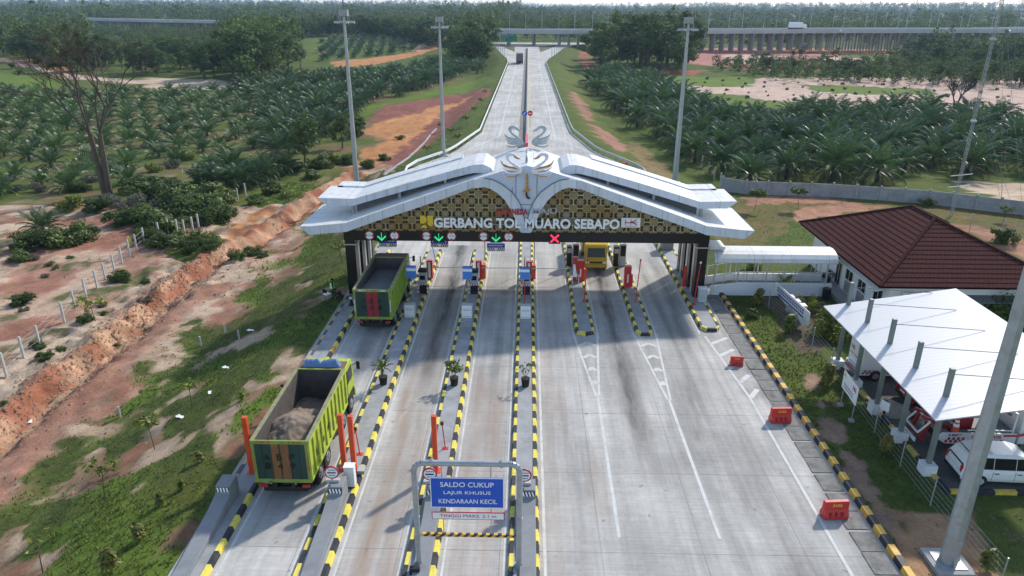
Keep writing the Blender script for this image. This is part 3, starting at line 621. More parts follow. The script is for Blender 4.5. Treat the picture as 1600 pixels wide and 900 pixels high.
cb(sm, 'joint_seam', M('dark_seam', (0.1, 0.11, 0.13), 0.6))
mb = MB()
for k in range(3): mb.cyl((0.0, 51.0+k*1.9, 10.52), (0.0, 52.2+k*1.9, 10.52), 0.05, 0.05, 6)
mb.cyl((0, 51.4, 10.5), (0, 51.4, 10.85), 0.09, 0.07, 8); cb(mb, 'ridge_cap', BARR)
# upper tier, one wing on each side
up_prof = [(2.28, 9.72, 9.66), (2.6, 10.1, 9.55), (3.1, 10.32, 9.66), (3.8, 10.28, 9.68), (5.0, 9.92, 9.38), (7.0, 9.32, 8.78), (9.0, 8.71, 8.18), (11.0, 8.08, 7.56), (12.9, 7.46, 6.95), (13.0, 7.45, 6.92), (15.0, 7.49, 6.96), (15.65, 7.5, 7.42)]
for s in (-1, 1):
    pr = [(s*x, a, b) for x, a, b in up_prof]
    if s < 0: pr = pr[::-1]
    f0 = lambda x: 51.0+1.2*min(1, abs(x)/13.0); f1 = lambda x: 55.4+0.7*min(1, abs(x)/13.0)
    wn = cb(slab(pr, f0, f1), 'upper_roof', [ROOFT, ALU])
    pr2 = [(s*x, a+0.1, b+0.1) for x, a, b in up_prof if 4 < x]; pr2[-1] = (s*14.6, pr2[-1][1], pr2[-1][2])
    if s < 0: pr2 = pr2[::-1]
    cb(slab(pr2, lambda x: f1(x)-0.3, lambda x: f1(x)+1.3), 'rear_roof', [ROOFT, ALU])
    mb = MB()
    for x in (13.2, 9.5, 6.0):
        zt = np.interp(x, [p[0] for p in up_prof], [p[2] for p in up_prof]); zb = np.interp(x, [p[0] for p in prof], [p[1] for p in prof])
        mb.box(s*x-0.1, s*x+0.1, f0(x)+0.5, f0(x)+0.7, zb-0.1, zt+0.05)
    cb(mb, 'roof_strut', STEEL)
    mb = MB(); mb.hexa([(s*4.2, 52.6, 9.2), (s*12.9, 52.9, 6.1), (s*12.9, 54.6, 6.1), (s*4.2, 54.6, 9.2)], [(s*4.2, 52.6, 9.75), (s*12.9, 52.9, 7.0), (s*12.9, 54.6, 7.0), (s*4.2, 54.6, 9.75)]); cb(mb, 'tier_gap_shade', M('shade_grey', (0.12, 0.125, 0.13), 0.7) if s < 0 else bpy.data.materials['shade_grey'])  # dark block added between the roof tiers, its grey stands for the gap's shade
# gold patterned infill and black beam
for s in (-1, 1):
    top = [(0.3, 5.7), (0.72, 6.6), (1.08, 7.4), (1.5, 8.1), (2.0, 8.6), (2.5, 8.92), (3.0, 9.05), (3.75, 8.95), (8.4, 7.3), (13.3, 5.6)]
    mb = MB(); pts = [(s*x, z) for x, z in top]+[(s*13.3, 5.52), (s*0.3, 5.52)]
    for (xa, za), (xb, zb) in zip(top[:-1], top[1:]): mb.hexa([(s*xa, 50.45, 5.52), (s*xb, 50.45, 5.52), (s*xb, 50.45, zb), (s*xa, 50.45, za)], [(s*xa, 50.6, 5.52), (s*xb, 50.6, 5.52), (s*xb, 50.6, zb), (s*xa, 50.6, za)])
    cb(mb, 'patterned_panel', SONG)
cb(MB().box(-13.55, 13.55, 50.75, 51.6, 4.66, 5.45), 'portal_beam', BLACK)
cb(MB().box(-13.4, 13.4, 50.68, 50.8, 5.45, 5.515), 'beam_trim', SILVER)
cb(MB().box(-13.3, 13.3, 50.9, 57.0, 5.46, 5.6), 'soffit', WALLW)
cb(MB().box(-13.3, 13.3, 57.02, 57.5, 4.7, 5.45), 'rear_beam', BLACK)
for s in (-1, 1):
    for k, y in enumerate((51.2, 53.4, 55.3, 57.0)):
        cb(MB().box(s*13.25-0.38, s*13.25+0.38, y, y+0.75, 0.16, 4.655), 'column', BLACK)
        if k < 3: cb(MB().box(s*13.0-0.09, s*13.0+0.09, y+1.05, y+1.5, 0.16, 4.655), 'silver_fin', SILVER)
    t = MB(); t.bar((s*12.75, 51.12, 4.2), (s*13.7, 51.12, 4.2), 0.07); t.bar((s*12.75, 51.12, 4.2), (s*12.75, 56.9, 4.2), 0.07); cb(t, 'trim_rail', SILVER)
# lettering
tx = lambda b, n, m, x0, x1, z0, z1, y=50.38, **k: text(b, n, m, CAN, x0, x1, z0, z1, y-51, **k)
tx('GERBANG TOL MUARO SEBAPO', 'lettering', SIGNW, -6.66, 6.75, 5.98, 6.72, y=49.93, depth=0.1, bold=0.03)
tx('INDONESIA', 'lettering', M('letter_red', (0.42, 0.02, 0.03), 0.4), -2.12, 0.12, 6.98, 7.42, y=49.92, depth=0.08, bold=0.02)
tx('MAJU', 'lettering', M('letter_silver', (0.36, 0.36, 0.38), 0.3), 0.45, 2.2, 6.98, 7.45, y=49.92, depth=0.08, bold=0.025)
hold = MB()
for x in np.arange(-6.4, 6.8, 0.75): hold.bar((x, 49.9, 6.3), (x, 50.46, 6.3), 0.03)
hold.bar((-6.6, 49.96, 6.2), (6.7, 49.96, 6.2), 0.03); hold.bar((-2.1, 49.96, 7.1), (2.2, 49.96, 7.1), 0.03)
cb(hold, 'letter_rail', STEEL)
PUY = M('logo_yellow', (0.72, 0.48, 0.03), 0.4)
lg = MB(); lx, lz, S = -7.72, 5.78, 0.95
def arc(cx, cz, r, a0, a1, n=8): return [(cx+r*math.cos(RAD(a0+(a1-a0)*k/n)), cz+r*math.sin(RAD(a0+(a1-a0)*k/n))) for k in range(n+1)]
lg.prism([(lx, lz+S*0.38), (lx+S*0.2, lz+S*0.38)]+arc(lx+S*0.2, lz+S*0.69, S*0.31, -90, 90)+[(lx, lz+S)], 'y', 50.3, 50.44)
lg.prism([(lx+S*0.56, lz+S)]+arc(lx+S*0.78, lz+S*0.38, S*0.22, 180, 360)+[(lx+S, lz+S)], 'y', 50.3, 50.44)
lg.prism(arc(lx+S*0.3, lz+S*0.02, S*0.24, 0, 180), 'y', 50.3, 50.44)
cb(lg, 'ministry_emblem', PUY)
hk = cb(MB().box(6.92, 8.3, 50.3, 50.44, 5.98, 6.68), 'company_logo_board', SIGNW)
LRED = M('logo_red', (0.4, 0.02, 0.04), 0.4); LBLU = M('logo_blue', (0.03, 0.06, 0.25), 0.4)
def hk_logo(mb, x0, z0, wd, h, y, th=0.02, mi=0):     # slanted linked letters
    def b(xa, za, xb, zb, t=0.12): mb.bar((x0+xa*wd, y, z0+za*h), (x0+xb*wd, y, z0+zb*h), th, t*h, mi)
    b(0.08, 0, 0.08, 1, 0.13); b(0.02, 0.42, 0.98, 0.42); b(0.5, 0, 0.5, 1, 0.13); b(0.52, 0.45, 0.95, 1.0, 0.13); b(0.55, 0.5, 1.0, 0.0, 0.13)
mb = MB(); hk_logo(mb, 7.15, 6.18, 0.92, 0.4, 50.28, 0.04); mb.box(7.2, 8.05, 50.285, 50.3, 6.07, 6.1); l = mb.build('company_emblem', LRED, hk)
# swans and dagger
def emb(pts, y): return [YX(740+p[0]/6.43, 200+p[1]/6.43, y) for p in pts]
NECK = [(472,455),(440,410),(400,382),(360,352),(330,318),(318,285),(328,262),(352,250),(385,250),(415,262),(440,288),(482,312),(450,318),(425,306),(405,288),(385,280),(362,284),(355,300),(362,322),(390,345),(430,368),(470,398),(492,430)]
F1 = [(262,312),(285,350),(325,372),(375,385),(430,392),(470,412),(490,440),(440,428),(375,420),(320,405),(285,372)]
F2 = [(282,382),(310,405),(350,420),(410,424),(460,436),(492,448),(440,448),(370,446),(322,432),(296,408)]
F3 = [(300,428),(340,444),(400,447),(450,446),(490,455),(430,462),(370,466),(325,455)]
F4 = [(292,458),(330,476),(380,478),(430,464),(490,456),(440,480),(390,494),(345,497),(310,485)]
I1 = [(266,318),(300,358),(350,380),(410,394),(466,420),(430,415),(370,402),(310,388),(280,352)]
I2 = [(330,424),(380,432),(440,440),(400,444),(350,438)]; I4 = [(300,464),(340,483),(390,482),(440,466),(482,460),(430,482),(385,491),(340,492)]
HEADG = [(392,276),(420,284),(445,300),(478,311),(445,312),(418,304)]
SWANW = M('swan_white', (0.78, 0.78, 0.84), 0.4, var=0.08); SWANG = M('swan_weathered_grey', (0.36, 0.40, 0.42), 0.5, var=0.2)
def swan(mirror, y, dx, dz, gold, m):
    mb = MB()
    for i, p in enumerate((NECK, F1, F2, F3, F4)):
        q = [((2*537-a) if mirror else a, b) for a, b in p]; q = [(x+dx, z+dz) for x, z in emb(q, 49.85)]
        mb.prism(q, 'y', y+0.004*i, y+0.09+0.004*i)
    o = cb(mb, 'swan_ornament', m)
    if gold:
        g = MB()
        for p in (I1, I2, I4, HEADG):
            q = [((2*537-a) if mirror else a, b) for a, b in p]; g.prism(emb(q, 49.85), 'y', y-0.02, y-0.002)
        g.build('gold_inlay', GOLD, o)
    return o
for mi in (False, True):
    swan(mi, FY-0.16, 0, 0, True, SWANW); swan(mi, BY-0.05, (-0.1 if not mi else 0.1)*0, 0.72, False, SWANG)
kr = [(530,460),(541,460),(546,480),(538,495),(547,515),(540,535),(549,555),(544,575),(550,600),(553,622),(570,628),(548,642),(524,644),(492,640),(520,622),(524,600),(531,580),(524,560),(532,540),(525,520),(532,500),(526,480)]
mb = MB(); mb.prism(emb(kr, 49.9), 'y', 49.88, 50.04); d = cb(mb, 'dagger_emblem', GOLD)
mb = MB(); mb.prism(emb([(523,646),(540,646),(541,668),(545,690),(562,700),(568,710),(555,717),(538,710),(526,695),(521,670)], 49.9), 'y', 49.87, 50.045); mb.build('dagger_handle', MARO, d)

# ------------------------------------------------------------------ signals on the beam
cx = [-10.67, -6.43, -2.2]
names = ['above the rear dump truck', 'above the second lane from left', 'left of the keystone tip']
for k, x in enumerate(cx):
    t = thing('lane_signal', 'green down arrow signal '+names[k], 'lane signal', (x, 50.7, 5.05), group='lane signals on the black beam')
    MB().box(-0.42, 0.42, -0.16, 0.05, -0.40, 0.44).build('signal_box', DARK, t)
    a = MB(); a.bar((0, -0.18, 0.3), (0, -0.18, -0.28), 0.03, 0.13); a.bar((-0.3, -0.185, 0.03), (0.03, -0.185, -0.31), 0.03, 0.1); a.bar((0.3, -0.175, 0.03), (-0.03, -0.175, -0.31), 0.03, 0.1); a.build('arrow_light', ARROW, t)
    for s, nm in ((-1, 'width'), (1, 'height')):
        q = thing('limit_sign', f'round red ringed {nm} limit sign '+names[k], 'traffic sign', (x+s*0.93, 50.72, 5.08), group='round limit signs on the black beam')
        MB().disc((0, 0), 0.36, -0.05, 0.03).build('red_ring', LRED, q)
        MB().disc((0, 0), 0.285, -0.065, -0.05).build('sign_face', SIGNW, q)
        b = MB()
        if s < 0:
            for e in (-1, 1): b.prism([(e*0.28, 0.11), (e*0.17, 0), (e*0.28, -0.11)], 'y', -0.075, -0.065)
        else:
            for e in (-1, 1): b.prism([(-0.11, e*0.27), (0, e*0.16), (0.11, e*0.27)], 'y', -0.075, -0.065)
        b.build('limit_arrow', BLACK, q); text('2,1m', 'lettering', LBLU, q, -0.15, 0.15, -0.07, 0.09, -0.066, depth=0.01)
t = thing('lane_signal', 'red cross signal above the lane between the middle island and the yellow truck island', 'lane signal', (2.12, 50.7, 5.0), group='lane signals on the black beam')
MB().box(-0.42, 0.42, -0.16, 0.05, -0.40, 0.44).build('signal_box', DARK, t)
a = MB(); a.bar((-0.3, -0.18, 0.3), (0.3, -0.18, -0.28), 0.03, 0.13); a.bar((0.3, -0.185, 0.3), (-0.3, -0.185, -0.28), 0.03, 0.13); a.build('cross_light', XLED, t)
for k, (x, z) in enumerate(((-11.6, 2.35), (-7.25, 2.35), (-2.5, 2.05))):
    t = thing('height_board', ['hanging blue height board with striped lower edge behind the rear dump truck', 'hanging blue height board with striped edge over the second lane', 'lowest hanging blue height board with striped edge left of the middle island'][k], 'height board', (x, 57.3, z), group='blue height boards hanging in the lanes')
    MB().box(-0.75, 0.75, -0.03, 0.03, -0.02, 0.36).build('blue_panel', BLUE, t)
    w = MB().box(-0.75, 0.75, -0.028, 0.028, -0.34, -0.022).build('white_panel', SIGNW, t)
    s = MB()
    for e in (-1, 1):
        for j in range(4): s.prism([(e*(0.08+j*0.17), -0.32), (e*(0.15+j*0.17), -0.32), (e*(0.3+j*0.17)if j<3 else e*0.74, -0.04), (e*(0.2+j*0.17), -0.04)], 'y', -0.036, -0.028)
    s.build('chevron_stripe', LBLU, t)
    tl = MB()
    for j in range(9): tl.box(-0.6+j*0.135, -0.52+j*0.135, -0.035, -0.03, 0.12, 0.22)
    tl.build('small_lettering', SIGNW, t)
    c = MB(); [c.cyl((e*0.55, 0, 0.36), (e*0.55, 0, 4.72-z), 0.015, 0.015, 5) for e in (-1, 1)]; c.build('hanger', STEEL, t)

# ------------------------------------------------------------------ barrier noses with round signs
def crash_nose(x, name, lab, base):
    x += 0.17 if x > -13 else 0
    t = thing('concrete_barrier', lab, 'barrier', (x, 26.0, base), group='grey ramped concrete barriers at the lane mouths')
    mb = MB(); mb.prism([(0, 0), (0.95, 0), (0.95, 0.95), (0.12, 0.95), (-0.02, 0.6), (-0.9, 0.42), (-4.5, 0.1), (-17, 0.04), (-17, 0)], 'x', -0.33, 0.33)
    mb.build('barrier_body', BARR, t, bevel=0.03)
    p = MB(); p.hexa([(-0.3, -0.006, 0.695), (0.3, -0.006, 0.695), (0.3, 0.08, 0.885), (-0.3, 0.08, 0.885)], [(-0.3, 0.03, 0.68), (0.3, 0.03, 0.68), (0.3, 0.12, 0.88), (-0.3, 0.12, 0.88)])
    pan = p.build('striped_plate', BLACK, t)
    s = MB()
    for j in range(4):
        a = -0.27+j*0.14; s.hexa([(a+0.06, -0.005, 0.705), (a+0.13, -0.005, 0.705), (a+0.07, 0.07, 0.875), (a, 0.07, 0.875)], [(a+0.06, -0.013, 0.705), (a+0.13, -0.013, 0.705), (a+0.07, 0.062, 0.875), (a, 0.062, 0.875)])
    s.build('white_stripe', SIGNW, pan)
    return t
crash_nose(-13.35, '', 'grey concrete barrier with long ramp on the left pavement, no sign on it', 0.155)
for k, x in enumerate((-8.5, -4.15, 0.05)):
    crash_nose(x, '', ['grey ramped concrete barrier behind the nearest dump truck, beside a white cabinet', 'grey ramped concrete barrier behind the left post of the blue sign portal', 'grey ramped concrete barrier behind the right post of the blue sign portal'][k], 0.18)
    t = thing('no_entry_style_sign', ['round white sign with red ring behind the nearest dump truck', 'round white sign with red ring left of the blue lane sign', 'round white sign with red ring half behind the right portal post'][k], 'traffic sign', (x-(0.0 if k else 0.02), 26.5, 1.13), group='round signs on the concrete barriers')
    t.name = 'round_sign'
    MB().disc((0, 0.52), 0.33, -0.05, 0.0, 24).build('red_ring', LRED, t); MB().disc((0, 0.52), 0.265, -0.062, -0.05, 24).build('sign_face', SIGNW, t)
    MB().box(-0.19, 0.19, -0.072, -0.062, 0.49, 0.55).build('black_bar', BLACK, t); MB().cyl((0, 0.02, 0), (0, 0.02, 0.52), 0.03).build('post', STEEL, t)
    l = MB(); [l.box(-0.13+j*0.06, -0.09+j*0.06, -0.07, -0.062, 0.36, 0.4) for j in range(5)]; [l.box(-0.15+j*0.06, -0.11+j*0.06, -0.07, -0.062, 0.64, 0.68) for j in range(6)]; l.build('small_lettering', LBLU, t)
    MB().box(-0.3, 0.3, -0.05, 0.16, 0.0, 0.12).build('base_box', ACU, t)
t = thing('electrical_cabinet', 'white electrical cabinet beside the sign behind the nearest dump truck', 'cabinet', (-7.98, 27.4, 0.18))
MB().box(-0.23, 0.23, -0.18, 0.2, 0.12, 1.15).build('cabinet_body', WHITE, t, bevel=0.02); MB().box(-0.25, 0.25, -0.2, 0.22, 1.15, 1.2).build('lid', WHITE, t); MB().box(-0.2, 0.2, -0.15, 0.17, 0, 0.12).build('plinth', DARK, t)
t = thing('kerb_box', 'small grey metal box on the kerb beside the red post pair', 'box', (-7.72, 28.5, 0.2)); MB().box(-0.16, 0.16, -0.22, 0.22, 0.02, 0.2).build('box_body', BARR, t, bevel=0.02); MB().box(-0.17, 0.17, -0.23, 0.23, 0.2, 0.23).build('lid', ACU, t)

# red posts
for k, (x, y, lab) in enumerate(((-12.97, 28.45, 'tall square red post on the left pavement behind the nearest dump truck'), (-8.6, 28.75, 'left one of the two tall square red posts beside the nearest dump truck'), (-8.1, 28.65, 'right one of the two tall square red posts beside the nearest dump truck'), (-4.2, 28.75, 'tall square red post behind the blue lane sign'))):
    t = thing('square_post', lab, 'post', (x, y, 0.16 if k == 0 else 0.185), group='tall square red posts')
    MB().box(-0.115, 0.115, -0.115, 0.115, 0.02, 3.05).build('post', REDO, t, bevel=0.015); MB().box(-0.24, 0.24, -0.2, 0.2, 0, 0.025).build('base_plate', REDO, t)
for k, (x, y, lab) in enumerate(((-13.1, 34.2, 'thin short red pole by the far side of the nearest dump truck bed'), (-8.15, 30.0, 'thin short red pole with base plate right of the red post pair'), (-3.95, 30.6, 'thin short red pole right behind the single red post'))):
    t = thing('thin_pole', lab, 'pole', (x, y, 0.16 if k == 0 else 0.185), group='thin short red poles')
    MB().cyl((0, 0, 0.02), (-0.12, 0.02, 1.5), 0.03, 0.03, 8).build('pole', RED, t); MB().box(-0.16, 0.16, -0.12, 0.12, 0, 0.02).build('base_plate', RED, t); MB().box(-0.2, -0.04, -0.05, 0.05, 1.38, 1.55).build('pole_head', MARO, t)

# blue sign portal
PT = thing('sign_portal', 'grey tube portal in the foreground carrying the blue lane sign and height bar', 'sign portal', (-2.12, 22.45, 0.18))
tb = MB(); r = 0.115; path = [(-1.98, 0, 0.02), (-1.99, 0, 4.55)]+[(-1.99+0.35*(1-math.cos(RAD(a))), 0, 4.55+0.35*math.sin(RAD(a))) for a in (20, 40, 60, 80, 90)]
path += [(-p[0], p[1], p[2]) for p in path[::-1]]
tb.tube(path, r, 12); tb.build('tube_frame', STEEL, PT, smooth=False)
fl = MB()
for s in (-1, 1): fl.cyl((s*1.35, 0, 4.9), (s*1.25, 0, 4.9), 0.155, 0.155, 12); fl.cyl((s*1.985, 0, 2.4), (s*1.985, 0, 2.46), 0.135, 0.135, 12); fl.cyl((s*1.3, 0, 5.0), (s*1.3, 0, 5.1), 0.02)
fl.build('flange', STEEL, PT)
for s in (-1, 1):
    MB().box(s*1.985-0.32, s*1.985+0.32, -0.3, 0.3, 0, 0.03).build('base_plate', STEEL, PT)
    g = MB(); [g.prism([(s*1.985+e*0.1, 0.03), (s*1.985+e*0.28, 0.03), (s*1.985+e*0.1, 0.25)], 'y', -0.012, 0.012) for e in (-1, 1)]; g.bar((s*1.985, -0.28, 0.04), (s*1.985, -0.1, 0.2), 0.02); g.build('gusset', STEEL, PT)
MB().box(-2.3+0.0, -1.9, -0.5, -0.32, 0, 0.3).build('small_box', DARK, PT)
sg = MB().box(-1.38, 1.4, -0.16, -0.12, 3.0, 4.37).build('blue_sign_board', BLUE, PT)
bd = MB(); [bd.box(*q) for q in ((-1.38, 1.4, -0.165, -0.1602, 3.0, 3.03), (-1.38, 1.4, -0.165, -0.1602, 4.34, 4.37), (-1.38, -1.35, -0.165, -0.1602, 3.03, 4.34), (1.37, 1.4, -0.165, -0.1602, 3.03, 4.34))]; bd.build('sign_border', SIGNW, sg)
text('SALDO CUKUP', 'lettering', SIGNW, sg, -1.0, 1.02, 3.95, 4.17, -0.16, 0.006, 0.008)
text('LAJUR KHUSUS', 'lettering', SIGNW, sg, -0.88, 0.9, 3.58, 3.77, -0.16, 0.006, 0.006)
text('KENDARAAN KECIL', 'lettering', SIGNW, sg, -1.08, 1.14, 3.2, 3.4, -0.16, 0.006, 0.006)
rs = MB().box(-1.37, 1.42, -0.15, -0.12, 2.44, 2.78).build('red_border_board', LRED, PT)
MB().box(-1.34, 1.39, -0.156, -0.15, 2.47, 2.75).build('white_face', SIGNW, rs); text('TINGGI MAKS. 2,1 m', 'lettering', LRED, rs, -1.05, 1.1, 2.53, 2.68, -0.156, 0.006, 0.0)
hg = MB(); [hg.cyl((x, 0, zz0), (x, 0, zz1), 0.02, 0.02, 6) for x in (-0.95, 0.9) for zz0, zz1 in ((4.37, 4.9), (1.62, 2.5))]; [hg.bar((x, -0.12, z), (x, 0, z), 0.02) for x in (-0.95, 0.9) for z in (3.2, 4.2, 2.6)]
[hg.cyl((x, 0, 2.5), (x, 0, 4.4), 0.018, 0.018, 6) for x in (-0.95, 0.9)]; hg.build('hanger', STEEL, PT)
bar = MB(); n = 24
for j in range(n):
    a = -1.86+3.72*j/n; b_ = -1.86+3.72*(j+1)/n; sk = 0.07
    def cl(v): return max(-1.86, min(1.86, v))
    bar.hexa([(cl(a-sk), -0.05, 1.52), (cl(b_-sk), -0.05, 1.52), (cl(b_-sk), 0.05, 1.52), (cl(a-sk), 0.05, 1.52)], [(cl(a+sk), -0.05, 1.65), (cl(b_+sk), -0.05, 1.65), (cl(b_+sk), 0.05, 1.65), (cl(a+sk), 0.05, 1.65)], j % 2)
bar.build('height_bar', [YOR, BLK], PT)

# potted plants
# ------------------------------------------------------------------ small things on the islands
def leafmat(name, dark, light, rough=0.5, spec=0.35):
    m, nt, b, oc = _start(name, rough, 0, spec)
    a = nt.nodes.new('ShaderNodeAttribute'); a.attribute_name = 'tone'
    oi = nt.nodes.new('ShaderNodeObjectInfo')
    br = _math(nt, 'LESS_THAN', a.outputs['Fac'], -0.5)
    f = _math(nt, 'ADD', a.outputs['Fac'], _math(nt, 'MULTIPLY', _math(nt, 'SUBTRACT', oi.outputs['Random'], 0.5), 0.45), clamp=True)
    c = _mix(nt, _mix(nt, dark, light, f), (0.15, 0.105, 0.06), br); nt.links.new(c, b.inputs['Base Color'])
    tr = nt.nodes.new('ShaderNodeBsdfTranslucent'); v = nt.nodes.new('ShaderNodeVectorMath'); v.operation = 'SCALE'; nt.links.new(c, v.inputs[0]); v.inputs[3].default_value = 1.1
    nt.links.new(v.outputs[0], tr.inputs[0]); mx = nt.nodes.new('ShaderNodeMixShader'); mx.inputs[0].default_value = 0.22
    nt.links.new(b.outputs[0], mx.inputs[1]); nt.links.new(tr.outputs[0], mx.inputs[2]); nt.links.new(mx.outputs[0], nt.nodes['Material Output'].inputs[0]); return m
PALM = leafmat('palm_leaf', (0.026, 0.058, 0.026), (0.09, 0.155, 0.05), 0.38, 0.5)
PALMY = leafmat('young_palm_leaf', (0.034, 0.075, 0.028), (0.11, 0.185, 0.05), 0.42, 0.45)
TREE = leafmat('tree_leaf', (0.03, 0.055, 0.018), (0.115, 0.165, 0.042), 0.7, 0.15)
BUSH = leafmat('bush_leaf', (0.035, 0.06, 0.014), (0.15, 0.20, 0.04), 0.55)
LIME = leafmat('yellow_green_leaf', (0.08, 0.11, 0.015), (0.24, 0.27, 0.035), 0.5)
REDL = leafmat('red_tipped_leaf', (0.07, 0.12, 0.02), (0.22, 0.17, 0.04), 0.5)
GREYL = leafmat('grey_leaf', (0.06, 0.065, 0.045), (0.16, 0.155, 0.115), 0.7)
BARK = M('bark', (0.095, 0.072, 0.052), 0.9, var=0.35, scale=3, bump=0.4)
PBARK = M('palm_trunk_bark', (0.07, 0.055, 0.04), 0.95, var=0.4, scale=4, bump=0.5)
def leaves(seed, clumps, n, size, spread, tone0=0.5, elong=2.0):
    # clumps: list of (x, y, z, r); returns quads as arrays
    rng = np.random.default_rng(seed); c = np.array(clumps, float); k = rng.integers(0, len(c), n)
    d = rng.normal(size=(n, 3)); d /= np.linalg.norm(d, axis=1)[:, None]; rr = c[k, 3]*spread*rng.random(n)**0.45
    p = c[k, :3]+d*rr[:, None]*np.array((1, 1, 0.75))
    nrm = d*0.9+rng.normal(size=(n, 3))*0.55+np.array((0, 0, 0.55)); nrm /= np.linalg.norm(nrm, axis=1)[:, None]
    a = np.cross(nrm, rng.normal(size=(n, 3))); a /= np.linalg.norm(a, axis=1)[:, None]; b = np.cross(nrm, a)
    s = size*(0.6+0.8*rng.random(n))[:, None]; a = a*s*elong*0.5; b = b*s*0.5
    V = np.stack([p-a, p-b*0.9, p+a, p+b*0.9], 1).reshape(-1, 3); F = np.arange(n*4).reshape(n, 4)
    ct = rng.random(len(c)); T = np.clip(tone0+0.35*(ct[k]-0.5)+0.5*(rng.random(n)-0.5), 0, 1)
    return V, F, np.repeat(T, 4)
def frond(rng, L, e0, droop, az, nl=14, wl=0.9, wleaf=0.10):
    V = []; F = []; T = []; pts = []; el_ = e0; p = np.zeros(3); n = 9; h = np.array((math.cos(az), math.sin(az), 0)); sd_ = np.array((-math.sin(az), math.cos(az), 0)); up_ = np.array((0, 0, 1.0))
    tw = rng.normal()*0.25; dirs = []
    for i in range(n+1):
        d = h*math.cos(el_)+up_*math.sin(el_); pts.append(p.copy()); dirs.append(d); p = p+d*L/n; el_ -= droop/n*(0.4+1.2*i/n)
    pts = np.array(pts); dirs = np.array(dirs); ton = rng.random()
    for i in range(n):                      # rachis
        w_ = 0.05*(1-i/n)+0.012; o = len(V); V += [pts[i]-sd_*w_, pts[i]+sd_*w_, pts[i+1]+sd_*w_*0.8, pts[i+1]-sd_*w_*0.8]; F.append((o, o+1, o+2, o+3)); T += [0.75]*4
    for j in range(nl):
        t = 0.14+0.86*(j+0.5)/nl; x = t*n; i = min(int(x), n-1); q = pts[i]+(pts[i+1]-pts[i])*(x-i); d = dirs[i]; nn = np.cross(sd_, d)
        ll = wl*L/4.2*math.sin(math.pi*min(0.16+t*0.84, 0.97))**0.6
        for s in (-1, 1):
            v = sd_*s*(0.86)+d*0.62-nn*0*s+up_*(0.32*(1-t)-0.30-0.2*rng.random())+sd_*tw*0.2; v = v/np.linalg.norm(v)*ll*(0.85+0.3*rng.random())
            o = len(V); m_ = q+v*0.55+up_*0.05*ll
            V += [q-d*wleaf*0.5, q+d*wleaf*0.5, m_+d*wleaf*0.42+nn*0.0, q+v-up_*0.18*ll]; F.append((o, o+1, o+2, o+3)); tt = 0.25+0.5*ton*0.7+0.35*(rng.random()-0.5); T += [tt]*4
    return V, F, T
def palm_crown(seed, nf, L, z0, e_hi=80, e_lo=-15, nl=14, dead=0):
    rng = np.random.default_rng(seed); V = []; F = []; T = []
    for k in range(nf):
        u = (k+0.5)/nf; e0 = RAD(e_hi+(e_lo-e_hi)*u**1.1+rng.normal()*5); az = k*2.39996+rng.normal()*0.15
        v, f, t = frond(rng, L*(0.72+0.28*math.sin(math.pi*min(u+0.25, 0.9)))*(0.9+0.2*rng.random()), e0, RAD(75+45*u+rng.normal()*8), az, nl)
        if u > .72 and nf > 18 and rng.random() < .38: t = [-1.0]*len(t)
        o = len(V); V += [q+np.array((0.12*math.cos(az), 0.12*math.sin(az), z0)) for q in v]; F += [tuple(i+o for i in ff) for ff in f]; T += t
    return np.array(V), np.array(F), np.array(T)

def pot(x, lab, kind):
    t = thing('potted_plant', lab, 'potted plant', (x, 37.1, 0.185), group='potted plants on the islands')
    MB().cyl((0, 0, 0.0), (0, 0, 0.52), 0.2, 0.265, 16).build('pot', DARK, t, smooth=False)
    MB().cyl((0, 0, 0.521), (0, 0, 0.526), 0.235, 0.235, 14).build('potting_soil', M('soil_dark', (0.04, 0.03, 0.02), 0.95) if 'soil_dark' not in bpy.data.materials else bpy.data.materials['soil_dark'], t)
    if kind == 0:
        V, F, T = palm_crown(5, 16, 0.75, 1.05, 85, 5, 5); link('leaves', np_mesh('leaves', V, F, BUSH, T), t); MB().cyl((0, 0, 0.52), (0, 0, 1.1), 0.03).build('stem', BARK, t)
    else:
        st = MB(); rng = random.Random(kind); cl = []
        for k in range(5 if kind == 1 else 4):
            a = k*1.4; e = (0.35*math.cos(a), 0.35*math.sin(a), 1.15+0.2*rng.random()); st.cyl((0, 0, 0.52), e, 0.015, 0.008, 5); cl.append((*e, 0.28))
        st.build('stem', BARK, t)
        V, F, T = leaves(kind, cl+[(0, 0, 1.1, 0.3)], 150 if kind == 1 else 26, 0.13, 1.0); link('leaves', np_mesh('leaves', V, F, BUSH, T), t)
pot(-8.3, 'black pot with a spiky plant on the island beside the front dump truck', 0)
pot(-4.12, 'black pot with a bushy green plant on the second island', 1)
pot(0.07, 'black pot with a nearly bare twiggy plant on the middle island', 2)

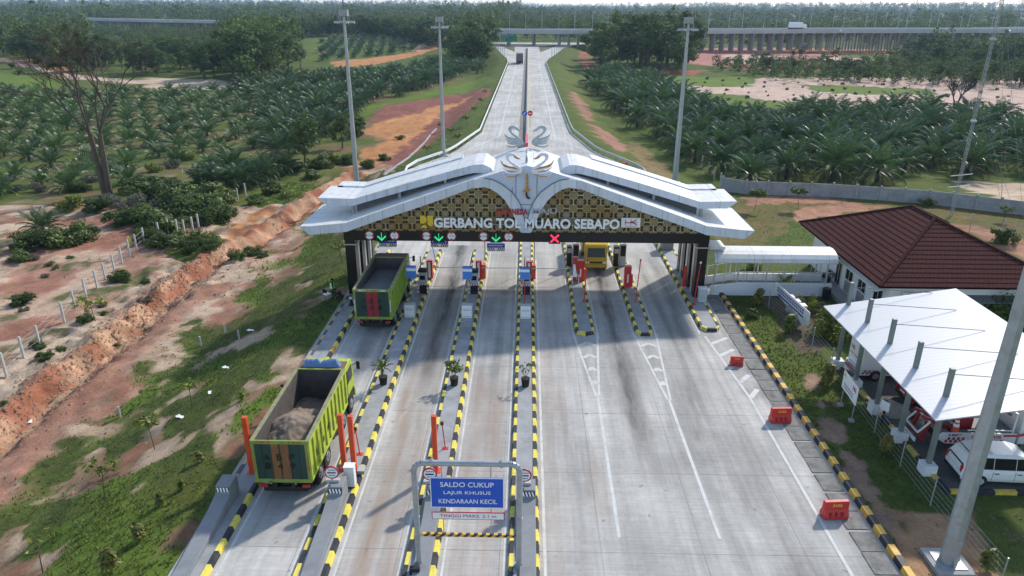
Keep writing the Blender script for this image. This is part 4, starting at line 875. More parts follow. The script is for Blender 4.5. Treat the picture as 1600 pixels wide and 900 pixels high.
HAZ = M('hazard_red_white', (0.5, 0.05, 0.05), 0.5)
for k, x in enumerate((-8.25, -4.15, 0.04)):
    w3 = ['right of the rear dump truck', 'on the second island', 'on the middle island'][k]
    t = thing('notice_box', 'grey cabinet with white notice board front '+w3, 'notice box', (x, 46.75, 0.185), group='cabinets with white notice boards')
    MB().prism([(-0.0, 0), (0.5, 0), (0.5, 0.98), (0.12, 0.98)], 'x', -0.39, 0.39).build('cabinet', ACU, t, bevel=0.015)
    f = MB(); f.hexa([(-0.35, -0.006, 0.04), (0.35, -0.006, 0.04), (0.35, 0.01, 0.04), (-0.35, 0.01, 0.04)], [(-0.35, 0.102, 0.93), (0.35, 0.102, 0.93), (0.35, 0.12, 0.93), (-0.35, 0.12, 0.93)])
    fc = f.build('notice_board', SIGNW, t)
    l = MB()
    for j, (z, a) in enumerate(((0.85, 0.1), (0.78, 0.2), (0.68, 0.3), (0.62, 0.3), (0.56, 0.26), (0.12, 0.3))):
        y = -0.006+0.121*(z-0.04)/0.89; l.box(-a, a, y-0.008, y+0.02, z, z+0.022)
    l.build('notice_line', M('grey_ink', (0.2, 0.2, 0.24), 0.6) if k == 0 else bpy.data.materials['grey_ink'], fc)
    t = thing('lane_board', 'blue and white lane board on a thin post '+w3, 'lane board', (x-0.08, 48.9, 0.185), group='blue lane boards on posts')
    MB().box(-0.36, 0.36, -0.04, 0.0, 2.2, 3.1).build('blue_panel', BLUEL, t); MB().box(-0.36, 0.36, -0.04, 0.0, 3.12, 3.2).build('panel_top', BLUE, t)
    MB().box(-0.34, 0.34, -0.05, -0.041, 2.78, 2.98).build('white_band', SIGNW, t); MB().cyl((0, 0.04, 0), (0, 0.04, 3.1), 0.035, 0.035, 8).build('post', STEEL if k < 2 else RED, t)
    t = thing('toll_machine', 'grey card reader machine with red white frame '+w3, 'toll machine', (x+0.35-0.15*k, 51.6, 0.185), group='grey toll machines on the left islands')
    MB().box(-0.3, 0.3, -0.25, 0.3, 0.75, 1.75).build('machine_body', ACU, t, bevel=0.03); MB().box(-0.34, 0.34, -0.3, 0.34, 1.75, 1.95).build('hood', DARK, t, bevel=0.04)
    MB().box(-0.2, 0.2, -0.27, -0.251, 1.15, 1.5).build('screen', GLASS, t); MB().cyl((-0.15, 0.1, 1.95), (-0.15, 0.1, 2.95), 0.04, 0.03, 8).build('antenna', BLACK, t)
    h = MB()
    for sx in (-0.36, 0.36):
        for j in range(6): h.box(sx-0.03, sx+0.03, -0.5, -0.44, j*0.16, j*0.16+0.155, j % 2)
    for j in range(7): h.box(-0.33+j*0.095, -0.33+(j+0.97)*0.095, -0.5, -0.44, 0.82, 0.89, j % 2)
    h.build('guard_frame', [RED, SIGNW], t); MB().box(-0.28, 0.28, -0.2, 0.26, 0, 0.75).build('machine_base', DARK, t)
    t = thing('barrier_gate', 'red barrier gate housing '+w3+', boom lowered across the lane', 'barrier gate', (x+0.45-0.1*k, 54.8, 0.185), group='red barrier gates with lowered booms')
    MB().box(-0.24, 0.24, -0.2, 0.2, 0, 1.55).build('housing', RED, t, bevel=0.03); MB().box(-0.1, 0.08, -0.215, -0.201, 0.1, 1.45).build('white_panel', SIGNW, t)
    if k: MB().box(0.25, 0.55, -0.1, 0.3, 0, 1.2).build('motor_case', REDO, t, bevel=0.03)
    if k < 3: MB().cyl((0.2, -0.24, 1.0), (3.3, -0.24, 1.03), 0.035, 0.025, 8).build('boom', ACU, t)
    t = thing('thin_sign_post', ['leaning thin dark post between the rear truck and its barrier gate', 'thin dark post beside the red gate on the second island', 'thin dark post behind the red gate on the middle island'][k], 'post', (x+0.7, 57.5, 0.185), group='thin dark posts under the canopy')
    MB().cyl((0, 0, 0), (-0.8 if k == 0 else 0, 0, 4.3), 0.035, 0.035, 6).build('post', BARR, t); MB().box(-0.15, 0.15, -0.1, 0.1, 0, 0.03).build('base_plate', RED, t)
for k, (x, lab) in enumerate(((4.1, 'left of the yellow truck'), (8.1, 'right of the yellow truck'))):
    t = thing('toll_machine', 'tall dark toll machine with pale frame '+lab, 'toll machine', (x+0.05, 58.3, 0.185), group='dark toll machines on the short islands')
    MB().box(-0.62, -0.22, -0.3, 0.3, 0, 1.75).build('machine_body', DARK, t, bevel=0.03); MB().box(-0.12, 0.42, -0.2, 0.4, 0, 2.0).build('machine_frame', ACU, t, bevel=0.03)
    MB().box(-0.06, 0.36, -0.215, -0.201, 0.9, 1.85).build('screen', GLASS, t); MB().box(-0.6, -0.24, -0.32, -0.301, 1.2, 1.6).build('dial_plate', ACU, t)
    MB().cyl((0.3, 0, 2.0), (0.3, 0, 4.4), 0.05, 0.05, 8).build('mast', STEEL, t)
    t = thing('barrier_gate', 'red barrier gate housing on the short island '+lab, 'barrier gate', (x+(0.35 if k == 0 else 0.0), 54.6 if k == 0 else 53.4, 0.185), group='red gate housings on the short islands')
    MB().box(-0.26, 0.26, -0.25, 0.25, 0, 1.75).build('housing', RED, t, bevel=0.03); MB().box(0.26, 0.42, -0.1, 0.3, 0, 1.0).build('motor_case', REDO, t, bevel=0.02); MB().box(-0.05, 0.05, -0.265, -0.251, 0.4, 1.1).build('white_panel', SIGNW, t)
    if k == 0: MB().box(-0.62, -0.3, -0.1, 0.2, 0, 2.0).build('rear_housing', RED, t, bevel=0.02)
t = thing('tilted_panel_stand', 'small white stand with slanted panel left of the yellow truck', 'stand', (3.95, 52.9, 0.185))
b = MB(); [b.cyl((sx, 0, 0), (sx, 0, 1.1), 0.03, 0.03, 6) for sx in (-0.25, 0.25)]; b.bar((-0.25, 0, 1.1), (0.25, 0, 1.1), 0.05); b.build('frame', WHITE, t)
MB().hexa([(-0.2, -0.05, 0.95), (0.12, -0.05, 0.95), (0.12, 0.05, 0.95), (-0.2, 0.05, 0.95)], [(-0.2, 0.15, 1.9), (-0.05, 0.15, 1.9), (-0.05, 0.25, 1.9), (-0.2, 0.25, 1.9)]).build('panel', SIGNW, t)
for k, (x, y, lean, lab) in enumerate(((4.45, 50.2, 0.25, 'tall thin red pole on the short island left of the yellow truck'), (8.32, 50.2, 0.3, 'tall thin red pole on the short island right of the yellow truck'), (12.62, 49.8, 0.35, 'tall thin red pole beside the right black column'))):
    t = thing('thin_pole', lab, 'pole', (x, y, 0.185), group='tall thin red poles under the right half of the canopy')
    MB().cyl((0, 0, 0.05), (lean*0.6, 0, 3.25), 0.04, 0.035, 8).build('pole', RED, t); MB().cyl((lean*0.6, 0, 3.25), (lean*0.6, 0, 3.4), 0.07, 0.06, 8).build('pole_head', RED if k < 2 else SIGNW, t); MB().box(-0.14, 0.14, -0.12, 0.12, 0, 0.05).build('base_plate', RED, t)
t = thing('bollard', 'thick short red post between the right black columns', 'bollard', (12.55, 53.3, 0.185)); MB().cyl((0, 0, 0.04), (0.06, 0, 1.75), 0.13, 0.13, 12).build('post', RED, t); MB().cyl((0, 0, 0), (0, 0, 0.05), 0.2, 0.2, 12).build('base_plate', WHITE, t)
t = thing('cabinet', 'pale blue grey cabinet at the foot of the front right column', 'cabinet', (13.35, 50.35, 0.185)); MB().box(-0.3, 0.3, -0.25, 0.25, 0.05, 1.1).build('cabinet_body', M('pale_blue_grey', (0.42, 0.48, 0.5), 0.5), t, bevel=0.02); MB().box(-0.34, 0.34, -0.29, 0.29, 1.1, 1.16).build('lid', WHITE, t); MB().box(-0.26, 0.26, -0.2, 0.2, 0, 0.05).build('plinth', BARR, t)
t = thing('concrete_block', 'grey concrete block at the far end of the rightmost island', 'concrete block', (13.0, 63.2, 0.185)); MB().box(-0.5, 0.5, -0.6, 0.6, 0, 1.2).build('block', BARR, t, bevel=0.03); MB().box(-0.53, 0.53, -0.63, 0.63, 1.2, 1.26).build('lid', WALLW, t)
# water-filled barriers
def jersey(mb):
    mb.prism([(-0.26, 0), (0.26, 0), (0.26, 0.16), (0.13, 0.42), (0.1, 0.82), (-0.1, 0.82), (-0.13, 0.42), (-0.26, 0.16)], 'x', -0.55, 0.55); return mb
rb = None
for k, (x, y, rz, sc, lab) in enumerate(((13.3, 40.4, -0.05, 0.72, 'smallest red plastic barrier, on the hatched road marking'), (13.9, 33.9, 0.06, 1.0, 'red plastic barrier on the drain slabs, middle one by the right kerb'), (13.75, 26.1, 0.08, 1.0, 'red plastic barrier nearest the foreground light mast'), (13.6, 99.3, 0.5, 0.9, 'red plastic barrier beside the guard rail beyond the canopy roof'))):
    if rb is None:
        rb = thing('plastic_barrier', lab, 'barrier', (x, y, 0.03), rz, group='red plastic barriers along the right edge')
        body = jersey(MB()).build('barrier_body', RED, rb, bevel=0.03)
        c = MB(); [c.prism([(-0.2+j*0.11, 0.58), (-0.14+j*0.11, 0.65), (-0.2+j*0.11, 0.72), (-0.16+j*0.11, 0.72), (-0.1+j*0.11, 0.65), (-0.16+j*0.11, 0.58)], 'y', -0.135, -0.112) for j in range(4)]; c.build('arrow_mark', YEL, body)
        n = MB(); [n.prism([(-0.36+j*0.26, 0.14), (-0.22+j*0.26, 0.14), (-0.25+j*0.26, 0.33), (-0.33+j*0.26, 0.33)], 'y', -0.275, -0.18) for j in range(3)]; n.build('foot_rib', M('dark_red_plastic', (0.3, 0.02, 0.02), 0.45), body)
        rb.scale = (sc,)*3
    else: dup(rb, (x, y, 0.03), rz, lab, scale=sc)

# ------------------------------------------------------------------ vehicles
def wheel(par, x, y, r=0.5, wd=0.3, name='wheel', rim=None):
    s = 1 if x > 0 else -1
    w_ = MB().cyl((x-s*wd, y, r), (x, y, r), r, r, 20).build(name, DARK, par, bevel=0.03)
    MB().cyl((x-s*0.02, y, r), (x+s*0.015, y, r), r*0.58, r*0.5, 14).build('rim', rim or STEEL, w_)
    h = MB(); [h.bar((x+s*0.02, y, r), (x+s*0.02, y+r*0.5*math.cos(a), r+r*0.5*math.sin(a)), 0.03, r*0.14) for a in np.arange(0, 6.28, 1.2566)]; h.build('wheel_spoke', rim or BARR, w_)
    return w_
LIMEG = M('lime_truck_paint', (0.36, 0.45, 0.045), 0.5, var=0.16, dirt=(0.17, 0.16, 0.08), dirt_amt=0.6)
GREENT = M('green_truck_paint', (0.24, 0.36, 0.04), 0.45, var=0.12, dirt=(0.14, 0.13, 0.06), dirt_amt=0.4)
BEDIN = M('truck_bed_steel', (0.075, 0.065, 0.06), 0.75, var=0.3, dirt=(0.14, 0.1, 0.07), dirt_amt=0.5)
TAIL = M('tailgate_dark_green', (0.012, 0.045, 0.035), 0.5, var=0.15, dirt=(0.05, 0.06, 0.05), dirt_amt=0.4)
SOIL = M('dug_soil', (0.21, 0.165, 0.12), 0.95, var=0.35, scale=3, bump=0.5)
SANDG = M('grey_sand', (0.15, 0.15, 0.145), 0.95, var=0.2, scale=3, bump=0.3)
TARP = M('blue_tarp', (0.09, 0.17, 0.34), 0.5, var=0.25)
DULL = M('dull_green_paint', (0.20, 0.26, 0.05), 0.6, var=0.25, dirt=(0.1, 0.09, 0.06), dirt_amt=0.6)
def dump_truck(loc, lab, paint, stripe, rows, heap, tarp):
    T = thing('dump_truck', lab, 'dump truck', loc); L = 6.7; W = 1.22; z0 = 1.12; z1 = 3.2
    b = MB(); b.box(-W, -W+0.07, 0, L, z0, z1); b.box(W-0.07, W, 0, L, z0, z1); b.box(-W, W, L-0.07, L, z0, z1+0.02); b.box(-W+0.07, W-0.07, 0.07, L-0.07, z0, z0+0.1)
    body = b.build('bed', [paint, BEDIN], T)
    inn = MB(); inn.box(-W+0.071, -W+0.09, 0.08, L-0.09, z0+0.1, z1-0.02); inn.box(W-0.09, W-0.071, 0.08, L-0.09, z0+0.1, z1-0.02); inn.box(-W+0.09, W-0.09, L-0.09, L-0.071, z0+0.1, z1-0.02); inn.build('bed_lining', BEDIN, body)
    r = MB(); tr_ = MB()
    for s in (-1, 1):
        tr_.box(s*(W-0.075), s*(W+0.09), -0.02, L, z1+0.001, z1+0.035); r.box(s*(W+0.005), s*(W+0.09), -0.02, L, z1-0.14, z1); r.box(s*(W+0.005), s*(W+0.08), -0.02, L, z0-0.02, z0+0.12)
        for k in range(11): r.box(s*(W+0.003), s*(W+0.075), k*(L-0.12)/10, k*(L-0.12)/10+0.13, z0+0.12, z1-0.14)
    r.build('side_rib', paint, T); tr_.build('top_rail', M('worn_rail', (0.24, 0.23, 0.13), 0.7, var=.3, dirt=(.1, .08, .06), dirt_amt=.6) if 'worn_rail' not in bpy.data.materials else bpy.data.materials['worn_rail'], T)
    tg = MB(); tg.box(-W-0.05, W+0.05, -0.09, -0.005, z0-0.05, z0+0.14); tg.box(-W-0.05, W+0.05, -0.09, -0.005, z1-0.12, z1+0.05); tg.box(-W-0.05, -W+0.1, -0.09, -0.005, z0+0.14, z1-0.12); tg.box(W-0.1, W+0.05, -0.09, -0.005, z0+0.14, z1-0.12)
    [tg.box(x-0.04, x+0.04, -0.16, -0.09, zz, zz+0.12) for x in (-0.55, 0.55) for zz in (z0-0.1, z1-0.02)]; tg.build('tailgate_frame', DULL, T)
    p = MB().box(-W+0.1, W-0.1, -0.07, -0.01, z0+0.14, z1-0.12).build('tailgate', TAIL, T)
    MB().box(-0.42, 0.42, -0.078, -0.071, z0+0.145, z1-0.125).build('stripe', stripe, p)
    q = MB(); [q.box(x-0.025, x+0.025, -0.1, -0.07, z0+0.145, z1-0.125) for x in (-0.82, -0.42, -0.02, 0.42, 0.8)]; q.build('tailgate_rib', TAIL, p)
    q = MB(); [q.box(x, x+0.03, -0.105, -0.091, z0+0.5, z1-0.7) for x in (-W+0.0, W-0.03)]; q.box(-0.9, -0.4, -0.105, -0.091, z1-0.06, z1-0.01); q.box(0.45, 0.95, -0.105, -0.091, z1-0.06, z1-0.01); q.build('reflector', M('reflector_red', (0.5, 0.08, 0.04), 0.4) if tarp else SIGNW, T)
    for zz, row in ((z1-0.95, rows[0]), (z1-1.42, rows[1])):
        for x, ch in zip((-0.62, -0.05, 0.5), row): text(ch, 'lettering', BLACK, p, x-0.12, x+0.12, zz, zz+0.32, -0.1, 0.012, 0.0)
    if tarp:
        q = MB(); [q.box(W+0.078, W+0.084, 0.9+k*1.1, 1.1+k*1.1, z0+0.7, z0+1.0) for k in range(4)]; q.build('side_mark', BLACK, T)
    # heap
    nx, ny = 40, 100; X, Y = np.meshgrid(np.linspace(-W+0.1, W-0.1, nx), np.linspace(0.1, L-0.1, ny)); n_ = fbm(X*1.3, Y*1.3, 3, 4)-0.5
    if heap == 'soil': Z = z0+0.35+1.5*np.exp(-((Y-2.4)/2.1)**2)*(1-0.3*(X/W)**2)+n_*0.34+(fbm(X*5,Y*5,8,3)-.5)*.16-0.5*np.exp(-((Y-3.6)/0.7)**2-((X-0.25)/0.5)**2)
    else: Z = z0+1.15+0.35*smooth(6.5, 1.5, Y)-0.12*(X/W)**2+n_*0.12
    Z = np.maximum(Z, z0+0.11); i = np.arange(nx*ny).reshape(ny, nx); F = np.stack([i[:-1,:-1], i[:-1,1:], i[1:,1:], i[1:,:-1]], -1).reshape(-1, 4)
    hp = link('load_heap', np_mesh('load_heap', np.stack([X.ravel(), Y.ravel(), Z.ravel()], 1), F, SOIL if heap == 'soil' else SANDG, smooth=True))
    hp.location = loc; tag(hp, 'heap of brown soil in the bed of the nearest dump truck' if heap == 'soil' else 'grey sand load filling the bed of the rear dump truck', 'soil heap' if heap == 'soil' else 'sand load')
    ch = MB(); [ch.box(s*0.42-0.08, s*0.42+0.08, -0.1, 8.6, 0.72, 1.05) for s in (-1, 1)]; ch.box(-1.0, 1.0, 0.05, 0.2, 0.5, 0.75); ch.box(-0.5, 0.5, 1.4, 6.4, 0.75, 1.06); ch.box(-1.1, -0.5, 4.3, 5.6, 0.45, 1.0); ch.box(0.5, 1.1, 4.3, 5.3, 0.45, 1.0); ch.build('chassis', DARK, T)
    fl = MB(); [fl.box(s*0.65-0.3, s*0.65+0.3, 0.62, 0.66, 0.2, 0.95) for s in (-1, 1)]; fl.build('mud_flap', DARK, T)
    [MB().box(s*0.95-0.16, s*0.95+0.16, -0.02, 0.05, 0.75, 0.9).build('tail_light', M('tail_light', (0.4, 0.03, 0.02), 0.3) if 'tail_light' not in bpy.data.materials else bpy.data.materials['tail_light'], T) for s in (-1, 1)]
    for y in (1.45, 2.75, 6.05, 7.75):
        for s in (-1, 1): wheel(T, s*1.2, y, 0.52, 0.5 if y < 4 else 0.3)
    cab = MB(); cab.prism([(6.95, 0.9), (8.75, 0.9), (8.75, 1.75), (8.55, 2.85), (8.3, 3.0), (6.95, 3.0)], 'x', -1.18, 1.18); cabo = cab.build('cab', paint, T, bevel=0.06)
    [MB().prism([(7.35, 1.9), (8.45, 1.9), (8.35, 2.65), (7.35, 2.65)], 'x', s*1.175, s*1.195).build('side_window', GLASS, cabo) for s in (-1, 1)]
    MB().hexa([(-1.0, 8.74, 1.9), (1.0, 8.74, 1.9), (1.0, 8.76, 1.9), (-1.0, 8.76, 1.9)], [(-1.0, 8.585, 2.7), (1.0, 8.585, 2.7), (1.0, 8.61, 2.7), (-1.0, 8.61, 2.7)]).build('windscreen', GLASS, cabo)
    dr = MB(); [dr.box(s*1.182, s*1.2, 7.27, 7.3, 1.0, 2.75) for s in (-1, 1)]; dr.build('door_seam', BLACK, cabo); MB().box(-1.2, 1.2, 8.7, 8.95, 0.45, 0.95).build('bumper', paint, T, bevel=0.05)
    fe = MB(); [fe.box(s*0.95, s*1.25, 7.1, 8.45, 0.95, 1.2) for s in (-1, 1)]; fe.build('mudguard', DARK, T)
    for s in (-1, 1):
        m_ = MB().cyl((s*1.2, 8.45, 2.55), (s*1.5, 8.6, 2.6), 0.02, 0.02, 6).build('mirror', DARK, T); MB().box(s*1.5-0.1, s*1.5+0.1, 8.58, 8.66, 2.2, 2.68).build('mirror_head', DARK, m_, bevel=0.03)
    MB().box(-W, W, L+0.005, L+0.85, z1-0.06, z1+0.02).build('cab_guard', M('rusty_plate', (0.16, 0.1, 0.06), 0.8, var=0.3) if 'rusty_plate' not in bpy.data.materials else bpy.data.materials['rusty_plate'], T)
    if tarp:
        nx, ny = 30, 10; X, Y = np.meshgrid(np.linspace(-1.0, 1.0, nx), np.linspace(L+0.1, L+0.62, ny)); n_ = fbm(X*4, Y*6, 12, 3)
        Z = z1+0.03+0.34*np.sin(np.pi*(Y-L-0.1)/0.52)**0.6*(0.5+n_*0.9)*np.clip((1.0-np.abs(X))*6, 0, 1)*(1-0.5*np.exp(-(X/0.08)**2)); i = np.arange(nx*ny).reshape(ny, nx); F = np.stack([i[:-1,:-1], i[:-1,1:], i[1:,1:], i[1:,:-1]], -1).reshape(-1, 4)
        tp = link('folded_tarpaulin', np_mesh('folded_tarpaulin', np.stack([X.ravel(), Y.ravel(), Z.ravel()], 1), F, TARP, smooth=True)); tp.location = loc
        tag(tp, 'crumpled blue tarpaulin lying above the cab of the nearest dump truck', 'tarpaulin')
    return T
dump_truck((-10.72, 26.55, 0), 'bright lime green dump truck carrying brown soil, nearest to the camera', LIMEG, M('stripe_orange_brown', (0.2, 0.085, 0.03), 0.5, var=0.25), ('ABP', '149'), 'soil', True)
dump_truck((-10.3, 44.5, 0), 'green dump truck with red striped tailgate entering under the canopy', GREENT, M('stripe_crimson', (0.26, 0.015, 0.03), 0.5, var=0.15), ('ABP', '001'), 'sand', False)
YTR = M('yellow_truck_paint', (0.52, 0.36, 0.02), 0.4, var=0.1, dirt=(0.2, 0.15, 0.05), dirt_amt=0.3)
T = thing('small_truck', 'yellow truck facing the camera under the canopy', 'truck', (5.95, 57.3, 0))
MB().prism([(0.0, 0.5), (0.0, 1.2), (0.22, 2.1), (0.4, 2.25), (1.7, 2.25), (1.7, 0.5)], 'x', -0.92, 0.92).build('cab', YTR, T, bevel=0.06)
MB().hexa([(-0.76, -0.02, 1.25), (0.76, -0.02, 1.25), (0.76, 0.06, 1.25), (-0.76, 0.06, 1.25)], [(-0.7, 0.155, 2.0), (0.7, 0.155, 2.0), (0.7, 0.24, 2.0), (-0.7, 0.24, 2.0)]).build('windscreen', GLASS, T)
MB().box(-0.95, 0.95, -0.1, 0.1, 0.35, 0.62).build('bumper', YTR, T, bevel=0.04); MB().box(-0.55, 0.55, -0.02, 0.0, 0.72, 0.86).build('grille', DARK, T)
for s in (-1, 1): MB().box(s*0.72-0.16, s*0.72+0.16, -0.025, 0.0, 0.7, 0.88).build('headlight', SIGNW, T); MB().box(s*1.1-0.07, s*1.1+0.07, 0.1, 0.16, 1.3, 1.7).build('mirror', DARK, T)
for y in (0.75, 4.3):
    for s in (-1, 1): wheel(T, s*0.95, y, 0.42, 0.25 if y < 2 else 0.45)
b = MB(); b.box(-1.05, -0.98, 1.9, 6.2, 1.0, 2.6); b.box(0.98, 1.05, 1.9, 6.2, 1.0, 2.6); b.box(-1.05, 1.05, 1.83, 1.9, 1.0, 2.85); b.box(-1.05, 1.05, 6.2, 6.27, 1.0, 2.6); b.box(-1.0, 1.0, 1.9, 6.2, 1.0, 1.08); b.build('bed', YTR, T); MB().box(-0.8, 0.8, 1.85, 2.2, 2.85, 2.95).build('headboard_rail', YTR, T); MB().box(-0.45, 0.45, 0.5, 6.2, 0.55, 0.95).build('chassis', DARK, T)
def box_truck(loc, lab, m, scale=1.0, rz=0.0):
    T = thing('box_truck', lab, 'truck', loc, rz); MB().box(-1.15, 1.15, 0, 6.0, 1.0, 3.4).build('cargo_box', m, T, bevel=0.04); MB().prism([(6.2, 0.6), (8.0, 0.6), (7.9, 1.6), (7.6, 2.6), (6.2, 2.6)], 'x', -1.1, 1.1).build('cab', WHITE, T, bevel=0.05)
    d = MB(); d.box(-1.05, -0.03, -0.02, -0.002, 1.1, 3.3); d.box(0.03, 1.05, -0.02, -0.002, 1.1, 3.3); d.build('rear_door', m, T); MB().box(-0.9, 0.9, -0.05, 7.6, 0.55, 1.0).build('chassis', DARK, T); MB().box(-1.12, 1.12, -0.1, 0.0, 0.5, 0.7).build('bumper', DARK, T)
    for y in (1.2, 6.9):
        for s in (-1, 1): wheel(T, s*1.1, y, 0.48, 0.3)
    T.scale = (scale,)*3; return T
box_truck((-3.1, 286.5, 0), 'dark grey box truck driving away far along the road', M('grey_box', (0.12, 0.12, 0.12), 0.6), 1.15)
box_truck((142, 418, 9.0), 'white box truck crossing the long viaduct', WHITE, 1.15, RAD(-88))

# ------------------------------------------------------------------ parked vehicles under the car port
def loft(secs, mi=0):      # secs: list of (y, [(half width, z)...]) from bottom to top, mirrored
    mb = MB(); rings = []
    for y, pr in secs:
        ring = [(-x, y, z) for x, z in pr]+[(x, y, z) for x, z in pr[::-1]]; rings.append([len(mb.v)+i for i in range(len(ring))]); mb.v += ring
    n = len(rings[0])
    for a, b in zip(rings[:-1], rings[1:]):
        for k in range(n): mb.f.append((a[k], a[(k+1) % n], b[(k+1) % n], b[k])); mb.m.append(mi)
    mb.f.append(tuple(rings[0][::-1])); mb.m.append(mi); mb.f.append(tuple(rings[-1])); mb.m.append(mi); return mb
def car(loc, rz, lab, paint, Lc=4.5, W=0.86, hb=0.95, ht=1.68, group=None):
    T = thing('parked_car', lab, 'car', loc, rz, group); k = Lc/4.5
    lo = [(W-0.08, 0.28), (W, 0.5), (W, hb-0.18), (W-0.05, hb)]
    s = [(0.0, [(W-0.16, 0.36), (W-0.12, 0.5), (W-0.12, 0.75), (W-0.16, hb-0.04)]), (0.12*k, lo), (1.0*k, lo), (3.3*k, lo), (4.2*k, [(W-0.1, 0.28), (W-0.04, 0.5), (W-0.08, hb-0.28), (W-0.14, hb-0.14)]), (4.5*k, [(W-0.28, 0.34), (W-0.22, 0.5), (W-0.26, 0.68), (W-0.34, 0.76)])]
    loft(s).build('body', paint, T, smooth=False, bevel=0.06)
    c = [(0.05*k, [(W-0.07, hb-0.02), (W-0.1, hb+0.04), (W-0.15, hb+0.08), (W-0.22, hb+0.1)]), (0.28*k, [(W-0.05, hb-0.02), (W-0.12, hb+0.22), (W-0.2, ht-0.28), (W-0.27, ht-0.23)]), (0.55*k, [(W-0.05, hb-0.02), (W-0.1, hb+0.25), (W-0.21, ht-0.1), (W-0.3, ht-0.05)]), (1.3*k, [(W-0.04, hb-0.02), (W-0.09, hb+0.25), (W-0.19, ht-0.06), (W-0.25, ht)]), (2.4*k, [(W-0.04, hb-0.02), (W-0.09, hb+0.25), (W-0.19, ht-0.08), (W-0.25, ht-0.02)]), (2.8*k, [(W-0.05, hb-0.02), (W-0.11, hb+0.24), (W-0.21, ht-0.16), (W-0.27, ht-0.12)]), (3.55*k, [(W-0.1, hb-0.06), (W-0.12, hb-0.03), (W-0.14, hb-0.01), (W-0.18, hb+0.0)])]
    cab = loft(c).build('cabin', paint, T, bevel=0.02)
    for sx in (-1, 1):
        g = MB()
        for (ya, yb) in ((0.62, 1.31), (1.345, 2.285), (2.32, 2.95)):
            z0, z1 = hb+0.03, ht-0.16; xa, xb = W-0.045, W-0.165; top = yb if yb < 2.8 else 2.62
            g.hexa([(sx*(xa-0.02), ya*k, z0), (sx*(xa-0.02), yb*k+(0.35*k if yb > 2.8 else 0), z0), (sx*(xa+0.012), yb*k+(0.35*k if yb > 2.8 else 0), z0), (sx*(xa+0.012), ya*k, z0)], [(sx*(xb-0.03), ya*k, z1), (sx*(xb-0.03), top*k, z1), (sx*(xb+0.012), top*k, z1), (sx*(xb+0.012), ya*k, z1)])
        g.build('side_window', GLASS, cab)
    MB().hexa([(-W+0.2, 0.04*k, hb+0.1), (W-0.2, 0.04*k, hb+0.1), (W-0.2, 0.2*k, hb+0.1), (-W+0.2, 0.2*k, hb+0.1)], [(-W+0.31, 0.42*k, ht-0.12), (W-0.31, 0.42*k, ht-0.12), (W-0.31, 0.55*k, ht-0.14), (-W+0.31, 0.55*k, ht-0.14)]).build('rear_window', GLASS, cab)
    MB().hexa([(-W+0.16, 3.35*k, hb+0.1), (W-0.16, 3.35*k, hb+0.1), (W-0.16, 3.5*k, hb+0.1), (-W+0.16, 3.5*k, hb+0.1)], [(-W+0.27, 2.75*k, ht-0.16), (W-0.27, 2.75*k, ht-0.16), (W-0.27, 2.92*k, ht-0.15), (-W+0.27, 2.92*k, ht-0.15)]).build('windscreen', GLASS, cab)
    for sx in (-1, 1):
        MB().box(sx*(W-0.2)-0.07, sx*(W-0.2)+0.07, -0.01, 0.1, 0.72, hb+0.1).build('tail_light', M('tail_light', (0.4, 0.03, 0.02), 0.3) if 'tail_light' not in bpy.data.materials else bpy.data.materials['tail_light'], T)
        MB().box(sx*(W+0.09)-0.09, sx*(W+0.09)+0.09, 2.95*k, 3.05*k, hb, hb+0.14).build('mirror', paint, T, bevel=0.02)
        d = MB(); [d.box(sx*(W-0.001), sx*(W+0.004), y*k, y*k+0.015, 0.42, hb-0.06) for y in (1.32, 2.3, 3.2)]; d.build('door_seam', BLACK, T)
        h = MB(); [h.box(sx*W, sx*(W+0.02), y*k, y*k+0.2, hb-0.18, hb-0.14) for y in (1.4, 2.4)]; h.build('door_handle', BLACK, T)
        for y in (0.85, 3.6): wheel(T, sx*(W+0.02), y*k, 0.33, 0.22, rim=ACU)
    MB().box(-0.25, 0.25, -0.012, 0.02, 0.6, 0.72).build('number_plate', SIGNW, T); MB().box(-W+0.14, W-0.14, -0.03, 0.1, 0.34, 0.5).build('bumper', DARK, T, bevel=0.02)
    MB().box(-W+0.25, W-0.25, 0.3, 3.6*k, 0.26, 0.4).build('underbody', DARK, T)
    return T
CARW = M('car_white', (0.72, 0.74, 0.75), 0.2, var=0.03, spec=0.6); CARR = M('car_red', (0.3, 0.02, 0.02), 0.25, var=0.08, spec=0.6)
car((20.55, 29.25, 0), RAD(-93), 'white family car parked in the open beside the foreground light mast', CARW, 4.6)
car((21.5, 36.2, 0), RAD(-90), 'red car parked in shade under the white car port', CARR, 4.2, ht=1.55)
CHK = M('checker_red', (0.35, 0.03, 0.05), 0.4)
def checker(mb, x, y0, y1, z0, h, n, ax='y'):
    for i in range(n):
        for j in range(2):
            a = y0+(y1-y0)*i/n; b = y0+(y1-y0)*(i+1)/n
            if (i+j) % 2 == 0: mb.box(x-0.012, x, a, b, z0+j*h/2, z0+(j+1)*h/2) if ax == 'y' else mb.box(a, b, x-0.012, x, z0+j*h/2, z0+(j+1)*h/2)
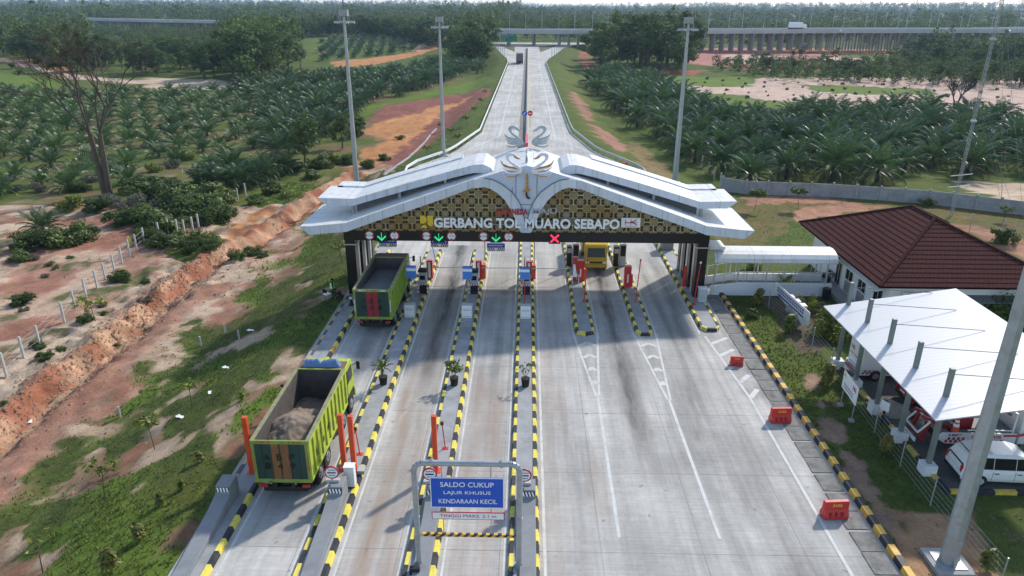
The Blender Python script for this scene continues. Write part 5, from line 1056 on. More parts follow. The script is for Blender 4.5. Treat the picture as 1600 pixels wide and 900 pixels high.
# rescue van: tail towards the fence (-x), so local +y points to world +x
V = thing('rescue_van', 'white patrol van with red checker band parked at the far end of the car port', 'van', (20.1, 39.4, 0), RAD(-90))
MB().box(-0.9, 0.9, 0.0, 2.1, 0.75, 2.25).build('box_body', CARW, V, bevel=0.05); MB().prism([(2.1, 0.4), (4.7, 0.4), (4.7, 0.95), (3.9, 1.1), (3.2, 1.85), (2.1, 1.85)], 'x', -0.88, 0.88).build('cab', CARW, V, bevel=0.05)
MB().box(-0.88, 0.88, -0.1, 2.2, 0.4, 0.74).build('lower_body', CARW, V); c = MB(); checker(c, 0.915, 0.1, 2.1, 0.5, 0.24, 16); checker(c, 0.895+0.0, 2.3, 4.4, 0.5, 0.24, 16); checker(c, -0.1, -0.85, 0.85, 0.45, 0.24, 14, 'x'); c.build('checker_band', CHK, V)
d = MB(); [d.box(a, b, -0.012, -0.001, 0.85, 2.15) for a, b in ((-0.85, -0.02), (0.02, 0.85))]; dd_ = d.build('rear_door', CARW, V)
c = MB(); hk_logo(c, -0.65, 1.55, 0.45, 0.3, -0.02, 0.012); [c.box(-0.7+j*0.2, -0.58+j*0.2, -0.02, -0.013, 1.25, 1.33) for j in range(6)]; c.build('company_emblem', LRED, dd_)
MB().box(-0.5, 0.5, 0.6, 0.9, 2.25, 2.37).build('light_bar', DARK, V, bevel=0.02); MB().box(-0.85, 0.85, -0.25, -0.05, 0.38, 0.48).build('rear_step', BARR, V)
for y in (0.95, 3.7):
    for s in (-1, 1): wheel(V, s*0.92, y, 0.36, 0.24, rim=BARR)
[MB().box(s*0.875, s*0.885, 2.6, 3.3, 1.2, 1.7).build('side_window', GLASS, V) for s in (-1, 1)]
# tow truck
R = thing('tow_truck', 'white and red tow truck with cones on its bed, half under the car port', 'tow truck', (20.7, 32.2, 0), RAD(-90))
b = MB(); b.prism([(0.5, 0.55), (3.95, 0.55), (3.95, 1.15), (0.3, 1.15), (0.0, 0.85)], 'x', -1.05, -0.95); b.prism([(0.5, 0.55), (3.95, 0.55), (3.95, 1.15), (0.3, 1.15), (0.0, 0.85)], 'x', 0.95, 1.05); b.build('side_skirt', CARW, R)
MB().box(-0.95, 0.95, 0.2, 3.95, 0.95, 1.05).build('deck', BARR, R); MB().box(-0.45, 0.45, 0.2, 6.0, 0.55, 0.94).build('chassis', DARK, R)
MB().prism([(4.1, 0.5), (6.15, 0.5), (6.15, 1.3), (5.9, 2.15), (5.6, 2.35), (4.1, 2.35)], 'x', -1.0, 1.0).build('cab', CARW, R, bevel=0.07)
[MB().prism([(4.6, 1.45), (5.9, 1.4), (5.7, 2.1), (4.6, 2.1)], 'x', s*1.0-0.012, s*1.0+0.012).build('side_window', GLASS, R) for s in (-1, 1)]
MB().hexa([(-0.9, 6.1, 1.4), (0.9, 6.1, 1.4), (0.9, 6.13, 1.4), (-0.9, 6.13, 1.4)], [(-0.85, 5.9, 2.1), (0.85, 5.9, 2.1), (0.85, 5.93, 2.1), (-0.85, 5.93, 2.1)]).build('windscreen', GLASS, R)
st = MB(); [st.prism([(3.3, 0.98), (4.1, 1.0), (4.8, 1.25), (5.6, 1.15), (6.16, 0.8), (6.16, 0.98), (5.6, 1.32), (4.8, 1.42), (4.1, 1.12), (3.3, 1.1)], 'x', s*1.052, s*1.065) for s in (-1, 1)]; st.build('red_stripe', RED, R)
c = MB(); checker(c, 1.065, 0.45, 1.4, 0.62, 0.3, 8); checker(c, 1.065, 2.6, 3.3, 0.62, 0.2, 6); c.build('checker_band', CHK, R); c = MB()
for x0 in (0.75, ): 
    pass
def side_text(par, s, y0, y1, z0, z1, x, m):       # lettering on the right flank (reads towards +y)
    o = text(s, 'lettering', m, par, y0, y1, z0, z1, 0, 0.01, 0.02); o.rotation_euler = (0, 0, RAD(90)); o.location = (x, 0, 0); return o
side_text(R, 'DEREK GRATIS', 1.75, 3.2, 0.88, 1.05, 1.053, LRED); side_text(R, 'HK', 0.6, 1.1, 0.98, 1.1, 1.053, LBLU); side_text(R, 'HK', 4.2, 4.5, 1.6, 1.75, 1.003, LRED); side_text(R, 'HK', 5.2, 5.55, 1.28, 1.38, 1.003, LRED)
cr = MB(); cr.bar((-0.4, 0.9, 1.05), (-0.4, -0.5, 1.7), 0.16); cr.bar((0.4, 0.9, 1.05), (0.4, -0.5, 1.7), 0.16); cr.bar((-0.5, -0.4, 0.5), (-0.5, -0.1, 1.6), 0.14); cr.bar((0.5, -0.4, 0.5), (0.5, -0.1, 1.6), 0.14); cr.bar((-0.7, -0.4, 0.55), (0.7, -0.4, 0.55), 0.16); cr.box(-0.5, 0.5, 1.2, 2.0, 1.05, 1.7); cr.bar((0, 1.4, 1.6), (0, 3.5, 1.85), 0.3); cr.build('crane', M('crane_shaded_red', (0.26, 0.018, 0.02), 0.5), R)  # crane red darkened so the colour carries the car port's shade
wf = MB(); wf.bar((-0.6, -0.7, 0.9), (0.6, -0.7, 0.9), 0.08); wf.bar((-0.6, -0.7, 0.9), (-0.6, -0.2, 1.5), 0.07); wf.bar((0.6, -0.7, 0.9), (0.6, -0.2, 1.5), 0.07); wf.bar((-0.6, -0.2, 1.5), (0.6, -0.2, 1.5), 0.07); wf.box(-0.6, 0.6, -0.78, -0.72, 0.35, 0.55); wf.build('tow_frame', CARW, R)
rk = MB(); rk.bar((-0.9, 3.8, 1.05), (-0.9, 3.8, 2.2), 0.07); rk.bar((0.9, 3.8, 1.05), (0.9, 3.8, 2.2), 0.07); rk.bar((-0.9, 3.8, 2.2), (0.9, 3.8, 2.2), 0.08); [rk.bar((-0.9, y, 1.3), (-0.9, y+1.1, 1.3), 0.05) for y in (1.5, 2.6)]; [rk.bar((0.98, y, 1.3), (0.98, y+1.1, 1.3), 0.05) for y in (1.5, 2.6)]; rk.build('rack', CARW, R)
for y in (1.95, 5.2):
    for s in (-1, 1): wheel(R, s*1.0, y, 0.44, 0.4 if y < 4 else 0.26)
def cone(x, y, z, lab, sc=1.0):
    t = thing('traffic_cone', lab, 'traffic cone', (x, y, z), group='traffic cones')
    MB().cyl((0, 0, 0.04), (0, 0, 0.72), 0.15, 0.035, 14).build('cone_body', REDO, t); MB().box(-0.2, 0.2, -0.2, 0.2, 0, 0.04).build('cone_base', DARK, t)
    MB().cyl((0, 0, 0.3), (0, 0, 0.42), 0.118, 0.098, 14).build('white_band', SIGNW, t); MB().cyl((0, 0, 0.5), (0, 0, 0.58), 0.086, 0.072, 14).build('white_band', SIGNW, t); t.scale = (sc,)*3
cone(21.7, 31.4, 1.05, 'red and white cone on the tow truck bed, nearer the tail', 1.25); cone(22.85, 31.4, 1.05, 'red and white cone on the tow truck bed, nearer the cab', 1.25)
t = thing('traffic_cone', 'dark traffic cone with white bands on the pavement beside the rear dump truck', 'traffic cone', (-12.95, 49.0, 0.16)); MB().cyl((0, 0, 0.04), (0, 0, 0.8), 0.15, 0.04, 14).build('cone_body', DARK, t); MB().box(-0.2, 0.2, -0.2, 0.2, 0, 0.04).build('cone_base', DARK, t); MB().cyl((0, 0, 0.5), (0, 0, 0.68), 0.1, 0.075, 14).build('white_band', SIGNW, t)
# ------------------------------------------------------------------ people
SKIN = M('skin', (0.25, 0.14, 0.09), 0.6); CLO = M('black_clothes', (0.014, 0.014, 0.017), 0.8); HIV = M('hi_vis_green', (0.3, 0.75, 0.18), 0.6); HAIR = M('black_hair', (0.008, 0.007, 0.006), 0.5)
def person(loc, rz, lab, J, vest, zs):
    root = thing('person', lab, 'person', loc, rz)
    names = list(J); idx = {n: i for i, n in enumerate(names)}
    E_ = [('pelvis','chest'),('chest','neck'),('neck','chin'),('chin','head'),('head','crown'),('chest','ls'),('ls','le'),('le','lw'),('lw','lh'),('chest','rs'),('rs','re'),('re','rw'),('rw','rh'),('pelvis','lhip'),('lhip','lk'),('lk','la'),('la','lt'),('pelvis','rhip'),('rhip','rk'),('rk','ra'),('ra','rtoe')]
    Rr = dict(pelvis=.15, chest=.165, neck=.06, chin=.075, head=.105, crown=.07, ls=.075, le=.05, lw=.035, lh=.04, rs=.075, re=.05, rw=.035, rh=.04, lhip=.1, lk=.065, la=.045, lt=.045, rhip=.1, rk=.065, ra=.045, rtoe=.045)
    me = bpy.data.meshes.new('body'); me.from_pydata([J[n] for n in names], [(idx[a], idx[b]) for a, b in E_], [])
    o = bpy.data.objects.new('body', me); scene.collection.objects.link(o); o.parent = root
    sk = o.modifiers.new('skin', 'SKIN'); sv = me.skin_vertices[0].data
    for n in names: sv[idx[n]].radius = (Rr[n], Rr[n]*(0.75 if n in ('pelvis', 'chest') else 1)); sv[idx[n]].use_root = n == 'pelvis'
    o.modifiers.new('sub', 'SUBSURF').levels = 1; o.modifiers['sub'].render_levels = 2
    m, nt, b, oc = _start('person_surface', 0.8); sp = nt.nodes.new('ShaderNodeSeparateXYZ'); nt.links.new(oc, sp.inputs[0])
    k = _math(nt, 'GREATER_THAN', sp.outputs[2], zs); nt.links.new(_mix(nt, (0.014, 0.014, 0.017), (0.25, 0.14, 0.09), k), b.inputs['Base Color']); me.materials.append(m)
    hd = Vector(J['head']); hb = MB()
    for (za, ra, zb, rb_) in ((0.0, .125, .05, .125), (.05, .125, .1, .1), (.1, .1, .135, .045)): hb.cyl(hd+Vector((0, -0.02, za)), hd+Vector((0, -0.02, zb)), ra, rb_, 12)
    hb.build('hair', HAIR, root, smooth=True)
    if vest:
        p, c = Vector(J['pelvis']), Vector(J['chest']); n_ = Vector(J['neck'])
        v = MB(); sec = [(p+Vector((0, 0, .02)), .2, .16), (p.lerp(c, .5), .2, .165), (c, .23, .18), (c.lerp(n_, .45), .2, .15), (c.lerp(n_, .75), .12, .1)]
        for (q0, a0, b0), (q1, a1, b1) in zip(sec[:-1], sec[1:]):
            n = 14; vs = [q+Vector((a*math.cos(2*math.pi*k/n), bb*math.sin(2*math.pi*k/n), 0)) for q, a, bb in ((q0, a0, b0), (q1, a1, b1)) for k in range(n)]
            v.add(vs, [(k, (k+1) % n, n+(k+1) % n, n+k) for k in range(n)])
        vv = v.build('safety_vest', HIV, root, smooth=True); s = MB(); s.cyl(p.lerp(c, .4), p.lerp(c, .55), .207, .207, 14); so_ = s.build('reflective_band', SIGNW, vv); so_.scale = (1, .82, 1)
    return root
S1 = dict(pelvis=(0,0,.93), chest=(0,.02,1.28), neck=(0,.03,1.46), chin=(0,.06,1.53), head=(0,.07,1.62), crown=(0,.06,1.69), ls=(-.2,.0,1.38), le=(-.26,.03,1.12), lw=(-.2,.2,.98), lh=(-.16,.27,.97), rs=(.2,.0,1.38), re=(.27,-.02,1.1), rw=(.27,.06,.87), rh=(.27,.1,.79), lhip=(-.1,0,.86), lk=(-.11,.08,.48), la=(-.11,-.06,.08), lt=(-.12,.13,.04), rhip=(.1,0,.86), rk=(.14,.16,.5), ra=(.16,.2,.08), rtoe=(.17,.38,.04))
gp = G(521, 470, -0.15); person((gp.x, gp.y, hz(gp.x, gp.y)), RAD(-60), 'person standing in a bright green safety vest and black clothes', S1, True, 1.49)
S2 = dict(pelvis=(0,0,.36), chest=(0,.3,.66), neck=(0,.44,.8), chin=(0,.52,.83), head=(0,.58,.89), crown=(0,.6,.95), ls=(-.19,.3,.74), le=(-.25,.5,.52), lw=(-.12,.66,.36), lh=(-.08,.72,.3), rs=(.19,.3,.74), re=(.25,.5,.52), rw=(.12,.66,.36), rh=(.08,.72,.3), lhip=(-.12,.02,.33), lk=(-.2,.42,.46), la=(-.18,.1,.08), lt=(-.2,.3,.04), rhip=(.12,.02,.33), rk=(.2,.42,.46), ra=(.18,.1,.08), rtoe=(.2,.3,.04))
person((-13.75, 49.6, 0.16), RAD(75), 'person in black clothes crouching on the pavement edge', S2, False, .81)
gp = G(512, 470, -0.2); t = thing('chair', 'black and white chair on the grass behind the standing person', 'chair', (gp.x, gp.y, hz(gp.x, gp.y)), RAD(150))
MB().box(-.24, .24, -.24, .24, .43, .48).build('seat', SIGNW, t, bevel=.01); MB().box(-.22, .22, .2, .25, .6, .92).build('backrest', BLACK, t, bevel=.02)
for sx in (-1, 1):
    for sy in (-1, 1): MB().cyl((sx*.24, sy*.26, 0), (sx*.2, sy*.2, .45 if sy < 0 else .9), .014, .014, 6).build('leg', STEEL, t)

# ------------------------------------------------------------------ light masts
def mast(loc, h, r0, lab, rod=False, tilt=0.0):
    t = thing('light_mast', lab, 'light mast', loc, group='tall grey floodlight masts')
    p = MB(); n = 4
    for k in range(n):
        z0, z1 = 0.06+(h-0.06)*k/n, 0.06+(h-0.06)*(k+1)/n; f0, f1 = 1-0.6*k/n, 1-0.6*(k+1)/n; p.cyl((0, 0, z0), (0, 0, z1), r0*f0+(0.015 if k else 0), r0*f1, 10)
    p.build('pole', STEEL, t); MB().box(-r0*2.2, r0*2.2, -r0*2.2, r0*2.2, -0.15, 0.04).build('concrete_footing', GREY, t); MB().box(-r0*1.5, r0*1.5, -r0*1.5, r0*1.5, 0.04, 0.075).build('base_plate', STEEL, t)
    g = MB(); [g.prism([(e*r0*0.95, 0.075), (e*r0*1.4, 0.075), (e*r0*0.95, 0.45)], 'y', -0.015, 0.015) for e in (-1, 1)]; [g.prism([(e*r0*0.95, 0.075), (e*r0*1.4, 0.075), (e*r0*0.95, 0.45)], 'x', -0.015, 0.015) for e in (-1, 1)]; g.build('gusset', STEEL, t)
    MB().box(-r0*0.3, r0*0.35, -r0*1.04, -r0*0.8, 0.5, 1.25).build('access_door', STEEL, t, bevel=.02)
    hd = MB(); hd.bar((-.95, 0, h-.55), (.95, 0, h-.55), .1); hd.bar((0, -.95, h-.55), (0, .95, h-.55), .1); [hd.bar((.75*math.cos(a), .75*math.sin(a), h-.55), (.75*math.cos(a+.785), .75*math.sin(a+.785), h-.55), .06) for a in np.arange(0, 6.28, .785)]; hd.build('crown_ring', STEEL, t)
    cg = MB(); [cg.bar((x, y, h-.5), (x, y, h+.75), .05) for x in (-.5, .5) for y in (-.4, .4)]; [cg.bar((-.5, y, z), (.5, y, z), .06) for y in (-.4, .4) for z in (h+.1, h+.72)]; [cg.bar((x, -.4, z), (x, .4, z), .06) for x in (-.5, .5) for z in (h+.1, h+.72)]; cg.box(-.48, .48, -.37, .37, h+.12, h+.66); cg.build('equipment_cage', M('cage_grey', (.3, .31, .32), .5) if 'cage_grey' not in bpy.data.materials else bpy.data.materials['cage_grey'], t)
    for k in range(6):
        a = k*math.pi/3; x, y = 1.05*math.cos(a), 1.05*math.sin(a); MB().hexa([(x-.2, y-.14, h-.75), (x+.2, y-.14, h-.75), (x+.2, y+.14, h-.75), (x-.2, y+.14, h-.75)], [(x-.14, y-.1, h-.5), (x+.14, y-.1, h-.5), (x+.14, y+.1, h-.5), (x-.14, y+.1, h-.5)]).build('floodlight', ACU, t)
    if rod: r = MB(); r.cyl((0, 0, h+.7), (0, 0, h+2.6), .03, .02, 6); r.cyl((0, 0, h+1.6), (0, 0, h+2.5), .06, .06, 6); r.build('lightning_rod', DARK, t)
    return t
mast((-21.7, 89.8, hz(-21.7, 89.8)+0.05), 21.0, .36, 'tall grey floodlight mast left of the canopy with a lightning rod', True)
mast((-12.47, 107.0, hz(-12.47, 107)+0.15), 18.6, .33, 'tall grey floodlight mast beside the left edge of the road beyond the canopy')
mast((18.9, 90.4, hz(18.9, 90.4)+0.15), 19.0, .36, 'tall grey floodlight mast right of the canopy in front of the palm grove')
mast((17.22, 23.3, 0.1), 21.5, .34, 'large grey floodlight mast in the right foreground with its base plate in view')

# ------------------------------------------------------------------ car port
CP = thing('car_port', 'open car port with sloping white metal roof held by grey green columns', 'car port', (19.6, 35, 0))
l = (-19.6, -35, 0); sl = 1.07/6.6; x0, x1, y0, y1 = 18.2, 25.9, 27.7, 40.65
z = lambda x: 4.0+(x-x0)*sl
rm, nt, b, oc = _start('white_metal_sheet', .45, 0, .5); sp = nt.nodes.new('ShaderNodeSeparateXYZ'); nt.links.new(oc, sp.inputs[0])
wv = _math(nt, 'FRACT', _math(nt, 'MULTIPLY', sp.outputs[1], 3.2)); c = _mix(nt, (.47, .48, .50), (.33, .34, .36), _math(nt, 'GREATER_THAN', wv, .93)); c = _mix(nt, c, (.45, .44, .41), _ramp(nt, _noise(nt, _vec(nt, oc, (.4, 3, 1)), 1.0, 5, .7), .5, .75, 0, .5)); nt.links.new(c, b.inputs['Base Color']); _bump(nt, b, wv, .25, .03)
ro = MB(); ro.hexa([(x0, y0, z(x0)-.06), (x1, y0, z(x1)-.06), (x1, y1, z(x1)-.06), (x0, y1, z(x0)-.06)], [(x0, y0, z(x0)), (x1, y0, z(x1)), (x1, y1, z(x1)), (x0, y1, z(x0))]); ro.build('metal_roof', rm, CP, loc=l)
for y in (29.5, 32.3, 35.05, 37.8, 40.4):
    cc = MB(); cc.box(19.45, 19.65, y-.1, y+.1, .5, 5.65); co = cc.build('column', COLGREEN, CP, loc=l)
    pd = MB(); pd.box(19.24, 19.86, y-.31, y+.31, -.05, .52); pd.build('pedestal', WALLW, CP, loc=l)
    rd = MB(); rd.cyl((19.6, y, 5.35), (24.4, y, z(24.4)+.03), .02, .02, 5); rd.build('tie_rod', BARR, CP, loc=l)
    bm_ = MB(); bm_.bar((18.4, y, z(18.4)-.17), (25.6, y, z(25.6)-.17), .1, .18); bm_.build('rafter', COLGREEN, CP, loc=l)
fb = MB(); [fb.bar((x, y0+.1, z(x)-.3), (x, y1-.1, z(x)-.3), .08, .1) for x in (19.0, 21.5, 24.5)]; fb.build('purlin', COLGREEN, CP, loc=l)
for y in (29.0, 31.5, 34, 36.5, 39): 
    c2 = MB(); c2.box(25.2, 25.4, y-.1, y+.1, 0, z(25.3)-.2); c2.build('rear_column', COLGREEN, CP, loc=l)
# paving of the yard
pm, nt, b, oc = _start('dark_pavers', .9, 0, .2); br = nt.nodes.new('ShaderNodeTexBrick'); nt.links.new(oc, br.inputs['Vector']); br.inputs['Scale'].default_value = 4.5; br.inputs['Color1'].default_value = (.15, .145, .14, 1); br.inputs['Color2'].default_value = (.1, .1, .1, 1); br.inputs['Mortar'].default_value = (.05, .05, .05, 1)
nt.links.new(_mix(nt, br.outputs[0], (.2, .18, .16), _ramp(nt, _noise(nt, oc, .8, 5), .5, .75, 0, .5)), b.inputs['Base Color'])
tag(MB().add([(19.85, 28.1, .02), (45, 28.1, .02), (45, 41.0, .02), (19.85, 41.0, .02)], [(0, 1, 2, 3)]).build('parking_paving', pm), kind='structure')
kb = MB()
kerb_path(kb, [(19.62, 41.1), (19.62, 27.9)], .95, wid=.22, h=.12, inset=.02, z0=-.05); o = tag(kb.build('striped_kerb', [M('dull_yellow', (.55, .42, .07), .7, var=.2, dirt=(.2, .17, .1), dirt_amt=.5), BLK]), 'yellow and black kerb between the car port and the wire fence', 'kerb')
kb = MB(); kerb_path(kb, [(19.85, 27.85), (34, 27.85)], 1.0, wid=.22, h=.12, inset=.02, z0=-.05); tag(kb.build('striped_kerb', [bpy.data.materials['dull_yellow'], BLK]), 'yellow and black kerb along the near side of the parked white car', 'kerb')
t = thing('sign_stand', 'black post with small white notice in front of the car port', 'sign', (19.3, 33.7, 0), RAD(-60)); MB().box(-.04, .04, -.04, .04, 0, 1.5).build('post', BLACK, t); MB().box(-.25, .25, -.06, -.04, .9, 1.45).build('notice', SIGNW, t)
t = thing('rubble_pile', 'heap of pale rubble and sand between two car port columns', 'rubble', (20.5, 35.2, .02))
nx = 24; X, Y = np.meshgrid(np.linspace(-1, 1, nx), np.linspace(-.9, .9, nx)); Z = .5*np.clip(1-(X**2+(Y/.9)**2), 0, 1)**.8*(0.5+fbm(X*3, Y*3, 4, 4)); i = np.arange(nx*nx).reshape(nx, nx); link('heap', np_mesh('heap', np.stack([X.ravel(), Y.ravel(), Z.ravel()], 1), np.stack([i[:-1,:-1], i[:-1,1:], i[1:,1:], i[1:,:-1]], -1).reshape(-1, 4), M('pale_rubble', (.3, .28, .25), .95, var=.35, scale=6, bump=.5)), t)

# ------------------------------------------------------------------ office with hipped roof
OF = thing('office_building', 'white single storey office with brown hipped tile roof behind the car port', 'building', (30.5, 53, 0))
lo = (-30.5, -53, 0); X0, X1, Y0, Y1, EZ, RZ = 23.8, 36.7, 45.3, 60.8, 3.5, 6.5
ax_, ay_ = 30.2, 55.1; bx_, by_ = 30.15, 51.7
tm, nt, b, oc = _start('brown_roof_tiles', .95, 0, .03); sp = nt.nodes.new('ShaderNodeSeparateXYZ'); nt.links.new(oc, sp.inputs[0])
rib = _math(nt, 'FRACT', _math(nt, 'MULTIPLY', sp.outputs[2], 5.2)); tl = _math(nt, 'FRACT', _math(nt, 'MULTIPLY', _math(nt, 'ADD', sp.outputs[0], sp.outputs[1]), 3.3))
c = _mix(nt, (.08, .031, .027), (.108, .045, .038), _ramp(nt, _noise(nt, oc, 6, 3), .35, .65)); c = _mix(nt, c, (.022, .008, .008), _math(nt, 'LESS_THAN', rib, .3)); c = _mix(nt, c, (.06, .03, .025), _math(nt, 'MULTIPLY', _math(nt, 'LESS_THAN', tl, .22), .7)); nt.links.new(c, b.inputs['Base Color']); _bump(nt, b, rib, .5, .06)
rf = MB(); e = [(X0, Y0, EZ), (X1, Y0, EZ), (X1, Y1, EZ), (X0, Y1, EZ)]; A = (ax_, ay_, RZ); B = (bx_, by_, RZ)
rf.add(e+[A, B], [(0, 1, 5), (1, 2, 4, 5), (2, 3, 4), (3, 0, 5, 4)]); rf.add([(x, y, zz-.12) for x, y, zz in e], [(3, 2, 1, 0)]); rfo = rf.build('roof', tm, OF, loc=lo)
hp = MB(); [hp.bar(Vector(p)+Vector((0, 0, .03)), Vector(q)+Vector((0, 0, .03)), .22, .12) for p, q in ((e[0], B), (e[1], B), (e[2], A), (e[3], A), (A, B))]; hp.build('ridge_tile', M('ridge_brown', (.05, .02, .018), .95, spec=.03), rfo, loc=None)
for ch in rfo.children: ch.location = (0, 0, 0)
wl = MB(); wx0, wx1, wy0, wy1 = X0+1.2, X1-1.2, Y0+.9, Y1-.9; wl.box(wx0, wx1, wy0, wy1, -.1, EZ-.13); wl.build('wall', WALLW, OF, loc=lo)
MB().box(X0+.05, wx0, 48.0, 56.0, -.1, .22).build('porch_step', GREY, OF, loc=lo)
MB().box(X0+.0, X1, Y0, Y1, EZ-.125, EZ-.121).build('soffit', WALLW, OF, loc=lo)
STN = M('stone_panel', (.25, .24, .21), .85, var=.4, scale=5)
def window_x(y, wd, z0_, z1_, x, name='window', glass=GLASS):     # on the wall facing -x
    f = MB(); [f.box(x-.05, x-.002, *q) for q in ((y-wd/2, y+wd/2, z0_, z0_+.07), (y-wd/2, y+wd/2, z1_-.07, z1_), (y-wd/2, y-wd/2+.07, z0_+.07, z1_-.07), (y+wd/2-.07, y+wd/2, z0_+.07, z1_-.07), (y-.03, y+.03, z0_+.07, z1_-.07))]
    o = f.build(name, SILVER if name == 'window' else ACU, OF, loc=lo); g = MB().box(x-.03, x-.004, y-wd/2+.07, y+wd/2-.07, z0_+.07, z1_-.07).build('pane', glass, o); return o
for y in (47.6, 50.1, 52.3): window_x(y, 1.3, 1.25, 2.6, wx0); MB().box(wx0-.03, wx0-.002, y-.6, y+.6, .3, 1.15).build('stone_panel', STN, OF, loc=lo)
window_x(54.2, .95, .25, 2.5, wx0, 'door')
aw = MB(); aw.hexa([(wx0-.75, 46.6, 2.62), (wx0-.002, 46.6, 2.8), (wx0-.002, 53.2, 2.8), (wx0-.75, 53.2, 2.62)], [(wx0-.75, 46.6, 2.68), (wx0-.002, 46.6, 2.86), (wx0-.002, 53.2, 2.86), (wx0-.75, 53.2, 2.68)]); aw.build('window_canopy', WALLW, OF, loc=lo)
def window_y(x, wd, z0_, z1_, y, name='window'):
    f = MB(); [f.box(q[0], q[1], y-.05, y-.002, q[2], q[3]) for q in ((x-wd/2, x+wd/2, z0_, z0_+.07), (x-wd/2, x+wd/2, z1_-.07, z1_), (x-wd/2, x-wd/2+.07, z0_+.07, z1_-.07), (x+wd/2-.07, x+wd/2, z0_+.07, z1_-.07), (x-.03, x+.03, z0_+.07, z1_-.07))]
    o = f.build(name, SILVER, OF, loc=lo); MB().box(x-wd/2+.07, x+wd/2-.07, y-.03, y-.004, z0_+.07, z1_-.07).build('pane', M('bluish_glass', (.22, .27, .3), .15, spec=.6) if 'bluish_glass' not in bpy.data.materials else bpy.data.materials['bluish_glass'], o); return o
for x, wd in ((30.8, 1.6), (33.2, 2.1)):
    window_y(x, wd, .35, 2.15, wy0); a = MB(); a.hexa([(x-wd*.62, wy0-.9, 2.35), (x+wd*.62, wy0-.9, 2.35), (x+wd*.62, wy0-.002, 2.55), (x-wd*.62, wy0-.002, 2.55)], [(x-wd*.62, wy0-.9, 2.42), (x+wd*.62, wy0-.9, 2.42), (x+wd*.62, wy0-.002, 2.62), (x-wd*.62, wy0-.002, 2.62)]); a.build('awning', M('grey_awning', (.14, .14, .14), .7) if 'grey_awning' not in bpy.data.materials else bpy.data.materials['grey_awning'], OF, loc=lo)
ro_ = MB(); [ro_.cyl((33.2+s*.5, wy0-.052, 1.05), (33.2+s*.5, wy0-.07, 1.05), .28, .28, 20) for s in (-1, 1)]; ro_.build('round_sticker', BARR, OF, loc=lo)
for k, x in enumerate((26.2, 27.5, 28.8)):
    t = thing('air_conditioner', 'white outdoor air conditioner unit under the roof eave, '+['leftmost of three', 'middle of three', 'rightmost of three'][k], 'air conditioner', (x, wy0-.28, 2.3), group='air conditioners on the office wall')
    MB().box(-.42, .42, -.15, .15, 0, .58).build('casing', WHITE, t, bevel=.02); MB().cyl((-.1, -.151, .29), (-.1, -.17, .29), .23, .23, 18).build('fan_grille', DARK, t); MB().box(-.4, .4, .15, .27, -.04, 0).build('bracket', ACU, t)
# ------------------------------------------------------------------ covered walkway
WK = thing('covered_walkway', 'white barrel roofed ramp walkway between the canopy and the office', 'walkway', (19.3, 53, 0)); lw = (-19.3, -53, 0)
rr = MB(); n = 8; prf = [(52.9+1.45*math.cos(RAD(a)), 2.95+.75*math.sin(RAD(a))) for a in np.linspace(180, 0, n+1)]
rr.prism(prf+[(52.9+1.38*math.cos(RAD(a)), 2.88+.72*math.sin(RAD(a))) for a in np.linspace(0, 180, n+1)], 'x', 14.3, 23.6); rr.build('barrel_roof', ROOFT, WK, loc=lw)
MB().box(14.0, 15.2, 52.2, 53.9, 3.72, 3.95).build('roof_box', WHITE, WK, loc=lw)
for y, nm in ((52.15, 'near'), (54.3, 'far')):
    wa = MB(); wa.prism([(14.4, 0.0), (23.7, 0.0), (23.7, 1.05), (16.4, 1.05), (14.4, .75)], 'y', y, y+.14); wa.build('ramp_wall', WALLW, WK, loc=lw)
    rl = MB(); rl.bar((14.5, y+.07, 1.6), (16.4, y+.07, 1.95), .05); rl.bar((16.4, y+.07, 1.95), (23.6, y+.07, 1.95), .05); [rl.bar((x, y+.07, .7), (x, y+.07, 1.6+.35*min(1, (x-14.5)/1.9)), .035) for x in np.arange(14.6, 23.6, .75)]; rl.build('railing', SILVER, WK, loc=lw)
    for x in (14.6, 16.4, 18.6, 20.8, 23.2): MB().box(x-.05, x+.05, y+.02, y+.12, .7, 2.98).build('roof_post', SILVER, WK, loc=lw)
MB().prism([(14.4, 0), (23.7, 0), (23.7, .45), (16.4, .45), (14.4, .05)], 'y', 52.3, 54.3).build('ramp_floor', GREY, WK, loc=lw)

# ------------------------------------------------------------------ fences, walls, boards on the right
def fence(name, pts, hgt, lab, wires=4, mat_=STEEL, step=3.0, mesh=False, rr_=.03, wr=.008):
    pts = [Vector((x, y, hz(x, y))) for x, y in pts]; o = pts[0]; t = thing(name, lab, 'fence', o); posts = []
    for a, b in zip(pts[:-1], pts[1:]):
        n = max(1, round((b-a).length/step)); posts += [a.lerp(b, k/n) for k in range(n)]
    posts.append(pts[-1])
    for p in posts: p.z = hz(p.x, p.y); MB().cyl(p-o, p-o+Vector((0, 0, hgt)), rr_, rr_, 6).build('post', mat_, t)
    w_ = MB()
    for a, b in zip(posts[:-1], posts[1:]):
        for k in range(wires): zz = hgt*(k+.6)/wires*.98; w_.cyl(a-o+Vector((0, 0, zz)), b-o+Vector((0, 0, zz)), wr, wr, 4)
    w_.build('wire', mat_, t); return t
fence('wire_fence', [(17.5, 53.5), (18.9, 46), (19.0, 40), (18.6, 33), (18.45, 27), (18.5, 22)], 1.55, 'thin steel wire fence between the grass verge and the car port', 6, step=3.2)
fence('wire_fence', [(44.5, 70), (50.5, 64.5), (56, 58)], 1.9, 'thin wire fence with top rail behind the office roof', 3, rr_=.04, wr=.015)
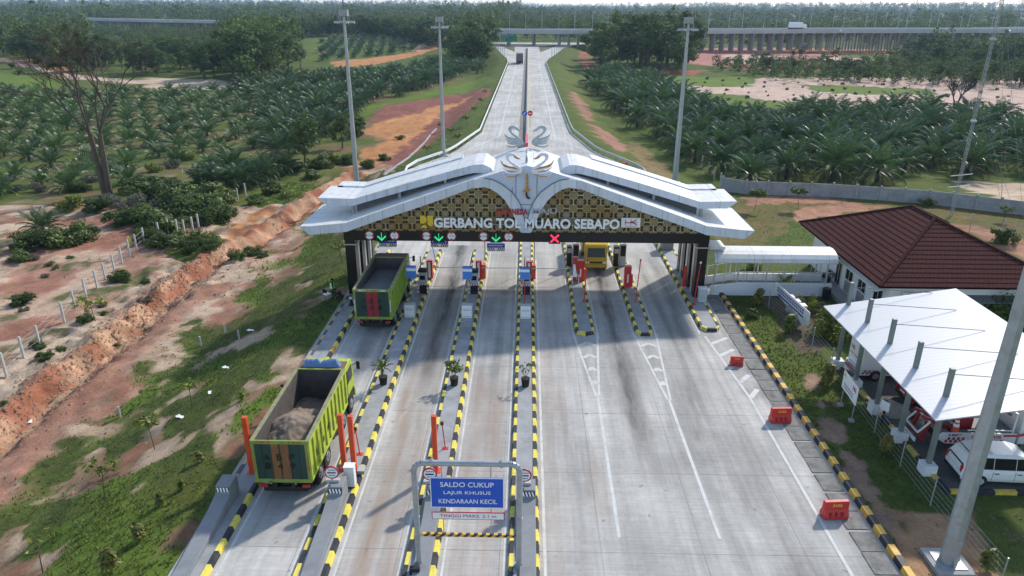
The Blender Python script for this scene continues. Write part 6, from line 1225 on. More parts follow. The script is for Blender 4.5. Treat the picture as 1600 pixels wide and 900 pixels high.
def panel_wall():
    A_ = [G(1128, 296), G(1165, 302), G(1300, 307), G(1450, 318), G(1600, 336), G(1700, 352)]; o = A_[0]; t = thing('concrete_fence', 'long grey precast concrete panel wall in front of the palm grove', 'wall', o); posts = []
    for a, b in zip(A_[:-1], A_[1:]):
        n = max(1, round((b-a).length/2.5)); posts += [a.lerp(b, k/n) for k in range(n)]
    posts.append(A_[-1])
    for p in posts: p.z = 0
    for p in posts: MB().box(p.x-o.x-.1, p.x-o.x+.1, p.y-o.y-.1, p.y-o.y+.1, -.5, 1.68).build('post', GREY, t)
    for a, b in zip(posts[:-1], posts[1:]):
        d = (b-a).normalized(); n_ = Vector((-d.y, d.x, 0))*.05; a1 = a-o+d*.1; b1 = b-o-d*.1; m_ = MB()
        for k in range(4): z0_ = -.45+k*.49; m_.hexa([a1-n_+Vector((0,0,z0_)), b1-n_+Vector((0,0,z0_)), b1+n_+Vector((0,0,z0_)), a1+n_+Vector((0,0,z0_))], [a1-n_+Vector((0,0,z0_+.47)), b1-n_+Vector((0,0,z0_+.47)), b1+n_+Vector((0,0,z0_+.47)), a1+n_+Vector((0,0,z0_+.47))])
        m_.build('wall_panel', PAD, t)
panel_wall()
def board(x0, y0, x1, y1, zb, zt, lab, name, rip=False):
    a = Vector((x0, y0, 0)); b = Vector((x1, y1, 0)); L = (b-a).length; t = thing(name, lab, 'sign board', a, math.atan2(b.y-a.y, b.x-a.x))
    pts = [(0, zb), (L*.3, zb), (L*.55, zb+.02), (L*.62, zb-.02), (L, zb), (L, zt), (0, zt)] if not rip else [(0, zb+.5), (L*.35, zb+.25), (L*.5, zb+.42), (L*.72, zb+.25), (L*.86, zb-.15), (L*.9, zb-.2), (L*.94, zb+.1), (L, zb+.25), (L, zt), (0, zt)]
    MB().prism(pts, 'y', -.02, .02).build('panel', SIGNW, t)
    return t, L
t, L = board(19.05, 51.3, 19.5, 45.4, .3, 1.5, 'torn white banner with blue lettering tied to the wire fence', 'banner', True)
w_ = MB(); [w_.box(.5+j*.33, .74+j*.33, -.028, -.021, z_, z_+.13) for j in range(14) for z_ in (.98, 1.18) if 0.5+j*.33 < L*.9]; w_.build('lettering', LBLU, t); MB().box(L*.12, L*.86, -.028, -.021, .72, .86).build('blue_strip', LBLU, t)
t, L = board(17.88, 35.9, 17.75, 33.8, 1.1, 2.15, 'white board on two thin posts beside the fence with red emblem', 'sign_board')
[MB().cyl((x, .04, 0), (x, .04, 2.1), .03, .03, 8).build('post', STEEL, t) for x in (.2, L-.2)]; [MB().box(x-.13, x+.13, -.09, .17, -.03, .12).build('footing', GREY, t) for x in (.2, L-.2)]
c = MB(); hk_logo(c, L-.62, 1.72, .45, .28, -.03, .014); c.build('company_emblem', LRED, t); y_ = MB(); y_.box(.12, .22, -.03, -.021, 1.85, 2.05); y_.box(.25, .34, -.03, -.021, 1.9, 2.05); y_.build('ministry_emblem', PUY, t)
w_ = MB(); [w_.box(.3+j*.14, .4+j*.14, -.03, -.021, z_, z_+.07) for j in range(10) for z_ in (1.28, 1.45)]; w_.build('lettering', BARR, t)
for k, (x, y) in enumerate(((19.2, 49.2), (19.35, 48.4), (19.5, 47.6))):
    t = thing('utility_box', 'pale grey utility pillar behind the torn banner, '+['farthest of three', 'middle of three', 'nearest of three'][k], 'utility box', (x+.35, y, 0), group='utility pillars behind the banner')
    t.scale = (.62, .8, .9); MB().box(-.28, .28, -.3, .3, .08, 1.25).build('pillar', ACU, t, bevel=.02); MB().box(-.34, .34, -.36, .36, 1.25, 1.33).build('lid', WHITE, t); MB().box(-.34, .34, -.34, .34, -.05, .08).build('plinth', GREY, t)
t = thing('bin', 'black bin at the corner of the office porch', 'bin', (23.2, 51.7, 0)); MB().cyl((0, 0, 0), (0, 0, .8), .28, .32, 14).build('bin_body', DARK, t); MB().cyl((0, 0, .8), (0, 0, .86), .34, .3, 14).build('lid', BLACK, t)
t = thing('bench', 'dark bench beside the office door', 'bench', (24.55, 55.2, .2), RAD(90)); MB().box(-.7, .7, -.2, .2, .4, .45).build('seat', BLACK, t); MB().box(-.7, .7, -.24, -.2, .5, .85).build('backrest', BLACK, t); [MB().box(x-.03, x+.03, -.18, .18, 0, .4).build('leg', BLACK, t) for x in (-.6, .6)]
# ------------------------------------------------------------------ guyed radio mast, fences on the left
t = thing('radio_mast', 'slender guyed lattice radio mast standing behind the office roof', 'radio mast', (46.0, 76.0, hz(46, 76)))
MR = M('mast_grey', (.32, .32, .33), .5); mb = MB(); H_ = 34
for a in (0, 2.094, 4.189):
    p = Vector((.16*math.cos(a), .16*math.sin(a), 0)); mb.cyl(p, p+Vector((0, 0, H_)), .03, .03, 5)
for k in range(68):
    for a in (0, 2.094, 4.189):
        p = Vector((.16*math.cos(a), .16*math.sin(a), k*.5)); q = Vector((.16*math.cos(a+2.094), .16*math.sin(a+2.094), k*.5+.5)); mb.bar(p, q, .02)
mb.build('lattice', MR, t); an = MB()
for zz in (3.2, 4.4): an.bar((-1.2, -.2, zz), (1.1, -.2, zz+.25), .05)
an.build('antenna', SIGNW, t)
for zz in (10, 18, 26): MB().box(-.22, .22, -.22, .22, zz, zz+.2).build('platform', ACU, t)
for a in (.6, 2.7, 4.8):
    g = MB()
    for zz in (12, 22, 32): g.cyl((0, 0, zz), (11*math.cos(a), 11*math.sin(a), .1), .015, .015, 4)
    g.build('guy_wire', BARR, t)
FP = [(10, 582), (38, 560), (62, 540), (100, 500), (118, 480), (135, 462), (152, 448), (166, 435), (178, 422), (190, 412), (202, 398), (212, 385), (224, 392)]
CPOST = M('weathered_post', (.42, .41, .38), .85, var=.2)
t = None; wps = []
for k, (px, py) in enumerate(((10, 586), (38, 560), (63, 541), (101, 503), (118, 483), (135, 464), (152, 450), (165, 438), (179, 424), (191, 411), (203, 400), (214, 391), (226, 380))):
    p = GT(px, py)
    if t is None: t = thing('fence_post_row', 'row of white concrete posts strung with wire crossing the bare red ground', 'fence', p); o0 = p
    MB().box(p.x-o0.x-.07, p.x-o0.x+.07, p.y-o0.y-.07, p.y-o0.y+.07, p.z-o0.z-.1, p.z-o0.z+1.7).build('post', CPOST, t); wps.append(p-o0)
w_ = MB(); [w_.cyl(a+Vector((0, 0, zz)), b+Vector((0, 0, zz)), .006, .006, 4) for a, b in zip(wps[:-1], wps[1:]) for zz in (.5, .95, 1.4)]; w_.build('wire', STEEL, t); t.name = 'wire_fence'
t = None
for k, (px, py) in enumerate(((249, 371), (264, 365), (278, 366), (289, 367), (302, 362), (311, 357), (348, 330), (359, 322), (372, 314), (384, 306))):
    p = GT(px, py)
    if t is None: t = thing('wire_fence', 'row of white concrete posts below the bushes beside the orange clearing', 'fence', p); o0 = p
    MB().box(p.x-o0.x-.08, p.x-o0.x+.08, p.y-o0.y-.08, p.y-o0.y+.08, p.z-o0.z-.1, p.z-o0.z+1.7).build('post', CPOST, t)
t = None
for k in range(18):
    u = k/17; px = 925+(1125-925)*u**0.8; py = 128+(292-128)*u
    p = GT(px, py)
    if t is None: t = thing('wire_fence', 'row of pale concrete posts along the edge of the palm grove', 'fence', p); o0 = p
    MB().box(p.x-o0.x-.09, p.x-o0.x+.09, p.y-o0.y-.09, p.y-o0.y+.09, p.z-o0.z-.1, p.z-o0.z+1.9).build('post', CPOST, t)
p = GT(203, 384); t = thing('marker_post', 'yellow marker post beside the fence on the left', 'marker post', p); MB().cyl((0, 0, 0), (0, 0, 1.0), .13, .13, 10).build('post', YEL, t); MB().cyl((0, 0, 1.0), (0, 0, 1.06), .14, .1, 10).build('cap', YEL, t)
# ------------------------------------------------------------------ median, guard rails, far signs, viaduct
md = thing('median_barrier', 'low concrete median barrier dividing the road beyond the canopy', 'road barrier', (0, 118, 0))
MB().prism([(-.3, 0), (.3, 0), (.13, .35), (.1, .85), (-.1, .85), (-.13, .35)], 'y', 0, 276).build('barrier_body', GREY, md); MB().box(-1.35, -.35, 0, 276, -.05, .05).build('median_strip', M('median_soil', (.2, .18, .15), .95, var=.3), md)
rb_ = MB(); rb_.prism([(-.22, 0), (.22, 0), (.16, 1.5), (-.16, 1.5)], 'y', -9, -.5); t = thing('red_barrier_wall', 'red barrier wall at the head of the median behind the canopy peak', 'barrier', (0, 118, 0)); rb_.build('barrier_body', REDO, t); MB().box(-.2, .2, -9, -.5, 1.5, 1.6).build('coping', RED, t)
for k, x in enumerate((-.45, .55)):
    t = thing('traffic_sign', ['round blue arrow sign on the median behind the canopy', 'round red no entry sign on the median behind the canopy'][k], 'traffic sign', (x, 134.0, 0)); MB().cyl((0, 0, 0), (0, 0, 2.6), .05, .05, 8).build('post', STEEL, t); MB().disc((0, 2.6), .48, -.1, -.06, 24).build('sign_face', BLUE if k == 0 else RED, t)
    m_ = MB(); (m_.bar((.16, -.11, 2.82), (-.14, -.11, 2.45), .02, .1), m_.bar((-.2, -.11, 2.42), (-.2, -.11, 2.68), .02, .09), m_.bar((-.22, -.11, 2.4), (.04, -.11, 2.4), .02, .09)) if k == 0 else m_.box(-.3, .3, -.115, -.101, 2.53, 2.67); m_.build('sign_symbol', SIGNW, t)
for s in (-1, 1):
    f = (lambda y: float(el(y))+.1) if s < 0 else (lambda y: float(er(y))-.1); ys = list(np.arange(84, 132, 4))+list(np.arange(135, 315, 9))
    t = thing('guard_rail', ['white guard rail along the left edge of the road beyond the canopy', 'grey steel guard rail along the right edge of the road beyond the canopy'][s > 0], 'guard rail', (f(84), 84, 0)); g = MB(); ps = MB()
    for a, b in zip(ys[:-1], ys[1:]):
        pa, pb = Vector((f(a)-f(84), a-84, .62)), Vector((f(b)-f(84), b-84, .62)); g.bar(pa, pb, .12, .34); ps.box(pa.x-.06, pa.x+.06, pa.y-.06, pa.y+.06, -.1, .6)
    g.build('rail_beam', WHITE if s < 0 else STEEL, t); ps.build('rail_post', STEEL, t)
t = thing('direction_sign', 'green overhead direction boards in front of the viaduct at the road junction', 'direction sign', (-14.5, 395, 0)); [MB().cyl((x, 0, 0), (x, 0, 7), .16, .16, 8).build('post', STEEL, t) for x in (-5, 5)]; [MB().box(x-4.2, x+4.2, -.3, -.1, 3.4, 6.4).build('green_board', GREEN_SIGN, t) for x in (-4.6, 4.6)]
lp = None; nlp = 0
for k in range(11):
    for s in (-1, 1):
        y = 318+k*11; x = (float(el(y))-.8) if s < 0 else (float(er(y))+.8); z_ = 0
        if lp is None:
            lp = thing('street_lamp', 'thin grey street lamp on the left ramp', 'street lamp', (x, y, z_), 0, 'street lamps along the ramps'); MB().cyl((0, 0, 0), (0, 0, 8.5), .1, .06, 6).build('pole', STEEL, lp); MB().bar((0, 0, 8.5), (1.6, 0, 8.9), .08).build('arm', STEEL, lp); MB().box(1.3, 2.1, -.12, .12, 8.85, 9.0).build('lamp_head', ACU, lp)
        elif k < 9: dup(lp, (x, y, z_), 0 if s < 0 else math.pi, 'thin grey street lamp on the left ramp' if s < 0 else 'thin grey street lamp on the right ramp')
VIA = [(-470, 745), (-390, 698), (-300, 648), (-210, 615), (-130, 570), (-70, 490), (-25, 427), (60, 416), (165, 412), (260, 425), (420, 500), (560, 590)]
V_ = thing('viaduct', 'long pale concrete viaduct on rows of piles crossing the whole background', 'viaduct', (0, 420, 0)); CONC = M('viaduct_concrete', (.46, .45, .44), .85, var=.12, scale=.1, dirt=(.2, .19, .18), dirt_amt=.4)
PILE = M('pile_concrete', (.30, .27, .26), .9, var=.15, scale=.2)
vp = [Vector((x, y-420, 0)) for x, y in VIA]; dk = MB(); rl = MB(); acc = 0; pier = None; np_ = 0
def zdk(x): return 7.3+1.6*smooth(0, 160, x) if x > 0 else 7.3
for a, b in zip(vp[:-1], vp[1:]):
    d = (b-a).normalized(); n_ = Vector((-d.y, d.x, 0)); za, zb = float(zdk(a.x)), float(zdk(b.x)); Z = Vector((0, 0, 1))
    for off in (0, 16):
        A_, B_ = a+n_*off, b+n_*off
        dk.hexa([A_-n_*6+Z*(za-1.1), B_-n_*6+Z*(zb-1.1), B_+n_*6+Z*(zb-1.1), A_+n_*6+Z*(za-1.1)], [A_-n_*6+Z*za, B_-n_*6+Z*zb, B_+n_*6+Z*zb, A_+n_*6+Z*za])
        for e_ in (-5.9, 5.9): rl.hexa([A_+n_*(e_-.12)+Z*za, B_+n_*(e_-.12)+Z*zb, B_+n_*(e_+.12)+Z*zb, A_+n_*(e_+.12)+Z*za], [A_+n_*(e_-.1)+Z*(za+.95), B_+n_*(e_-.1)+Z*(zb+.95), B_+n_*(e_+.1)+Z*(zb+.95), A_+n_*(e_+.1)+Z*(za+.95)])
    L = (b-a).length; step = 5.2 if a.x > -60 and b.x < 300 else 11
    while acc < L:
        p = a+d*acc
        if -26 < p.x < 10: acc += 9 if p.x > -25 else step
        if np_ < 98 and not (-400 > p.x):
            if pier is None:
                m_ = MB()
                for off in (-4.5, -1.5, 1.5, 4.5): m_.cyl((0, off, -3), (0, off, 5.7), .42, .42, 8)
                m_.box(-.55, .55, -5.6, 5.6, 5.4, 6.2); pier = m_.build('pier', PILE, V_); q = pier
            else: q = pier.copy(); scene.collection.objects.link(q); q.parent = V_
            z_ = float(zdk(p.x)); q.location = (p.x, p.y, z_-7.3); q.rotation_euler = (0, 0, math.atan2(d.y, d.x)); np_ += 1
        acc += step
    acc -= L
dk.build('deck', CONC, V_); rl.build('parapet', CONC, V_)
# wall piers of the second carriageway
m_ = MB(); rng_ = random.Random(2)
vl = None; rr2 = random.Random(5)
for k in range(34):
    x = -20+k*9.3; 
    y = float(np.interp(x, [p[0] for p in VIA], [p[1] for p in VIA]))+8+(7 if k % 2 else -1); zz = float(zdk(x))
    if vl is None:
        vl = thing('viaduct_lamp', 'thin street lamp standing on the long viaduct', 'street lamp', (x, y, zz), 0, 'street lamps on the viaduct'); MB().cyl((0, 0, 0), (0, 0, 10.5), .12, .07, 5).build('pole', ACU, vl); MB().bar((0, 0, 10.5), (1.5, 0, 10.8), .1).build('arm', ACU, vl)
    else: dup(vl, (x, y, zz), rr2.choice((0, math.pi)))
cu = thing('drain_channel', 'broken white concrete drain running down the embankment behind the canopy', 'drain', GT(612, 262))
pts = [GT(*q) for q in ((600, 275), (618, 262), (640, 246), (655, 232), (665, 222), (672, 212), (682, 202))]; o0 = pts[0]; cu.location = o0; c = MB()
for a, b in zip(pts[:-1], pts[1:]): c.bar(a-o0+Vector((0, 0, .12)), b-o0+Vector((0, 0, .08)), .3, .2)
c.build('channel_piece', GREY, cu)
# ------------------------------------------------------------------ vegetation
def in_poly(px, py, poly):
    x = np.asarray(px, float); y = np.asarray(py, float); ins = np.zeros(x.shape, bool); n = len(poly)
    for i in range(n):
        ax, ay = poly[i]; bx, by = poly[(i+1) % n]
        if ay == by: continue
        ins ^= ((ay > y) != (by > y)) & (x < (bx-ax)*(y-ay)/(by-ay)+ax)
    return ins
def region(poly):                       # photo outline -> outline on the land
    return [(q.x, q.y) for q in (GT(*p) for p in poly)]
def grid_pts(poly, sx, sy, rot, jit, seed):
    W_ = np.array(region(poly)); rng = np.random.default_rng(seed); c = W_.mean(0); R_ = np.hypot(*(W_-c).T).max()+10
    u, v = np.meshgrid(np.arange(-R_, R_, sx), np.arange(-R_, R_, sy)); u = u+(np.arange(v.shape[0]) % 2)[:, None]*sx/2
    u = u.ravel()+rng.normal(size=u.size)*jit; v = v.ravel()+rng.normal(size=v.size)*jit; a = RAD(rot)
    x = c[0]+u*math.cos(a)-v*math.sin(a); y = c[1]+u*math.sin(a)+v*math.cos(a); k = in_poly(x, y, W_); return np.stack([x[k], y[k]], 1)
# --- prototype meshes
def palm_meshes(tag_, n, nf, L, z0, hi, lo, nl, m):
    out = []
    for k in range(n):
        V, F, T = palm_crown(100+k*7+len(tag_), nf, L*(0.92+0.05*k), z0, hi, lo, nl); out.append((np_mesh('palm_crown', V, F, m, T), V, F, T))
    return out
YOUNG = palm_meshes('young', 5, 24, 3.5, 0.4, 84, 0, 11, PALMY)
MATURE = palm_meshes('mature', 5, 36, 5.2, 1.7, 84, -34, 15, PALM)
def trunk_mesh(h, r0, r1, wob=0.1, seed=0, m=None, limbs=0, spread=0.5):
    rng = random.Random(seed); mb = MB(); p = Vector((0, 0, -0.3)); n = 4; r = r0
    for k in range(n):
        q = Vector((rng.uniform(-wob, wob)*(k+1), rng.uniform(-wob, wob)*(k+1), h*(k+1)/n)); rr_ = r0+(r1-r0)*(k+1)/n; mb.cyl(p, q, r, rr_, 7, cap=False); p, r = q, rr_
        if k >= 1:
            for j in range(limbs):
                a = rng.random()*6.28; e = q+Vector((math.cos(a)*h*spread, math.sin(a)*h*spread, h*(0.25+0.2*rng.random()))); mb.cyl(q, e, r*.6, r*.15, 5, cap=False)
    o = mb.build('trunk', m or BARK); me = o.data; bpy.data.objects.remove(o); return me
PT_Y = trunk_mesh(0.55, .22, .26, 0, 1, PBARK); PT_M = trunk_mesh(1.9, .34, .3, .03, 2, PBARK)
def crown_clumps(seed, R_, zc, hz_, n, r):
    rng = np.random.default_rng(seed); out = []
    while len(out) < n:
        d = rng.normal(size=3); d /= np.linalg.norm(d); q = rng.random()**0.5; x, y, z = d[0]*R_*q, d[1]*R_*q, zc+d[2]*hz_*q
        if z > zc-hz_*0.95: out.append((x, y, z, r*(0.6+0.8*rng.random())))
    return out
BROAD = []
for k, (R_, zc, h_, n, r, nl, sz) in enumerate(((3.6, 6.4, 5.0, 34, 1.35, 2300, .33), (3.0, 7.4, 4.6, 30, 1.2, 1900, .33), (4.4, 6.2, 4.8, 38, 1.4, 2500, .35), (2.6, 5.6, 5.2, 28, 1.1, 1800, .31), (3.8, 6.8, 4.4, 30, 1.25, 2000, .33))):
    V, F, T = leaves(300+k, crown_clumps(k, R_, zc, h_, n, r), nl, sz, 1.0); BROAD.append((np_mesh('tree_crown', V, F, TREE, T), trunk_mesh(zc*.95, .24, .09, .12, k, BARK, 2, .28), V, F, T))
BUSHM = []
for k, (m, nl, sz) in enumerate(((BUSH, 2600, .115), (TREE, 2600, .105), (BUSH, 2200, .13), (LIME, 2200, .11), (GREYL, 1800, .09))):
    V, F, T = leaves(500+k, crown_clumps(40+k, 1.1, .7, .7, 26, .42), nl, sz, 1.0, .5, 1.9); BUSHM.append((np_mesh('bush_foliage', V, F, m, T), V, F, T))
V, F, T = leaves(611, crown_clumps(61, 3.0, 7.0, 3.6, 26, 1.1), 1500, .26, 1.0); GREYC = np_mesh('tree_crown', V, F, GREYL, T)
BSTEM = trunk_mesh(.8, .06, .03, .04, 9, BARK, 2, .5)
def plant(name, lab, cat, loc, parts, scale, rz, group=None):
    t = thing(name, lab, cat, loc, rz, group); t.scale = (scale,)*3 if not isinstance(scale, tuple) else scale
    for nm, me in parts: link(nm, me, t)
    return t
rv = random.Random(21)
def merged(name, protos, pts, scales, rots, m, lab=None, cat=None, grp=None):
    rng = np.random.default_rng(3); VV = []; FF = []; TT = []; o = 0
    for (x, y), s, r in zip(pts, scales, rots):
        V, F, T = protos[int(rng.integers(len(protos)))]; c, q = math.cos(r), math.sin(r); z = float(HT(x, y))
        VV.append(np.stack([x+s*(V[:, 0]*c-V[:, 1]*q), y+s*(V[:, 0]*q+V[:, 1]*c), z+s*V[:, 2]*(0.85+0.3*rng.random())], 1)); FF.append(F+o); TT.append(np.where(T < -.5, T, np.clip(T+rng.normal()*0.24, 0, 1))); o += len(V)
    return tag(link(name, np_mesh(name, np.concatenate(VV), np.concatenate(FF), m, np.concatenate(TT))), lab, cat, grp, 'stuff')
# --- oil palms
A_POLY = [(-260, 165), (-60, 128), (90, 150), (240, 142), (352, 143), (400, 165), (425, 215), (395, 246), (330, 262), (262, 262), (215, 285), (120, 300), (60, 320), (-60, 330), (-260, 335)]
B_POLY = [(352, 143), (425, 133), (520, 118), (600, 118), (690, 98), (742, 92), (760, 112), (715, 126), (645, 146), (572, 164), (548, 192), (520, 218), (505, 238), (470, 262), (425, 262), (400, 246), (425, 215), (400, 165)]
C_POLY = [(915, 136), (950, 122), (1000, 124), (1045, 150), (1085, 175), (1120, 190), (1290, 186), (1420, 184), (1490, 186), (1580, 200), (1760, 214), (1760, 262), (1580, 280), (1420, 287), (1330, 291), (1240, 293), (1165, 294), (1120, 280), (1060, 245), (1005, 212), (960, 178)]
pa = grid_pts(A_POLY, 7.6, 6.6, 28, .5, 1); pb = grid_pts(B_POLY, 7.2, 6.6, 20, 1.0, 2); pc = grid_pts(C_POLY, 7.6, 6.8, -12, .7, 3)
extra = [GT(*p) for p in ((318, 303), (345, 300), (372, 297), (398, 290), (418, 282), (445, 274), (330, 285), (365, 278), (70, 372))]
cand = [(p[0], p[1], 'a') for p in pa]+[(p[0], p[1], 'b') for p in pb]+[(p[0], p[1], 'c') for p in pc]+[(p.x, p.y, 'e') for p in extra]
def visible(x, y, z=1.0):
    px, py = project(x, y, z); return -90 < px < 1690
bt = GT(168, 303)
cand = [c for c in cand if visible(c[0], c[1]) and math.hypot(c[0]-bt.x, c[1]-bt.y) > 3]
cand.sort(key=lambda c: math.hypot(c[0], c[1])/(1.0 if c[2] == 'a' else 1.5))
LABP = {'a': ('young oil palm with bushy crown in the open rows left of the road', 'young oil palms in open rows'), 'b': ('oil palm with arching fronds in the dense grove left of the road', 'oil palms in the dense left grove'),
        'c': ('tall oil palm with glossy drooping fronds in the grove right of the road', 'oil palms in the right grove'), 'e': ('dark green oil palm at the edge of the bushes above the orange clearing', 'oil palms by the orange clearing')}
protoP = {}
rest = []
for i, (x, y, k) in enumerate(cand):
    if i >= 290: rest.append((x, y, k)); continue
    yng = k == 'a'; v = rv.randrange(5); s = rv.uniform(.72, 1.12) if yng else (rv.uniform(.72, .98) if k == 'b' else rv.uniform(.84, 1.1) if k == 'c' else rv.uniform(.6, .72))
    lab, grp = LABP[k]
    if i == 0 or (x, y) == (extra[-1].x, extra[-1].y):
        pass
    crown = (YOUNG if yng else MATURE)[v][0]
    t = thing('oil_palm', lab if k != 'e' or (x, y) != (extra[-1].x, extra[-1].y) else 'big bushy oil palm standing alone on the bare pink ground at left', 'palm tree', (x, y, hz(x, y)), rv.random()*6.28, None if (x, y) == (extra[-1].x, extra[-1].y) else grp)
    t.scale = (s, s, s*rv.uniform(.9, 1.1)); link('trunk', PT_Y if yng else PT_M, t); link('crown', crown, t)
if rest:
    ra = [r for r in rest if r[2] == 'a']; rb2 = [r for r in rest if r[2] != 'a']
    for nm, rr3, pr, m, s0 in (('young_palm_rows', ra, YOUNG, PALMY, .95), ('palm_grove', rb2, MATURE, PALM, .75)):
        if rr3: merged(nm, [p[1:] for p in pr], [(r[0], r[1]) for r in rr3], [s0*rv.uniform(.85, 1.15) for _ in rr3], [rv.random()*6.28 for _ in rr3], m)
# --- single broadleaf trees
TR = []
def trees(pxs, hmin, hmax, lab, grp): 
    for p in pxs: q = GT(*p); h = rv.uniform(hmin, hmax); TR.append((q.x, q.y, min(h, 11.5) if 120 < p[0] < 360 and q.x < 0 else h, lab, grp))
def scatter_px(poly, n, seed):
    rng = random.Random(seed); xs = [p[0] for p in poly]; ys = [p[1] for p in poly]; out = []; g = 0
    while len(out) < n and g < 20000:
        g += 1; p = (rng.uniform(min(xs), max(xs)), rng.uniform(min(ys), max(ys)))
        if bool(in_poly(np.array([p[0]]), np.array([p[1]]), poly)[0]): out.append(p)
    return out
trees(scatter_px([(935, 88), (985, 84), (1070, 90), (1085, 112), (1040, 118), (985, 108), (940, 112)], 30, 1), 14, 22, 'tall dense green tree in the clump right of the road beyond the palms', 'trees in the clump right of the road')
trees(scatter_px([(700, 84), (758, 76), (764, 96), (745, 106), (705, 100)], 16, 2), 12, 18, 'dense green tree beside the left edge of the far road', 'trees left of the far road')
trees(scatter_px([(-40, 88), (60, 84), (200, 96), (330, 104), (430, 104), (462, 108), (440, 128), (350, 128), (240, 118), (110, 108), (0, 90)], 66, 3), 9, 17, 'broadleaf forest tree behind the young palm rows on the left', 'forest edge trees at left')
trees(scatter_px([(1180, 112), (1300, 112), (1380, 104), (1480, 98), (1640, 100), (1640, 138), (1500, 138), (1350, 132), (1240, 126)], 62, 4), 4, 7.5, 'low bushy tree in the scrub belt between pale field and viaduct', 'scrub trees right of the pale field')
trees(scatter_px([(1380, 84), (1480, 84), (1640, 88), (1640, 118), (1500, 112), (1420, 100)], 22, 5), 8, 13, 'taller green tree below the viaduct at far right', 'trees below the viaduct at far right')
trees(((1238, 92), (1252, 90), (1285, 96), (1305, 94), (1128, 66), (1165, 72)), 4, 6, 'isolated round tree on the reddish field before the viaduct', 'isolated trees on the reddish field')
trees(((428, 180), (545, 140), (478, 262), (535, 232), (500, 150), (560, 215)), 5, 8, 'dark round broadleaf tree among the dense palms', 'broadleaf trees among the palms')
for k, (x, y, h, lab, grp) in enumerate(TR):
    if not visible(x, y): continue
    cr, tr = BROAD[rv.randrange(5)][:2]; s = h/11.5
    plant('broadleaf_tree', lab, 'tree', (x, y, hz(x, y)), (('trunk', tr), ('crown', cr)), (s*rv.uniform(.95, 1.3), s*rv.uniform(.95, 1.3), s), rv.random()*6.28, grp)
q = GT(452, 148); plant('broadleaf_tree', 'single bright yellow green tree crown among the dark palms at left', 'tree', (q.x, q.y, hz(q.x, q.y)), (('trunk', BSTEM), ('crown', BUSHM[3][0])), 2.4, 0)
for p, lab in (((135, 66+40), 'grey leafless looking tree at the edge of the left forest'), ((470, 108), 'pale grey twiggy tree left of the tree rows')):
    q = GT(*p); plant('broadleaf_tree', lab, 'tree', (q.x, q.y, hz(q.x, q.y)), (('trunk', BROAD[1][1]), ('crown', GREYC)), .9, 0)
# --- bushes near the camera
BU = [((208, 300), 1.5, 1), ((232, 308), 1.7, 0), ((258, 312), 1.9, 1), ((250, 296), 1.5, 0), ((282, 325), 1.9, 0), ((300, 318), 2.0, 2), ((322, 335), 2.1, 0), ((338, 322), 2.0, 2), ((305, 342), 2.0, 1), ((345, 345), 1.6, 1), ((242, 355), 1.8, 0), ((262, 362), 1.5, 2), ((225, 345), 1.4, 1), ((190, 350), 1.3, 1), ((205, 328), 1.4, 4), ((165, 322), 1.2, 4), ((150, 330), 1.3, 1), ((110, 328), 1.35, 3), ((92, 385), 1.6, 0), ((50, 388), 1.5, 1), ((118, 378), 1.5, 2), ((135, 372), 1.0, 1), ((230, 376), 1.1, 1), ((248, 384), 1.0, 2), ((275, 384), 1.0, 0), ((300, 390), .9, 1), ((330, 392), .9, 1), ((285, 376), .8, 3), ((370, 404), .75, 1), ((396, 398), .7, 1), ((410, 402), .5, 1), ((188, 440), .8, 1), ((34, 475), .75, 1), ((136, 502), .55, 1), ((33, 408), .9, 0), ((315, 375), .9, 3), ((520, 255), 1.3, 3), ((488, 278), 1.1, 0), ((545, 256), 1.2, 1), ((575, 262), 1.0, 1), ((600, 250), .9, 0), ((625, 218), .7, 0), ((556, 212), 1.2, 0), ((500, 262), 1.5, 2), ((462, 268), 1.4, 0), ((425, 300), 1.1, 2), ((400, 318), .9, 2), ((450, 310), .8, 3), ((240, 268), 1.0, 3), ((180, 272), .8, 1), ((290, 250), 1.2, 3), ((95, 545), .3, 1), ((60, 300), .9, 4), ((25, 300), .8, 4), ((140, 285), .8, 4), ((270, 262), .9, 4)]
BU += [(p, rv.uniform(.5, 1.5), rv.choice((0, 0, 1, 2, 3, 4, 4))) for p in scatter_px([(185, 305), (235, 292), (300, 285), (345, 310), (365, 340), (345, 352), (300, 350), (262, 376), (200, 352)], 26, 17)]
BU += [(p, rv.uniform(.5, .95), rv.choice((0, 0, 3, 1, 4))) for p in scatter_px(A_POLY, 48, 23)]
BU += [(p, rv.uniform(.25, .5), rv.choice((0, 1, 4))) for p in scatter_px([(0, 345), (120, 345), (260, 400), (330, 400), (240, 480), (0, 640)], 16, 18)]
for k, (p, s, v) in enumerate(BU):
    q = GT(*p); kind = ('leafy green', 'dark green', 'glossy green', 'yellow green', 'dry greyish')[v]
    plant('bush', kind+' bush on the rough ground or among the young palms at left', 'bush', (q.x, q.y, hz(q.x, q.y)-.1), (('stem', BSTEM), ('foliage', BUSHM[v][0])), (s*1.15, s*1.15, s), rv.random()*6.28, kind+' bushes on the left')
q = GT(1383, 695)
